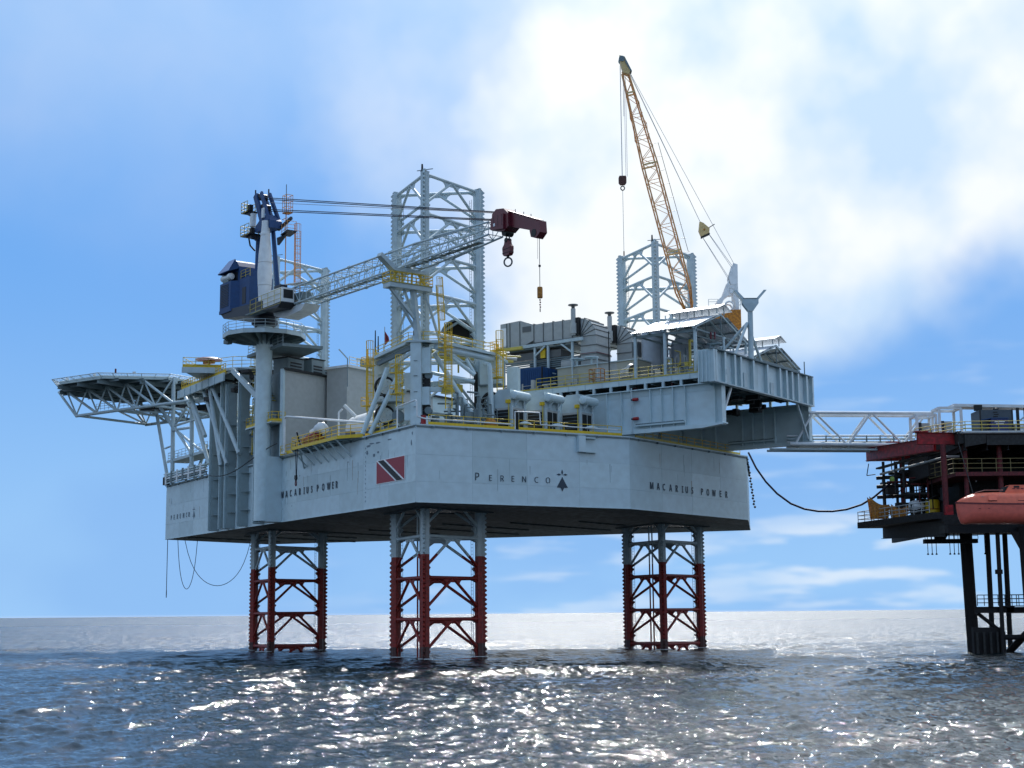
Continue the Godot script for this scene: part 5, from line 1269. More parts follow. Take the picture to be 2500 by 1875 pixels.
# ---------------- the cantilever that stands out over the stern, and what it carries
func cantilever() -> void:
	thing("cantilever", "grey cantilever deck with deep ribbed girders and end wall jutting over the stern", "cantilever deck", V(15, 25.5, -26))
	for z in [-14.3, -38.0]:
		var o := 1.0
		slab("girder_web", "hull", [V(-2, 25.9, z), V(30.1, 25.9, z), V(30.1, 30.6, z), V(-2, 30.6, z)], V(0, 0, -0.06))
		box("top_flange", "hull_pale", V(14.05, 30.62, z), V(32.2, 0.1, 0.9))
		slab("bottom_flange", "hull_pale", [V(-2, 25.45, z + 0.4), V(27.6, 25.55, z + 0.4), V(30.4, 25.85, z + 0.4), V(30.4, 26.0, z + 0.4), V(-2, 25.95, z + 0.4)], V(0, 0, -0.86))
		for x in [1.5, 5.0, 8.5, 12.0, 15.0, 17.0, 20.87, 22.33, 23.85, 25.4, 29.2]:
			for sg in [1.0, -1.0]: box("stiffener", "hull_pale", V(x, 28.25, z + 0.22 * sg - 0.03), V(0.07, 4.6, 0.38))
		box("web_band", "hull_dull", V(14.0, 30.2, z + 0.01), V(32.0, 0.75, 0.05))
		box("rack_bar", "hull_dull", V(22.1, 26.42, z + 0.3), V(6.5, 0.18, 0.5))
		var g := Geo.new()
		for i in 30: g.box(V(19.0 + i * 0.21, 26.58, z + 0.3), V(0.1, 0.14, 0.3))
		fin(g, "rack_teeth", "grey_dark", null, "stuff")
		box("end_plate", "hull_pale", V(30.12, 28.2, z - 0.03), V(0.08, 4.9, 0.9))
	tube("fire_main", "grey", V(18.5, 25.6, -13.8), V(18.5, 30.9, -13.8), 0.09)
	# deck edge beam over the girder on short posts
	for z in [-14.3, -37.9]:
		box("deck_edge", "hull", V(13.5, 31.65, z), V(33.0, 0.62, 0.3)); box("deck_gutter", "cream_yellow", V(13.5, 32.04, z + 0.02), V(33.0, 0.14, 0.36))
		for i in 14:
			box("deck_post", "grey", V(-1.0 + i * 2.35, 31.0, z), V(0.3, 0.68, 0.3)); box("edge_stiffener", "grey", V(0.2 + i * 2.35, 31.65, z + 0.17), V(0.06, 0.6, 0.06))
	box("deck_plate", "grey_dark", V(13.5, 31.9, -26.1), V(33.0, 0.12, 23.4))
	for i in 12: ibeam("under_beam", "grey_dark", V(-1.5 + i * 2.8, 31.5, -14.4), V(-1.5 + i * 2.8, 31.5, -37.8), 0.3, 0.7)
	for i in 4: ibeam("under_girder", "grey_dark", V(-2, 31.0, -18.5 - i * 5.0), V(30, 31.0, -18.5 - i * 5.0), 0.3, 0.5)
	rails([V(4.8, 32.1, -14.35), V(13.2, 32.1, -14.35)], "cream_yellow", 1.25, 3, 1.9, 0.045)
	rails([V(14.6, 32.1, -14.35), V(28.4, 32.1, -14.35)], "cream_yellow", 1.2, 3, 1.9, 0.045)
	rails([V(13.0, 32.1, -14.3), V(13.0, 32.1, -13.4), V(14.6, 32.1, -13.4), V(14.6, 32.1, -14.3)], "amber", 1.5, 3, 0.8, 0.05)
	# the end wall: plates, ribs, doubler plates, top and bottom edges
	for i in 9:
		var z0 := -11.45 - i * 2.97
		slab("wall_plate", ["hull", "hull_pale", "hull", "hull_dull"][i % 4], [V(30.14, 30.35, z0 - 0.01), V(30.14, 30.35, z0 - 2.96), V(30.14, 34.0, z0 - 2.96), V(30.14, 34.0, z0 - 0.01)], V(-0.1, 0, 0))
	for z in [-11.5, -12.0, -14.19, -16.62, -18.16, -21.43, -25.18, -28.67, -30.52, -32.14, -33.91, -36.42, -38.2]:
		box("wall_rib", "hull_dull", V(30.36, 32.15, z), V(0.42, 3.6, 0.12))
		box("rib_face", "hull", V(30.58, 32.15, z), V(0.06, 3.6, 0.4))
	for q in [[-15.4, 1.9], [-19.9, 1.7], [-27.0, 1.4], [-31.3, 1.6], [-35.2, 1.3]]: box("doubler", "grey", V(30.22, 30.6 + q[1] * 0.5, q[0]), V(0.1, q[1], 0.9))
	box("wall_top_edge", "grey_dark", V(30.3, 34.05, -24.8), V(0.75, 0.12, 27.0)); box("wall_bottom_edge", "grey", V(30.35, 30.35, -24.8), V(0.7, 0.14, 27.0))
	slab("return_wall", "hull_dull", [V(28.6, 30.35, -11.4), V(30.1, 30.35, -11.4), V(30.1, 34.0, -11.4), V(28.6, 34.0, -11.4)], V(0, 0, -0.1)); slab("return_wall", "hull_dull", [V(28.6, 30.35, -11.4), V(28.6, 30.35, -14.3), V(28.6, 34.0, -14.3), V(28.6, 34.0, -11.4)], V(0.1, 0, 0))
	for x in [28.7, 29.2, 29.7]: box("return_rib", "hull", V(x, 32.15, -11.3), V(0.1, 3.6, 0.2))
	beam("end_brace", "white", V(30.0, 30.3, -16.6), V(30.0, 27.0, -14.4), 0.22, 0.22); beam("end_brace", "grey", V(30.0, 30.3, -34.5), V(30.0, 26.2, -37.4), 0.25, 0.25)
	var g2 := Geo.new(); rng.seed = 31
	for i in 60:
		var p := V(rng.randf_range(4, 29), rng.randf_range(29.6, 31.0), rng.randf_range(-36, -16))
		if i % 2: g2.box(p, V(rng.randf_range(0.3, 1.8), rng.randf_range(0.3, 0.9), rng.randf_range(0.3, 1.8)))
		else: g2.tube(p, p + V(0, 0, rng.randf_range(-4, 4)), rng.randf_range(0.06, 0.2), -1, 6)
	fin(g2, "under_deck_services", "black", null, "stuff")
	for q in [[29.5, "upper red clamp box on the cantilever's near girder"], [27.25, "lower red clamp box on the cantilever's near girder"]]:
		thing("hose_box", q[1], "hose box", V(18.9, q[0], -13.9))
		lathe("red_drum", "red", V(18.7, q[0], -13.75), [Vector2(0, 0), Vector2(0.17, 0.02), Vector2(0.2, 0.08), Vector2(0.2, 0.64), Vector2(0.17, 0.7), Vector2(0, 0.72)], 12, null, Basis(V(0, -1, 0), V(1, 0, 0), V(0, 0, 1))); box("clamp", "black", V(18.6, q[0], -13.9), V(0.3, 0.16, 0.4))
	# lower deck store under the near deck edge
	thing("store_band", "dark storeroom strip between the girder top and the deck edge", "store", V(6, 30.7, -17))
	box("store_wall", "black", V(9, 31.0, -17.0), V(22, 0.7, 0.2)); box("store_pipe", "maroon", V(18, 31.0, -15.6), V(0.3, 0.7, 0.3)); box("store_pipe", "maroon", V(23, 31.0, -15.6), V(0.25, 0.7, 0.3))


func duct(called: String, label: String, z1: float, x0: float, xr: float, dz: float, yt: float, yb: float, inlet: bool) -> void:
	# a square steel exhaust duct: inlet hood, level run, elbow, down leg
	thing(called, label, "exhaust duct", V(xr, 35.0, z1 - dz * 0.5), "square exhaust ducts")
	var zz := V(0, 0, -dz)
	var joints := []
	if inlet:
		slab("inlet_hood", "duct", [V(x0, yb - 0.3, z1), V(x0 + 3.1, yb - 0.4, z1), V(x0 + 3.1, yt + 0.75, z1), V(x0, yt + 0.6, z1)], zz)
		slab("taper", "duct", [V(x0 + 3.1, yb - 0.4, z1 - 0.01), V(x0 + 5.2, yb + 0.35, z1 - 0.01), V(x0 + 5.2, yt, z1 - 0.01), V(x0 + 3.1, yt + 0.75, z1 - 0.01)], V(0, 0, -dz + 0.02))
		box("inlet_opening", "flag_white", V(x0 + 0.5, (yt + yb) * 0.5, z1 + 0.03), V(0.9, 2.4, 0.05)); box("access_panel", "duct_dark", V(x0 + 4.1, (yt + yb) * 0.5 + 0.7, z1 + 0.03), V(1.3, 0.7, 0.05))
		joints = [x0 + 1.0, x0 + 1.5, x0 + 3.05]
		x0 += 5.2
	var rad := yt - yb
	var ex := xr - rad
	slab("level_run", "duct", [V(x0, yb, z1), V(ex, yb, z1), V(ex, yt, z1), V(x0, yt, z1)], zz)
	var x := x0
	while x < ex:
		joints.append(x); x += 1.45
	for j in joints: box("flange_joint", "duct_dark", V(j, (yt + yb) * 0.5, z1 - dz * 0.5), V(0.09, rad + (0.22 if j >= x0 - 0.1 else 1.2), dz + 0.16))
	# elbow in five mitred pieces about its inner corner
	var inn := V(ex, yb, z1)
	for k in 5:
		var t0 := PI * 0.5 * (1.0 - k / 5.0); var t1 := PI * 0.5 * (1.0 - (k + 1) / 5.0)
		slab("elbow_piece", "duct" if k % 2 else "duct_pale", [inn + V(cos(t0), sin(t0), 0) * 0.12, inn + V(cos(t0), sin(t0), 0) * rad, inn + V(cos(t1), sin(t1), 0) * rad, inn + V(cos(t1), sin(t1), 0) * 0.12], zz)
		var d := V(cos(t1), sin(t1), 0)
		box("elbow_joint", "duct_dark", inn + d * rad * 0.55 + zz * 0.5, V(0.08, rad * 0.98, dz + 0.14), null, Basis(V(0, 0, 1), t1 - PI * 0.5))
	slab("down_leg", "duct", [V(ex + 0.1, 34.9, z1), V(xr, 34.9, z1), V(xr, yb, z1), V(ex + 0.1, yb, z1)], zz)
	for y in [yb - 1.2, yb - 2.3, yb - 3.0]: box("leg_joint", "duct_dark", V(ex + 0.1 + rad * 0.5, y, z1 - dz * 0.5), V(rad + 0.1, 0.1, dz + 0.16))
	box("red_stripe", "maroon", V(ex + 0.1 + rad * 0.5, yb - 2.15, z1 - dz * 0.5), V(rad + 0.04, 0.07, dz + 0.04))
	# exhaust pipe with a rain cap standing in front
	tube("stack_pipe", "warm_grey", V(ex - 0.6, yb + 0.2, z1 + 0.5), V(ex - 0.6, yt + 1.2, z1 + 0.5), 0.3, -1, 12); tube("stack_sleeve", "warm_grey", V(ex - 0.6, yb + 0.4, z1 + 0.5), V(ex - 0.6, yb + 1.7, z1 + 0.5), 0.42, -1, 12)
	lathe("rain_cap", "duct_dark", V(ex - 0.6, yt + 1.2, z1 + 0.5), [Vector2(0.2, 0), Vector2(0.24, 0.3), Vector2(0.62, 0.4), Vector2(0.62, 0.52), Vector2(0, 0.55)], 14)
	box("duct_shutter", "black", V(ex - 0.1, yb + rad * 0.55, z1 + 0.2), V(0.55, rad * 0.95, 0.5))


func topside() -> void:
	duct("exhaust_duct", "nearer square steel duct with inlet hood and elbow, left of the tanks", -19.0, -3.8, 10.6, 3.4, 41.25, 38.9, true)
	duct("exhaust_duct", "second square steel duct, its elbow showing just right of the nearer duct", -24.5, 1.5, 12.6, 3.4, 40.9, 38.5, false)
	thing("duct_trestle", "steel trestle of posts and beams carrying the nearer square duct", "trestle", V(3, 32, -19))
	for x in [-3.0, 1.8, 3.8, 7.4]: beam("trestle_post", "grey", V(x, 32.0, -18.6), V(x, 38.4, -18.6), 0.26, 0.26)
	beam("trestle_beam", "grey", V(-4, 38.35, -18.5), V(9, 38.55, -18.5), 0.3, 0.4); beam("trestle_brace", "grey", V(1.8, 37.0, -18.5), V(3.4, 38.2, -18.5), 0.18, 0.18); beam("trestle_brace", "grey", V(7.4, 37.0, -18.5), V(5.8, 38.2, -18.5), 0.18, 0.18)
	box("trestle_deck", "grey_dark", V(1.0, 38.1, -20.8), V(13.0, 0.14, 4.4)); box("hood_platform", "cream_yellow", V(-2.2, 38.3, -18.4), V(4.6, 0.4, 0.7))
	rails([V(-9.0, 38.3, -17.6), V(-4.0, 38.3, -17.6)], "cream_yellow", 1.1, 2, 1.6)
	thing("turbine_module", "long low warm grey equipment module under the ducts", "equipment module", V(12, 32, -19))
	for i in 4: slab("module_panel", ["duct_warm", "duct_warm", "warm_grey", "duct_warm"][i], [V(6.2 + i * 2.85, 32.1, -17.0), V(9.03 + i * 2.85, 32.1, -17.0), V(9.03 + i * 2.85, 34.85, -17.0), V(6.2 + i * 2.85, 34.85, -17.0)], V(0, 0, -0.12))
	box("module_body", "duct_warm", V(11.9, 33.45, -21.0), V(11.4, 2.7, 7.6)); box("module_roof_lip", "grey", V(11.9, 34.88, -19.0), V(11.7, 0.12, 4.4))
	for x in [8.8, 10.9]: lathe("roof_vent", "hull_pale", V(x, 34.9, -17.4), [Vector2(0.12, 0), Vector2(0.12, 0.8), Vector2(0.9, 0.85), Vector2(0.9, 0.95), Vector2(0, 1.0)], 14)
	tube("module_pipe", "grey", V(8.6, 32.1, -16.6), V(8.6, 36.0, -16.6), 0.09); tube("module_pipe", "black", V(13.8, 32.1, -16.7), V(13.8, 38.6, -16.7), 0.07); tube("module_pipe", "grey", V(12.2, 32.1, -16.6), V(12.2, 35.6, -16.6), 0.08)
	box("vent_hatch", "duct_dark", V(15.4, 36.7, -20.6), V(0.9, 1.9, 0.8)); box("hatch_grille", "black", V(15.5, 36.7, -20.15), V(0.6, 1.5, 0.05))
	lathe("turbine_bell", "duct_pale", V(17.2, 33.2, -16.4), [Vector2(0.95, 0.4), Vector2(1.1, 0.0), Vector2(0.8, -0.6), Vector2(0.7, -1.6), Vector2(0, -1.7)], 18, null, Basis(V(0, -1, 0), V(0.94, 0, 0.34), V(-0.34, 0, 0.94)))
	thing("silencer_box", "dark round topped machinery beneath the ducts behind the blue container", "machinery", V(4, 33, -20))
	box("machine_case", "duct_dark", V(3.0, 34.6, -21.0), V(5.0, 3.6, 3.4)); lathe("machine_drum", "duct", V(5.5, 35.6, -20.0), [Vector2(0, 0), Vector2(1.2, 0.02), Vector2(1.2, 2.4), Vector2(0, 2.42)], 18, null, Basis(V(0, -1, 0), V(1, 0, 0), V(0, 0, 1)))
	box("cable_tray", "duct_dark", V(1.0, 37.2, -20.4), V(9.0, 0.9, 3.0))
	for i in 5: tube("tray_pipe", "grey_dark", V(-3.0, 36.5 - i * 0.25, -19.0), V(7.0, 36.6 - i * 0.25, -19.0), 0.09, -1, 6)
	box("yellow_cabinet", "yellow", V(2.9, 37.4, -18.9), V(0.7, 1.3, 0.4))
	# blue container
	thing("shipping_container", "navy blue shipping container on the cantilever deck under the ducts", "container", V(2.3, 32.5, -17.7))
	var cc := box("container_body", "navy", V(2.3, 33.85, -17.7), V(4.6, 2.6, 3.4))
	for i in 15: box("side_corrugation", "navy", V(0.3 + i * 0.29, 33.85, -15.97), V(0.13, 2.2, 0.07))
	for i in 4: box("door_bar", "navy_dark", V(4.63, 33.85, -16.5 - i * 0.8), V(0.05, 2.4, 0.07))
	for z in [-16.9, -18.5]: box("door", "navy", V(4.62, 33.85, z), V(0.05, 2.3, 1.5))
	for i in 3: box("door_print", "grey", V(4.66, 34.6 - i * 0.6, -18.6), V(0.02, 0.16, 0.8 - i * 0.15))
	for x in [0.05, 4.55]:
		for z in [-16.02, -19.38]: box("corner_post", "navy_dark", V(x, 33.85, z), V(0.16, 2.64, 0.16))
	thing("yellow_valve_stand", "small amber valve wheel stand beside the blue container", "valve stand", V(-0.2, 31.4, -15.4))
	tube("stand_post", "amber", V(-0.2, 31.0, -15.4), V(-0.2, 33.0, -15.4), 0.16); lathe("valve_wheel", "amber", V(-0.2, 33.0, -15.4), [Vector2(0, 0), Vector2(0.42, 0.02), Vector2(0.42, 0.12), Vector2(0, 0.14)], 12); box("stand_box", "yellow", V(0.2, 31.9, -15.3), V(0.9, 1.0, 0.5))
	# upright tanks
	for q in [[17.4, -21.6, 1.62, 6.9, "big plain grey upright tank in front of right lattice tower"], [20.2, -23.0, 1.15, 5.7, "smaller upright tank under the left edge of the shed roof"], [23.6, -24.6, 1.0, 5.0, "upright tank farthest right, half hidden in shed pipework"]]:
		thing("upright_tank", q[4], "tank", V(q[0], 32, q[1]), "upright tanks on the cantilever deck")
		var r: float = q[2]; var h: float = q[3]
		lathe("tank_shell", "tank", V(q[0], 32.0, q[1]), [Vector2(r, 0), Vector2(r, h - 0.4), Vector2(r * 0.93, h - 0.1), Vector2(r * 0.7, h), Vector2(0, h + 0.05)], 28)
		lathe("tank_lid", "grey_dark", V(q[0], 32.0 + h, q[1]), [Vector2(r * 0.62, 0), Vector2(r * 0.62, 0.22), Vector2(0, 0.25)], 16)
		for y in [0.4, h - 0.6]: lathe("tank_band", "grey", V(q[0], 32.0 + y, q[1]), [Vector2(r, 0), Vector2(r + 0.04, 0.02), Vector2(r + 0.04, 0.1), Vector2(r, 0.12)], 28)
		box("tank_fitting", "black", V(q[0] + r * 0.75, 33.6, q[1] + r * 0.72), V(0.3, 1.0, 0.2))
		tube("tank_pipe", "grey_dark", V(q[0] + r * 0.9, 32.2, q[1] + r * 0.6), V(q[0] + r * 0.9, 32.0 + h * 0.8, q[1] + r * 0.6), 0.08)
	shed("roof_shelter", "nearer open shed with bright two-tier metal roof over pipework", V(18.6, 32, -15.6), 8.5, -20.8, 14.2, 37.35, 40.0)
	shed("roof_shelter", "farther open shed with bright two-tier metal roof beyond the end wall", V(19.5, 32, -26.2), 9.5, -31.8, 13.4, 35.2, 37.6)
	# process skid between tanks under the near roof
	thing("process_skid", "dense grey process pipework skid under the nearer shed roof", "process skid", V(25, 32, -19))
	rng.seed = 55
	box("skid_base", "grey_dark", V(25.0, 32.2, -19.0), V(8.0, 0.3, 5.0))
	for i in 34:
		var p := V(rng.randf_range(21.6, 28.6), 32.3, rng.randf_range(-21.4, -16.4)); var hh := rng.randf_range(1.0, 4.2); var rr := rng.randf_range(0.05, 0.16)
		var to := p + V(rng.randf_range(-1.6, 1.6) if i % 2 else 0.0, hh, 0.0 if i % 2 else rng.randf_range(-1.6, 1.6))
		fin(Geo.new().path([p, V(p.x, to.y, p.z), to], rr, 6), "pipe", ["grey", "grey_dark", "tank", "grey", "cream_yellow", "duct"][i % 6])
		if i % 4 == 0: box("valve_box", ["grey_dark", "black", "cream_yellow"][i % 3], p + V(0, hh * 0.6, 0), V(0.5, 0.45, 0.4))
	for x in [22.6, 25.4]: lathe("filter_vessel", "tank", V(x, 32.3, -18.2), [Vector2(0.0, 0), Vector2(0.5, 0.1), Vector2(0.5, 2.4), Vector2(0.35, 2.7), Vector2(0, 2.75)], 14)
	tube("fire_extinguisher", "maroon", V(27.4, 36.2, -17.0), V(27.4, 37.0, -17.0), 0.12); tube("fire_extinguisher", "maroon", V(27.8, 36.2, -17.2), V(27.8, 37.0, -17.2), 0.12)
	# the Y-shaped boom crutch on a post with stays
	thing("crutch", "grey Y shaped crane crutch on a braced post rising from the end wall", "crutch", V(29.6, 34, -22.2))
	tube("post", "grey", V(29.9, 33.8, -22.2), V(29.9, 40.2, -22.4), 0.34, 0.3, 12)
	for q in [[29.6, -18.3], [29.6, -26.0], [25.6, -20.5]]: tube("stay", "grey", V(29.6, 38.6, -22.1), V(q[0], 33.9, q[1]), 0.17, -1, 10)
	var cu := V(0.82, 0, -0.57); var cv := V(0.57, 0, 0.82); var cc2 := V(29.9, 0, -22.4)
	for o in [0.4, -0.4]: slab("saddle_plate", "grey", [cc2 + cu * -0.3 + cv * o + V(0, 40.0, 0), cc2 + cu * 0.3 + cv * o + V(0, 40.0, 0), cc2 + cu * 0.95 + cv * o + V(0, 40.9, 0), cc2 + cu * 0.95 + cv * o + V(0, 41.4, 0), cc2 + cu * -0.95 + cv * o + V(0, 41.4, 0), cc2 + cu * -0.95 + cv * o + V(0, 40.9, 0)], cv * 0.08)
	slab("saddle_floor", "grey_dark", [cc2 + cu * 0.9 + cv * 0.5 + V(0, 41.42, 0), cc2 + cu * 0.9 - cv * 0.5 + V(0, 41.42, 0), cc2 - cu * 0.9 - cv * 0.5 + V(0, 41.42, 0), cc2 - cu * 0.9 + cv * 0.5 + V(0, 41.42, 0)], V(0, 0.12, 0))
	for sg in [1.0, -1.0]: slab("saddle_arm", "grey", [cc2 + cu * 0.85 * sg + cv * 0.5 + V(0, 41.25, 0), cc2 + cu * 1.95 * sg + cv * 0.5 + V(0, 42.5, 0), cc2 + cu * 1.6 * sg + cv * 0.5 + V(0, 42.5, 0), cc2 + cu * 0.75 * sg + cv * 0.5 + V(0, 41.55, 0)], cv * -1.0)
	tube("end_aerial", "grey_dark", V(29.8, 34.0, -37.6), V(29.8, 36.0, -37.6), 0.07)


func shed(called: String, label: String, at: Vector3, len_: float, zr: float, wide: float, ye: float, yr: float) -> void:
	# roof ridge runs along x at z = zr; at = near left corner on the deck; two slopes, raised ridge vent, posts and trusses
	thing(called, label, "shelter", at, "open sheds on the cantilever deck")
	var x0 := at.x; var x1 := at.x + len_; var zn := zr + wide * 0.5; var zf := zr - wide * 0.5
	# corrugated sheets: each slope in strips
	var k := int(len_ / 0.95)
	for sd in [zn, zf]:
		for i in k:
			var xa := x0 + len_ * i / k; var xb := x0 + len_ * (i + 1) / k - 0.015
			var g := Geo.new()
			var dirn := V(0, ye - yr, sd - zr)
			var up := V(1, 0, 0).cross(dirn).normalized() * (0.05 if sd > zr else -0.05)
			for c in 4:
				var a := lerpf(xa, xb, c / 4.0); var b := lerpf(xa, xb, (c + 0.5) / 4.0); var e := lerpf(xa, xb, (c + 1.0) / 4.0)
				var off := dirn * 0.16
				g.quad(V(a, yr, zr) + off, V(b, yr, zr) + off + up, V(b, ye, sd) + up, V(a, ye, sd)); g.quad(V(b, yr, zr) + off + up, V(e, yr, zr) + off, V(e, ye, sd), V(b, ye, sd) + up)
			fin(g, "roof_sheet", "roof_sheet")
		# the upper tier over the ridge
		var yv := yr + 0.95
		for i in int(k * 0.8):
			var xa := x0 + len_ * 0.16 + len_ * 0.88 * i / int(k * 0.8); var xb := xa + len_ * 0.88 / int(k * 0.8) - 0.015
			var d2 := V(0, ye - yr, sd - zr) * 0.27
			var g := Geo.new()
			for c in 4:
				var a := lerpf(xa, xb, c / 4.0); var b := lerpf(xa, xb, (c + 0.5) / 4.0); var e := lerpf(xa, xb, (c + 1.0) / 4.0)
				var up := V(0, 0.045, 0)
				g.quad(V(a, yv, zr), V(b, yv, zr) + up, V(b, yv, zr) + d2 + up, V(a, yv, zr) + d2); g.quad(V(b, yv, zr) + up, V(e, yv, zr), V(e, yv, zr) + d2, V(b, yv, zr) + d2 + up)
			fin(g, "ridge_sheet", "roof_sheet")
	for i in 5:
		var x := lerpf(x0 + 0.3, x1 - 0.3, i / 4.0)
		for sd in [zn, zf]:
			beam("rafter", "grey", V(x, yr - 0.25, zr), V(x, ye - 0.2, sd), 0.14, 0.24)
			beam("vent_leg", "grey", V(x, yr - 0.2, zr + (0.9 if sd > zr else -0.9)), V(x, yr + 0.7, zr + (0.9 if sd > zr else -0.9)), 0.1, 0.1)
			if i % 2 == 0: beam("post", "grey", V(x, at.y, lerpf(sd, zr, 0.08)), V(x, ye, lerpf(sd, zr, 0.08)), 0.3, 0.3)
		beam("tie_beam", "grey_dark", V(x, ye - 0.25, zn), V(x, ye - 0.25, zf), 0.12, 0.2)
		beam("king_post", "grey_dark", V(x, ye - 0.2, zr), V(x, yr - 0.3, zr), 0.1, 0.1)
	for f in [0.06, 0.38, 0.7]:
		for sd in [zn, zf]: beam("purlin", "grey_dark", V(x0, lerpf(ye, yr, f) - 0.12, lerpf(sd, zr, f)), V(x1, lerpf(ye, yr, f) - 0.12, lerpf(sd, zr, f)), 0.12, 0.12)
	for sd in [zn, zf]: beam("eaves_beam", "grey_dark", V(x0, ye - 0.45, lerpf(sd, zr, 0.08)), V(x1, ye - 0.45, lerpf(sd, zr, 0.08)), 0.2, 0.3)


# ---------------- world frame from here: the slim yellow crane, bridge, neighbour platform
func second_crane() -> void:
	frame = Transform3D(); var z := -190.0
	thing("lattice_crane", "tall slim crane with rusty yellow lattice boom rising behind the sheds", "crane", V(26, 40, z))
	var f := V(22.9, 42.6, z); var t := V(15.2, 75.2, z)
	var ax := (t - f).normalized(); var side := ax.cross(V(0, 0, 1)).normalized()
	var L := f.distance_to(t)
	var ch := func(d: float, a: float, b: float) -> Vector3:
		var w := 0.92 * clampf(d / 3.5 + 0.35, 0.35, 1.0) * clampf((L - d) / 14.0 + 0.42, 0.42, 1.0)
		return f + ax * d + side * a * w + V(0, 0, b * w)
	for a in [1.0, -1.0]:
		for b in [1.0, -1.0]:
			var mk := [0.0, 3.5, 8.5, 20.5, L]
			for i in 4: tube("boom_chord", "rust_orange" if i != 0 else "amber", ch.call(mk[i], a, b), ch.call(mk[i + 1], a, b), 0.1, -1, 6)
	var n := 22
	for i in n:
		var d0 := L * i / n; var d1 := L * (i + 1) / n; var s := 1.0 if i % 2 else -1.0
		for b in [1.0, -1.0]:
			tube("lacing", "rust_orange", ch.call(d0, s, b), ch.call(d1, -s, b), 0.04, -1, 5); tube("lacing", "rust_orange", ch.call(d0, b, s), ch.call(d1, b, -s), 0.04, -1, 5)
			if i % 2 == 0: tube("lacing_tie", "rust_orange", ch.call(d0, 1, b), ch.call(d0, -1, b), 0.045, -1, 5)
	for d in [8.5, 20.5, 30.5]:
		for b in [1.0, -1.0]: beam("section_frame", "boom_cream", ch.call(d, 1, b), ch.call(d, -1, b), 0.16, 0.2)
	slab("boom_head", "boom_cream", [V(14.5, 77.4, z + 0.5), V(15.2, 77.2, z + 0.5), V(15.95, 75.4, z + 0.5), V(15.7, 74.8, z + 0.5), V(15.0, 75.0, z + 0.5), V(14.55, 76.6, z + 0.5)], V(0, 0, -1.0))
	slab("head_guard", "grey_dark", [V(15.3, 76.9, z + 0.6), V(16.1, 75.2, z + 0.6), V(15.9, 75.2, z + 0.6), V(15.2, 76.5, z + 0.6)], V(0, 0, -1.2))
	tube("head_sheave", "grey_dark", V(14.8, 76.9, z - 0.6), V(14.8, 76.9, z + 0.6), 0.4, -1, 12)
	# white A-frame with round holes, built as plates round the openings
	for zz in [z + 0.9, z - 0.9]:
		slab("mast_plate", "white", [V(28.1, 46.4, zz), V(29.0, 46.3, zz), V(29.05, 49.0, zz), V(28.5, 49.2, zz), V(27.9, 47.4, zz)], V(0, 0, 0.12))
		slab("mast_plate", "white", [V(28.62, 42.6, zz), V(29.1, 42.6, zz), V(29.0, 46.3, zz), V(28.62, 46.3, zz)], V(0, 0, 0.12))
		slab("mast_plate", "white", [V(26.3, 43.9, zz), V(26.9, 43.9, zz), V(28.0, 46.4, zz), V(27.8, 46.9, zz), V(27.0, 44.9, zz), V(26.2, 44.2, zz)], V(0, 0, 0.12))
		for y in [45.6, 43.6]:
			var r0 := 0.36 if y > 45 else 0.55; var cx := 28.15 if y > 45 else 27.85
			var p := []
			for i in 25: p.append(V(cx + cos(TAU * i / 24.0) * r0, y + sin(TAU * i / 24.0) * r0, zz + 0.06))
			fin(Geo.new().path(p, 0.13, 5), "ring_stiffener", "white")
		slab("mast_web", "white", [V(27.2, 44.6, zz), V(28.0, 46.3, zz), V(28.65, 46.3, zz), V(28.65, 44.2, zz), V(28.4, 44.5, zz), V(28.4, 45.2, zz), V(27.9, 45.15, zz)], V(0, 0, 0.1))
	tube("mast_sheave", "grey", V(28.6, 48.3, z - 0.9), V(28.6, 48.3, z + 1.0), 0.35, -1, 12); tube("mast_pin", "grey_dark", V(28.4, 47.0, z - 0.9), V(28.4, 47.0, z + 1.0), 0.25, -1, 10)
	slab("machinery_house", "amber", [V(26.0, 40.2, z + 1.6), V(29.2, 40.2, z + 1.6), V(29.2, 43.0, z + 1.6), V(27.0, 42.9, z + 1.6), V(26.0, 42.2, z + 1.6)], V(0, 0, -3.2))
	box("crane_cab", "amber", V(24.4, 41.2, z), V(3.0, 2.2, 2.4)); lathe("crane_pillar", "grey", V(26.2, 32.1, z), [Vector2(1.1, 0), Vector2(1.1, 7.2), Vector2(1.6, 7.6), Vector2(1.6, 8.1), Vector2(0, 8.1)], 20)
	rails([V(29.2, 43.0, z + 1.5), V(29.2, 43.0, z - 1.5)], "grey", 1.2, 2, 1.5); rails([V(25.2, 43.6, z + 0.9), V(26.4, 43.6, z + 0.9)], "grey", 0.9, 2, 0.8)
	# luffing gear: bridle block, pendants and reeving
	slab("bridle_block", "boom_cream", [V(24.45, 54.9, z + 0.35), V(24.9, 54.7, z + 0.35), V(25.7, 54.0, z + 0.35), V(25.65, 53.4, z + 0.35), V(24.65, 52.8, z + 0.35), V(24.3, 53.7, z + 0.35)], V(0, 0, -0.7))
	beam("bridle_edge", "black", V(24.6, 52.8, z), V(25.7, 53.3, z), 0.75, 0.16); tube("bridle_pin", "amber", V(25.0, 53.8, z - 0.45), V(25.0, 53.8, z + 0.45), 0.12)
	tube("bridle_link", "wire", V(25.6, 54.1, z), V(26.4, 54.6, z), 0.06)
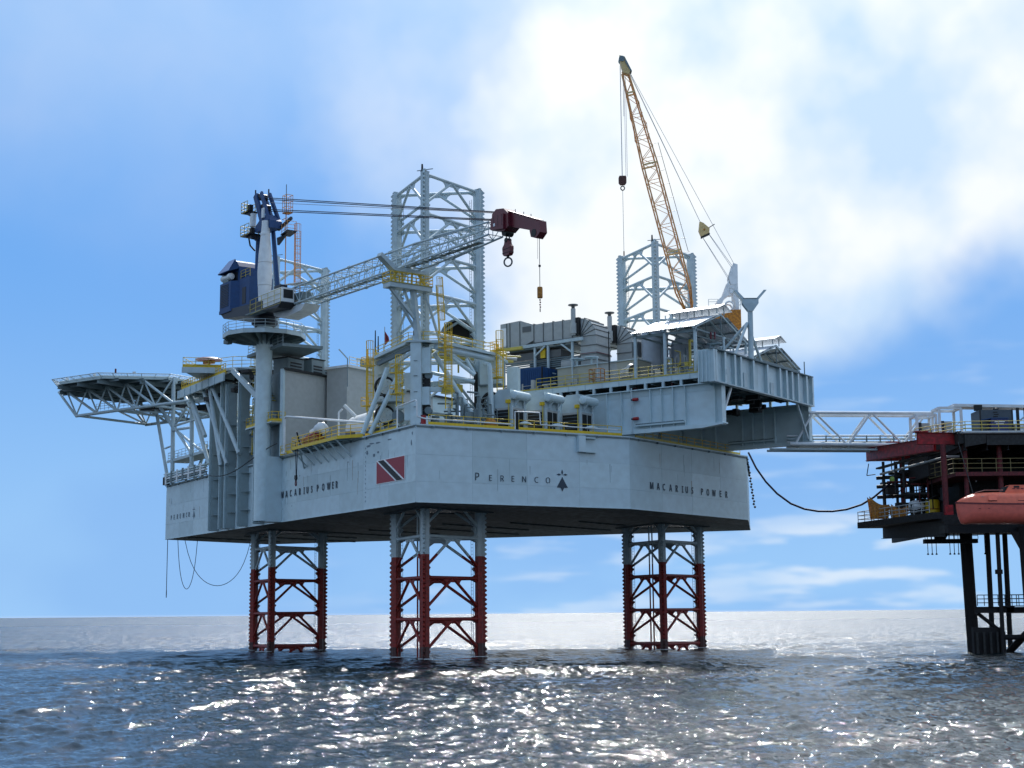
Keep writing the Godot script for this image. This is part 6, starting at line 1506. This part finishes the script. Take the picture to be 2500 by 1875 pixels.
	for q in [[15.7, 75.1, 24.5, 54.8, 0.3], [15.9, 75.2, 24.7, 54.7, -0.3], [15.95, 75.0, 28.95, 48.9, 0.0], [25.6, 53.2, 28.7, 48.6, 0.35], [25.7, 53.3, 28.6, 48.7, -0.35], [24.7, 52.9, 28.0, 47.4, 0.3], [24.9, 52.8, 28.1, 47.2, -0.3]]:
		tube("luffing_wire", "wire_pale", V(q[0], q[1], z + q[4]), V(q[2], q[3], z + q[4]), 0.03, -1, 4)
	# handrail up the back of the boom
	for i in 9:
		var p := V(18.55, 65.5, z).lerp(V(22.4, 50.9, z), i / 8.0)
		tube("boom_rail_rung", "wire", p, p + V(0.75, 0.1, 0), 0.03, -1, 4)
	tube("boom_rail", "wire", V(19.35, 65.6, z), V(22.9, 51.0, z), 0.035, -1, 4)
	for q in [[14.55, 0.3], [14.65, -0.3], [15.25, 0.2], [15.1, -0.2]]: tube("hoist_wire", "wire_pale", V(q[0], 76.0, z + q[1]), V(q[0] - 0.02, 61.0, z + q[1]), 0.025, -1, 4)
	tube("test_line", "wire_pale", V(14.95, 75.0, z), V(14.95, 69.2, z), 0.03, -1, 4)
	thing("crane_hook_block", "small rusty hook block hanging in the sky left of yellow boom", "hook block", V(14.6, 59.3, z))
	slab("cheek", "rust_block", [V(14.2, 61.1, z + 0.3), V(15.0, 61.1, z + 0.3), V(15.1, 60.9, z + 0.3), V(15.1, 60.2, z + 0.3), V(14.9, 59.95, z + 0.3), V(14.3, 59.95, z + 0.3), V(14.1, 60.2, z + 0.3), V(14.1, 60.9, z + 0.3)], V(0, 0, -0.6))
	var ring := []
	for i in 13: ring.append(V(14.6 + sin(TAU * i / 12.0) * 0.25, 59.5 + cos(TAU * i / 12.0) * 0.28, z))
	fin(Geo.new().path(ring, 0.08, 6), "hook_ring", "wire"); tube("tag_line", "wire_pale", V(14.6, 59.2, z), V(14.6, 50.9, z), 0.03, -1, 4); tube("line_weight", "rust_block", V(14.6, 50.5, z), V(14.6, 51.1, z), 0.08)


func bridge() -> void:
	frame = Transform3D(); var z := -188.0
	thing("footbridge", "pale grey tubular truss bridge between the rig and right platform", "bridge", V(37.4, 24.7, z))
	var tops := [37.6, 44.6, 51.6]; var bots := [41.5, 48.4]
	for dz in [1.3, -1.3]:
		tube("top_chord", "white", V(37.0, 29.45, z + dz), V(52.4, 29.25, z + dz), 0.2, -1, 12)
		tube("bottom_chord", "white", V(34.5, 25.55, z + dz), V(50.0, 25.3, z + dz), 0.24, -1, 12)
		tube("truss_diagonal", "white", V(37.4, 29.3, z + dz), V(35.2, 25.6, z + dz), 0.14, -1, 10)
		for i in 2:
			tube("truss_diagonal", "white", V(tops[i] + 0.3, 29.3, z + dz), V(bots[i], 25.55, z + dz), 0.14, -1, 10); tube("truss_diagonal", "white", V(bots[i] + 0.3, 25.5, z + dz), V(tops[i + 1], 29.2, z + dz), 0.14, -1, 10)
	for x in [36.0, 41.4, 48.4]: tube("cross_tube", "grey", V(x, 25.5, z - 1.3), V(x, 25.5, z + 1.3), 0.12)
	box("bridge_floor", "grey_dark", V(43.0, 25.75, z), V(16.0, 0.1, 1.9))
	for i in 3: tube("bridge_pipe", "white" if i != 1 else "grey", V(34.5, 26.0 + i * 0.38, z - 0.8 + i * 0.1), V(50.6, 25.9 + i * 0.38, z - 0.8 + i * 0.1), 0.13, -1, 8)
	for i in 9: box("pipe_clamp", "grey_dark", V(36.0 + i * 1.7, 26.3, z - 0.6), V(0.12, 0.9, 0.3))
	for dz in [1.0, -1.0]: tube("under_pipe", "grey", V(32.0, 24.95, z + dz), V(46.5, 24.75, z + dz), 0.14, -1, 8)
	for x in [38.0, 41.5, 45.0]: beam("pipe_hanger", "grey", V(x, 24.8, z + 1.0), V(x + 0.7, 25.4, z + 1.2), 0.1, 0.1)
	thing("transfer_hose", "dark hose hanging in a long curve from rig to right platform", "hose", V(31, 25, -196))
	var pts := []; var zs := -196.0
	var xs := [30.75, 31.6, 32.7, 34.0, 35.6, 37.2, 38.8, 40.5, 42.2, 44.0, 45.4, 46.6, 47.5]; var ys := [25.5, 23.4, 21.55, 19.95, 18.6, 17.85, 17.5, 17.42, 17.6, 18.15, 19.0, 20.0, 20.85]
	for i in 13: pts.append(V(xs[i] - 0.08 * i * 0.3, ys[i], zs + i * 0.7))
	fin(Geo.new().path(pts, 0.13, 8), "hose_run", "hose"); lathe("hose_coupling", "lime", V(47.2, 20.7, -187.5), [Vector2(0, 0), Vector2(0.3, 0.08), Vector2(0.36, 0.4), Vector2(0.22, 0.7), Vector2(0, 0.75)], 12)
	tube("coupling_band", "black", V(47.3, 20.4, -187.5), V(47.6, 20.75, -187.5), 0.3, -1, 10); tube("coupling_rod", "black", V(47.2, 21.4, -187.5), V(47.2, 24.0, -187.5), 0.06)
	thing("chain_coil", "dark chain hanging down the hull's right rear edge", "chain", V(32.4, 22, -200))
	for i in 16: lathe("chain_link", "black", V(31.3 + 0.09 * i * 0.5 + 0.1 * (i % 2), 24.4 - i * 0.38, -200.4), [Vector2(0, -0.2), Vector2(0.16, -0.05), Vector2(0.16, 0.05), Vector2(0, 0.2)], 6)


func neighbour() -> void:
	frame = Transform3D(); var fz := -170.0
	thing("production_platform", "old dark production platform with red beams at right edge", "platform", V(54, 13.5, -180))
	# decks
	box("upper_deck", "deck_dark", V(60.6, 24.25, -182.5), V(20.0, 1.3, 24.8)); box("upper_deck_plate", "steel_dark", V(60.6, 24.95, -182.5), V(20.4, 0.1, 25.2))
	for i in 8: ibeam("deck_beam", "black", V(51.4 + i * 2.4, 23.3, -170.3), V(51.4 + i * 2.4, 23.3, -194.5), 0.3, 0.9)
	slab("deck_haunch", "steel_dark", [V(51.2, 24.6, -169.9), V(53.6, 24.6, -169.9), V(53.6, 23.6, -169.9), V(51.2, 23.2, -169.9)], V(0, 0, -0.4))
	slab("fascia", "steel_dark", [V(53.7, 24.55, -170.0), V(70.6, 24.55, -170.0), V(70.6, 23.4, -170.0), V(53.7, 23.4, -170.0)], V(0, 0, -0.2))
	fin(Geo.new().path([V(50.9, 25.0, -171.0), V(50.6, 24.9, -170.4), V(51.0, 24.85, -169.9), V(70.6, 24.8, -169.85)], 0.16, 8), "edge_pipe", "warm_grey")
	for y in [25.35, 25.75]: tube("front_rail", "cream_yellow", V(51.2, y, -170.2), V(70.4, y, -170.2), 0.06, -1, 6)
	rails([V(47.4, 25.0, -176.5), V(50.2, 25.0, -170.6), V(51.4, 25.0, -170.2)], "cream_yellow", 1.1, 3, 1.2, 0.05); rails([V(51.4, 25.0, -170.2), V(70.4, 25.0, -170.2)], "cream_yellow", 1.15, 3, 1.9, 0.04)
	# red beams
	ibeam("red_cantilever_beam", "platform_red", V(46.3, 24.45, -172.0), V(51.6, 24.35, -172.0), 0.7, 1.35); box("beam_end_cap", "platform_red", V(46.8, 25.2, -172.0), V(1.6, 0.12, 0.9))
	slab("red_web_plate", "platform_red", [V(46.4, 23.8, -171.93), V(51.5, 23.75, -171.93), V(51.5, 24.95, -171.93), V(46.4, 25.05, -171.93)], V(0, 0, 0.06))
	ibeam("red_landing_beam", "platform_red", V(44.9, 24.45, -190.0), V(48.8, 23.9, -173.2), 0.8, 1.6)
	slab("red_web_plate", "platform_red", [V(44.75, 23.55, -190.0), V(48.65, 23.1, -173.3), V(48.65, 24.7, -173.3), V(44.75, 25.3, -190.0)], V(-0.08, 0, 0))
	slab("landing_step", "platform_red", [V(46.4, 24.4, -187.0), V(48.4, 24.4, -187.0), V(48.4, 25.75, -187.0), V(46.4, 25.75, -187.0)], V(0, 0, 0.3))
	box("landing_shelf", "platform_red", V(45.8, 25.2, -189.0), V(1.6, 0.12, 1.6)); ibeam("red_cross_beam", "platform_red", V(44.9, 24.4, -190.1), V(58, 24.4, -190.1), 0.8, 1.5)
	# posts between decks
	for q in [[49.0, -171.0, 0.32], [51.6, -171.5, 0.26], [48.6, -188.0, 0.3], [55.5, -171.5, 0.3], [60.0, -171.5, 0.3]]: tube("deck_post", "post_red", V(q[0], 15.5, q[1]), V(q[0], 23.6, q[1]), q[2], -1, 10)
	box("post_shoe", "platform_red", V(49.2, 15.9, -170.8), V(0.9, 1.6, 0.7)); slab("post_bracket", "deck_dark", [V(49.0, 23.4, -170.8), V(50.8, 23.4, -170.8), V(49.2, 22.6, -170.8)], V(0, 0, -0.3))
	# mid deck with its rails
	box("mid_deck", "post_red", V(60.0, 20.2, -176.5), V(19.6, 0.45, 11.6)); rails([V(50.0, 20.45, -170.9), V(69.6, 20.45, -170.9)], "rail_tan", 1.5, 4, 1.6, 0.045); rails([V(50.0, 20.45, -170.9), V(49.2, 20.45, -178.0)], "rail_tan", 1.5, 4, 1.6, 0.045)
	# lower deck
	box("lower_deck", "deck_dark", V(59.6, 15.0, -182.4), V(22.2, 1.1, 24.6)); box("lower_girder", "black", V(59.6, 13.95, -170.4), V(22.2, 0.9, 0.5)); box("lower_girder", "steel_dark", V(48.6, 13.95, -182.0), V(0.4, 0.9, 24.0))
	ibeam("lower_side_girder", "steel_dark", V(46.6, 14.75, -191.0), V(48.6, 14.0, -170.5), 0.5, 1.7)
	slab("side_wing", "deck_dark", [V(43.3, 15.2, -190.5), V(48.6, 15.2, -190.5), V(48.9, 15.2, -171.0), V(47.6, 15.2, -171.5)], V(0, 0.75, 0))
	rails([V(47.5, 15.95, -172.5), V(43.4, 15.95, -190.4), V(45.4, 15.95, -190.4)], "warm_grey", 1.3, 3, 1.9, 0.05)
	# dark walls and machinery that close the space between the decks
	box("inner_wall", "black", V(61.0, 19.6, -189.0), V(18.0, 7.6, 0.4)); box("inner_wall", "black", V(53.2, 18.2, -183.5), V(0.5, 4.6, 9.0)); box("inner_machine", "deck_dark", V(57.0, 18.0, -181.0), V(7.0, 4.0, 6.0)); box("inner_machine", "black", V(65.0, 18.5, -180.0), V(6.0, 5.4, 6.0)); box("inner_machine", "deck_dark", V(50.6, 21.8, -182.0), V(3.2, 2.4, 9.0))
	rng.seed = 91
	for i in 30:
		var p := V(rng.randf_range(46.4, 52.5), rng.randf_range(16.5, 22.6), rng.randf_range(-191, -182)); var hz := i % 3 != 0
		tube("pipe", ["black", "deck_dark", "steel_dark", "post_red"][i % 4], p, p + (V(rng.randf_range(2.0, 4.5), rng.randf_range(-0.3, 0.3), rng.randf_range(-2, 2)) if hz else V(0, rng.randf_range(1.5, 5.0), 0)), rng.randf_range(0.06, 0.24), -1, 8)
	for i in 26:
		var p := V(rng.randf_range(45.6, 51.0), rng.randf_range(16.0, 19.5), rng.randf_range(-190, -180))
		beam("support_bar", ["black", "jacket", "post_red"][i % 3], p, p + (V(0, rng.randf_range(1.5, 5.5), 0) if i % 2 else V(rng.randf_range(1.0, 3.2), rng.randf_range(-0.2, 1.6), 0)), 0.1, 0.12)
	for i in 9: box("equipment_case", ["black", "deck_dark", "jacket"][i % 3], V(rng.randf_range(46.6, 51.0), rng.randf_range(16.6, 22.4), rng.randf_range(-190, -183)), V(rng.randf_range(0.5, 1.5), rng.randf_range(0.4, 1.4), 1.2))
	for y in [17.6, 19.0, 20.3, 21.4]: tube("pipe_header", "black", V(45.6, y, -189.0), V(52.6, y + 0.1, -186.0), 0.24, -1, 10)
	for x in [46.4, 48.0, 49.7, 51.4]: beam("stanchion", "black", V(x, 15.9, -188.5), V(x, 23.4, -188.5), 0.3, 0.3)
	tube("sloping_pipe", "warm_grey", V(45.9, 21.8, -188.0), V(50.2, 22.5, -174.0), 0.15, -1, 8); tube("sloping_pipe", "warm_grey", V(50.2, 22.5, -174.0), V(51.6, 22.5, -173.6), 0.15, -1, 8)
	beam("sloping_tray", "steel_dark", V(45.6, 22.5, -188.0), V(49.6, 23.2, -173.5), 0.6, 0.2); fin(Geo.new().path([V(44.9, 23.3, -189.8), V(44.6, 21.8, -189.8), V(45.6, 21.9, -189.4)], 0.06, 6), "drain_loop", "black")
	box("light_box", "cream_yellow", V(50.4, 21.4, -179.0), V(0.9, 0.7, 0.4)); box("red_frame", "post_red", V(49.6, 20.2, -184.0), V(2.0, 0.18, 0.3)); box("red_frame", "post_red", V(50.6, 18.8, -184.0), V(0.2, 2.8, 0.3))
	for x in [52.2, 53.0]: lathe("hanging_lamp", "white", V(x, 19.4, -172.5), [Vector2(0, 0), Vector2(0.12, 0.1), Vector2(0, 0.25)], 8)
	# jacket below: columns, braces, walkway
	for q in [[55.0, -184.0, 0.72], [57.6, -169.6, 0.95], [63.0, -184.0, 0.72], [66.0, -170.0, 0.95]]: tube("jacket_column", "jacket", V(q[0] + 0.15, -6.0, q[1] + 0.3), V(q[0] - 0.1, 14.2, q[1]), q[2], -1, 16)
	slab("column_haunch", "jacket", [V(55.6, 13.6, -169.7), V(57.2, 13.6, -169.7), V(57.2, 10.4, -169.7)], V(0, 0, 0.5))
	for q in [[56.5, -181.0, 0.3], [54.4, -170.6, 0.24], [58.9, -182.0, 0.3]]: tube("riser", "jacket", V(q[0], -5.0, q[1]), V(q[0] + 0.1, 14.0, q[1]), q[2], -1, 10)
	lathe("riser_clamp", "jacket", V(54.42, 8.9, -170.6), [Vector2(0.26, 0), Vector2(0.44, 0.02), Vector2(0.44, 0.5), Vector2(0.26, 0.52)], 10)
	ibeam("access_beam", "jacket", V(55.2, 4.9, -171.0), V(66.0, 4.9, -171.0), 0.6, 0.7); box("access_floor", "jacket", V(60.0, 5.35, -172.0), V(9.4, 0.1, 2.0)); rails([V(52.0, 5.4, -171.2), V(66.0, 5.4, -171.2)], "jacket", 1.2, 3, 0.8, 0.05); rails([V(55.2, 5.4, -173.0), V(66.0, 5.4, -173.0)], "jacket", 1.2, 3, 0.9, 0.05); ibeam("access_beam", "jacket", V(51.6, 4.95, -171.0), V(56.0, 4.95, -171.0), 0.6, 0.7)
	tube("jacket_brace", "jacket", V(57.6, 3.0, -170.0), V(54.6, -2.0, -176.0), 0.4, -1, 12); tube("jacket_brace", "jacket", V(52.0, 4.6, -171.4), V(54.2, 2.8, -171.4), 0.22); tube("jacket_brace", "jacket", V(54.4, 1.9, -171.0), V(57.4, 1.9, -171.0), 0.3)
	slab("boat_landing", "jacket", [V(51.4, 3.0, -171.2), V(54.6, 3.0, -171.2), V(54.9, -1.5, -171.2), V(51.4, -1.5, -171.2)], V(0, 0, -0.8))
	for i in 5: tube("fender", "steel_dark", V(51.7 + i * 0.75, -1.2, -170.9), V(51.7 + i * 0.75, 2.5, -170.9), 0.16, -1, 8)
	# hanging walkway and sprinklers under the deck
	beam("hanging_walkway", "jacket", V(48.2, 12.95, -178.0), V(54.4, 12.95, -178.0), 1.0, 0.5); slab("hanger", "jacket", [V(49.4, 14.4, -178.0), V(51.4, 14.4, -178.0), V(50.6, 13.1, -178.0), V(49.4, 13.1, -178.0)], V(0, 0, 0.4)); rails([V(48.2, 13.2, -177.5), V(54.4, 13.2, -177.5)], "jacket", 1.3, 4, 0.7, 0.035)
	for x in [48.6, 49.1, 49.6, 51.2, 51.7, 52.2, 52.9, 55.3]:
		tube("spray_pipe", "jacket", V(x, 11.5, -178.0), V(x, 14.4, -178.0), 0.045, -1, 5); lathe("spray_head", "jacket", V(x, 11.35, -178.0), [Vector2(0, 0), Vector2(0.16, 0.08), Vector2(0, 0.3)], 6)
	# things that stand on it
	for q in [[45.1, 17.5, -186.0, 1.5, 3.0, "taller amber curved hose basket at the left platform deck's corner"], [47.0, 17.2, -184.0, 1.3, 2.2, "shorter amber curved hose basket next to white cover"]]:
		thing("hose_basket", q[5], "hose basket", V(q[0], 16.0, q[2]), "amber baskets on the lower side deck")
		for s in 2:
			var p := []
			for i in 9:
				var t := i / 8.0; p.append(V(q[0] - q[3] + q[3] * 1.6 * t, q[1] + 0.3 + (q[4] - 2.0) * (1.0 - t) - sin(PI * t) * 0.45, q[2] + s * 1.2))
			p.append(V(q[0] + q[3] * 0.5, 16.1, q[2] + s * 1.2)); p.append(V(q[0] - q[3] * 0.8, 16.1, q[2] + s * 1.2))
			slab("basket_side", "amber", p, V(0, 0, 0.1))
		for i in 5: beam("basket_bar", "rust_orange", V(q[0] - q[3] + i * 0.4 * q[3], 16.5, q[2] + 1.35), V(q[0] - q[3] + i * 0.4 * q[3], q[1], q[2] + 1.35), 0.07, 0.07)
	thing("covered_buoy", "white round wrapped bundle on the right platform's lower side deck", "covered bundle", V(49.3, 16.0, -184))
	lathe("wrap", "white", V(49.1, 17.4, -184), [Vector2(0, -0.9), Vector2(0.75, -0.7), Vector2(1.05, 0.0), Vector2(0.85, 0.6), Vector2(0.4, 0.8), Vector2(0, 0.82)], 14); box("wrap_stand", "black", V(49.2, 16.2, -184), V(1.4, 0.6, 1.2))
	thing("yellow_drum", "dull yellow drum beside the white wrapped bundle", "drum", V(51.0, 16.0, -183))
	lathe("drum_shell", "yellow", V(50.9, 16.1, -183.4), [Vector2(0, 0), Vector2(0.8, 0.02), Vector2(0.86, 0.5), Vector2(0.86, 1.6), Vector2(0.8, 2.1), Vector2(0, 2.12)], 16); lathe("drum_band", "amber", V(50.9, 17.0, -183.4), [Vector2(0.86, 0), Vector2(0.9, 0.03), Vector2(0.9, 0.12), Vector2(0.86, 0.15)], 16)
	lifeboat()
	# equipment on its top deck
	for q in [[48.6, -180.0, 2.3, 3.2, "leftmost open white steel frame on right platform's top deck"], [50.9, -178.5, 2.6, 3.8, "taller open white steel frame left of the dark container"]]:
		thing("steel_frame", q[4], "frame", V(q[0], 25.0, q[1]), "open white frames on the top deck")
		for xx in [0.0, q[2]]:
			for zz in [0.0, -3.0]: beam("frame_post", "white", V(q[0] + xx, 25.0, q[1] + zz), V(q[0] + xx, 25.0 + q[3], q[1] + zz), 0.28, 0.28)
		for zz in [0.0, -3.0]: beam("frame_beam", "white", V(q[0], 25.0 + q[3], q[1] + zz), V(q[0] + q[2], 25.0 + q[3], q[1] + zz), 0.24, 0.3)
		for xx in [0.0, q[2]]: beam("frame_side", "white", V(q[0] + xx, 25.0 + q[3], q[1]), V(q[0] + xx, 25.0 + q[3], q[1] - 3.0), 0.24, 0.3)
		box("frame_cabinet", "warm_grey", V(q[0] + 1.1, 26.2, q[1] - 1.6), V(1.3, 2.2, 1.4)); box("frame_panel", "navy_dark", V(q[0] + 0.4, 26.6, q[1] - 0.6), V(0.5, 1.4, 0.4)); beam("frame_brace", "white", V(q[0], 25.3, q[1]), V(q[0] + q[2], 27.2, q[1]), 0.1, 0.1)
		for i in 5: tube("frame_pipe", "grey_dark", V(q[0] + 0.3 + i * 0.4, 25.1, q[1] - 1.0), V(q[0] + 0.3 + i * 0.4, 26.4 + 0.3 * (i % 3), q[1] - 1.0), 0.09, -1, 6)
	thing("dark_container", "dark grey steel container with rail on the right platform's top deck", "container", V(57.0, 25.0, -177.5))
	box("container_body", "steel_blue", V(57.1, 27.0, -178.4), V(3.9, 2.6, 3.4)); box("container_floor", "black", V(57.1, 25.5, -178.4), V(4.0, 0.5, 3.5))
	for i in 4: box("container_print", "black", V(57.0 + 0.1 * (i % 2), 28.0 - i * 0.26, -176.68), V(0.55, 0.12, 0.02))
	for x in [55.2, 59.0]: box("corner_post", "black", V(x, 27.0, -176.7), V(0.14, 2.7, 0.14))
	box("roof_hook", "black", V(55.4, 28.7, -178), V(0.9, 0.7, 0.4)); lathe("roof_cap", "black", V(57.5, 28.3, -178), [Vector2(0.35, 0), Vector2(0.35, 0.3), Vector2(0, 0.5)], 10)
	thing("blue_skip", "small blue skip with white lettering before the dark container", "skip", V(57.1, 25.2, -176))
	slab("skip_body", "skip_blue", [V(56.1, 25.6, -175.6), V(58.1, 25.6, -175.6), V(58.1, 27.2, -175.6), V(56.1, 27.2, -175.6)], V(0, 0, -0.8)); slab("skip_lip", "navy", [V(55.2, 27.0, -176.3), V(58.2, 27.2, -176.3), V(58.2, 27.1, -175.5), V(56.1, 27.1, -175.5)], V(0, 0.1, 0))
	for i in 2: box("skip_print", "flag_white", V(57.1, 26.75 - i * 0.3, -175.58), V(1.2 - i * 0.3, 0.14, 0.02))
	thing("roof_gantry", "long white roof beam on dark posts at the top right edge", "gantry", V(60, 25, -177))
	beam("roof_beam", "white", V(52.6, 29.1, -179.5), V(70, 28.7, -179.5), 2.4, 0.35)
	for x in [59.9, 60.8, 63.0, 66.0]: beam("gantry_post", "black", V(x, 25.0, -177.5), V(x, 28.6, -177.5), 0.3, 0.3)
	tube("gantry_brace", "grey", V(60.0, 27.0, -177.4), V(62.0, 28.6, -177.4), 0.1); box("gantry_tank", "white", V(60.4, 25.9, -178.2), V(1.8, 1.4, 1.4))


func lifeboat() -> void:
	var z := -164.0
	thing("lifeboat", "large orange enclosed lifeboat hanging at the right platform's front", "lifeboat", V(48.2, 14.2, z))
	# hull sections along x: [x, keel y, half width at gunwale, gunwale y]
	var sec := [[48.05, 15.9, 0.05, 16.5], [48.5, 14.25, 0.6, 16.42], [49.6, 14.16, 1.25, 16.33], [51.5, 14.12, 1.6, 16.25], [54.0, 14.1, 1.65, 16.2], [57.0, 14.15, 1.5, 16.25], [59.5, 14.3, 1.0, 16.4], [60.4, 14.8, 0.1, 16.5]]
	var up := [[48.1, 16.5, 0.05, 16.55], [48.8, 16.4, 0.85, 17.0], [49.6, 16.35, 1.2, 17.3], [50.6, 16.3, 1.42, 17.52], [54.0, 16.2, 1.6, 17.6], [57.0, 16.25, 1.45, 17.6], [59.6, 16.4, 0.95, 17.2], [60.4, 16.5, 0.1, 16.6]]
	var grids := [[], []]; var band := Geo.new()
	for w in 2:
		var src: Array = sec if w == 0 else up
		for i in src.size() - 1:
			for q in (4 if i < src.size() - 2 else 5):
				var t := q / 4.0; var v := []
				for k in 4: v.append(cubic_interpolate(src[i][k], src[i + 1][k], src[maxi(i - 1, 0)][k], src[mini(i + 2, src.size() - 1)][k], t))
				var r := []
				for k in 15:
					var f := PI * k / 14.0
					if w == 0: r.append(V(v[0], v[3] - (v[3] - v[1]) * pow(sin(f), 0.55), z + cos(f) * maxf(v[2], 0.02)))
					else: r.append(V(v[0], v[1] + (v[3] - v[1]) * pow(sin(f), 0.5), z + cos(f) * maxf(v[2], 0.02)))
				grids[w].append(r)
	fin(Geo.new().skin(grids[0], V(54, 16.6, z)), "boat_hull", "lifeboat_orange"); fin(Geo.new().skin(grids[1], V(54, 15.9, z)), "canopy", "lifeboat_top")
	for i in grids[0].size() - 1:
		for k in [0, 14]: band.beam(grids[0][i][k], grids[0][i + 1][k], 0.13, 0.14)
	fin(band, "fender_band", "maroon")
	for i in 2: box("side_hatch", "lifeboat_top", V(51.6 + i * 3.2, 16.9, z + 1.42), V(0.9, 0.7, 0.12), null, Basis(V(1, 0, 0), -0.45))
	for i in 2: box("hatch_seam", "maroon", V(51.6 + i * 3.2, 16.55, z + 1.55), V(0.95, 0.04, 0.06))
	fin(Geo.new().path([V(50.0, 17.5, z + 0.7), V(51.0, 17.75, z + 0.8), V(53.0, 17.75, z + 0.85)], 0.03, 5), "grab_rail", "lifeboat_mark")
	slab("helm_tower", "lifeboat_top", [V(53.2, 17.5, z + 0.75), V(53.75, 18.3, z + 0.75), V(55.6, 18.3, z + 0.75), V(56.2, 17.5, z + 0.75)], V(0, 0, -1.5))
	box("helm_window", "black", V(54.5, 18.1, z + 0.77), V(0.6, 0.2, 0.04)); slab("helm_glass", "steel_dark", [V(52.9, 17.55, z + 0.7), V(53.15, 17.55, z + 0.75), V(53.72, 18.25, z + 0.75), V(53.3, 18.1, z + 0.4)], V(0, 0, -1.0))
	for i in 6: box("canopy_port", "lifeboat_mark", V(50.6 + i * 1.05, 17.05, z + 1.33), V(0.34, 0.08, 0.1))
	for i in 3: box("canopy_lettering", "maroon", V(54.2 + i * 0.45, 17.9 - 0.0 * i, z + 0.77), V(0.3, 0.1, 0.03))
	for i in 7: box("grab_loop", "maroon", V(50.2 + i * 0.95, 15.75, z + 1.56 - 0.02 * absf(i - 3)), V(0.2, 0.05, 0.08))
	box("emergency_mark", "lifeboat_mark", V(52.4, 17.0, z + 1.4), V(0.28, 0.05, 0.04)); box("emergency_mark", "lifeboat_mark", V(52.4, 17.0, z + 1.4), V(0.05, 0.28, 0.03))
	for x in [50.0, 58.6]: tube("fall_wire", "black", V(x, 17.4, z), V(x, 23.6, z - 4.5), 0.05)

func _ready() -> void:
	stage()
	materials()
	materials_more()
	sea()
	frame = rig
	hull()
	leg(Vector2(0, 0), 4.6, "near lattice tower with toothed chords, rising through the hull's near corner behind the crane boom", 1)
	leg(Vector2(-42.66, -20.28), 4.52, "far left lattice tower, its top just behind the blue crane", 2)
	leg(Vector2(4.86, -44.78), 4.52, "right lattice tower, its top behind the thin yellow crane boom", 3)
	crane()
	deck_things()
	port_side()
	bow_end()
	helideck()
	cantilever()
	topside()
	second_crane()
	bridge()
	neighbour()
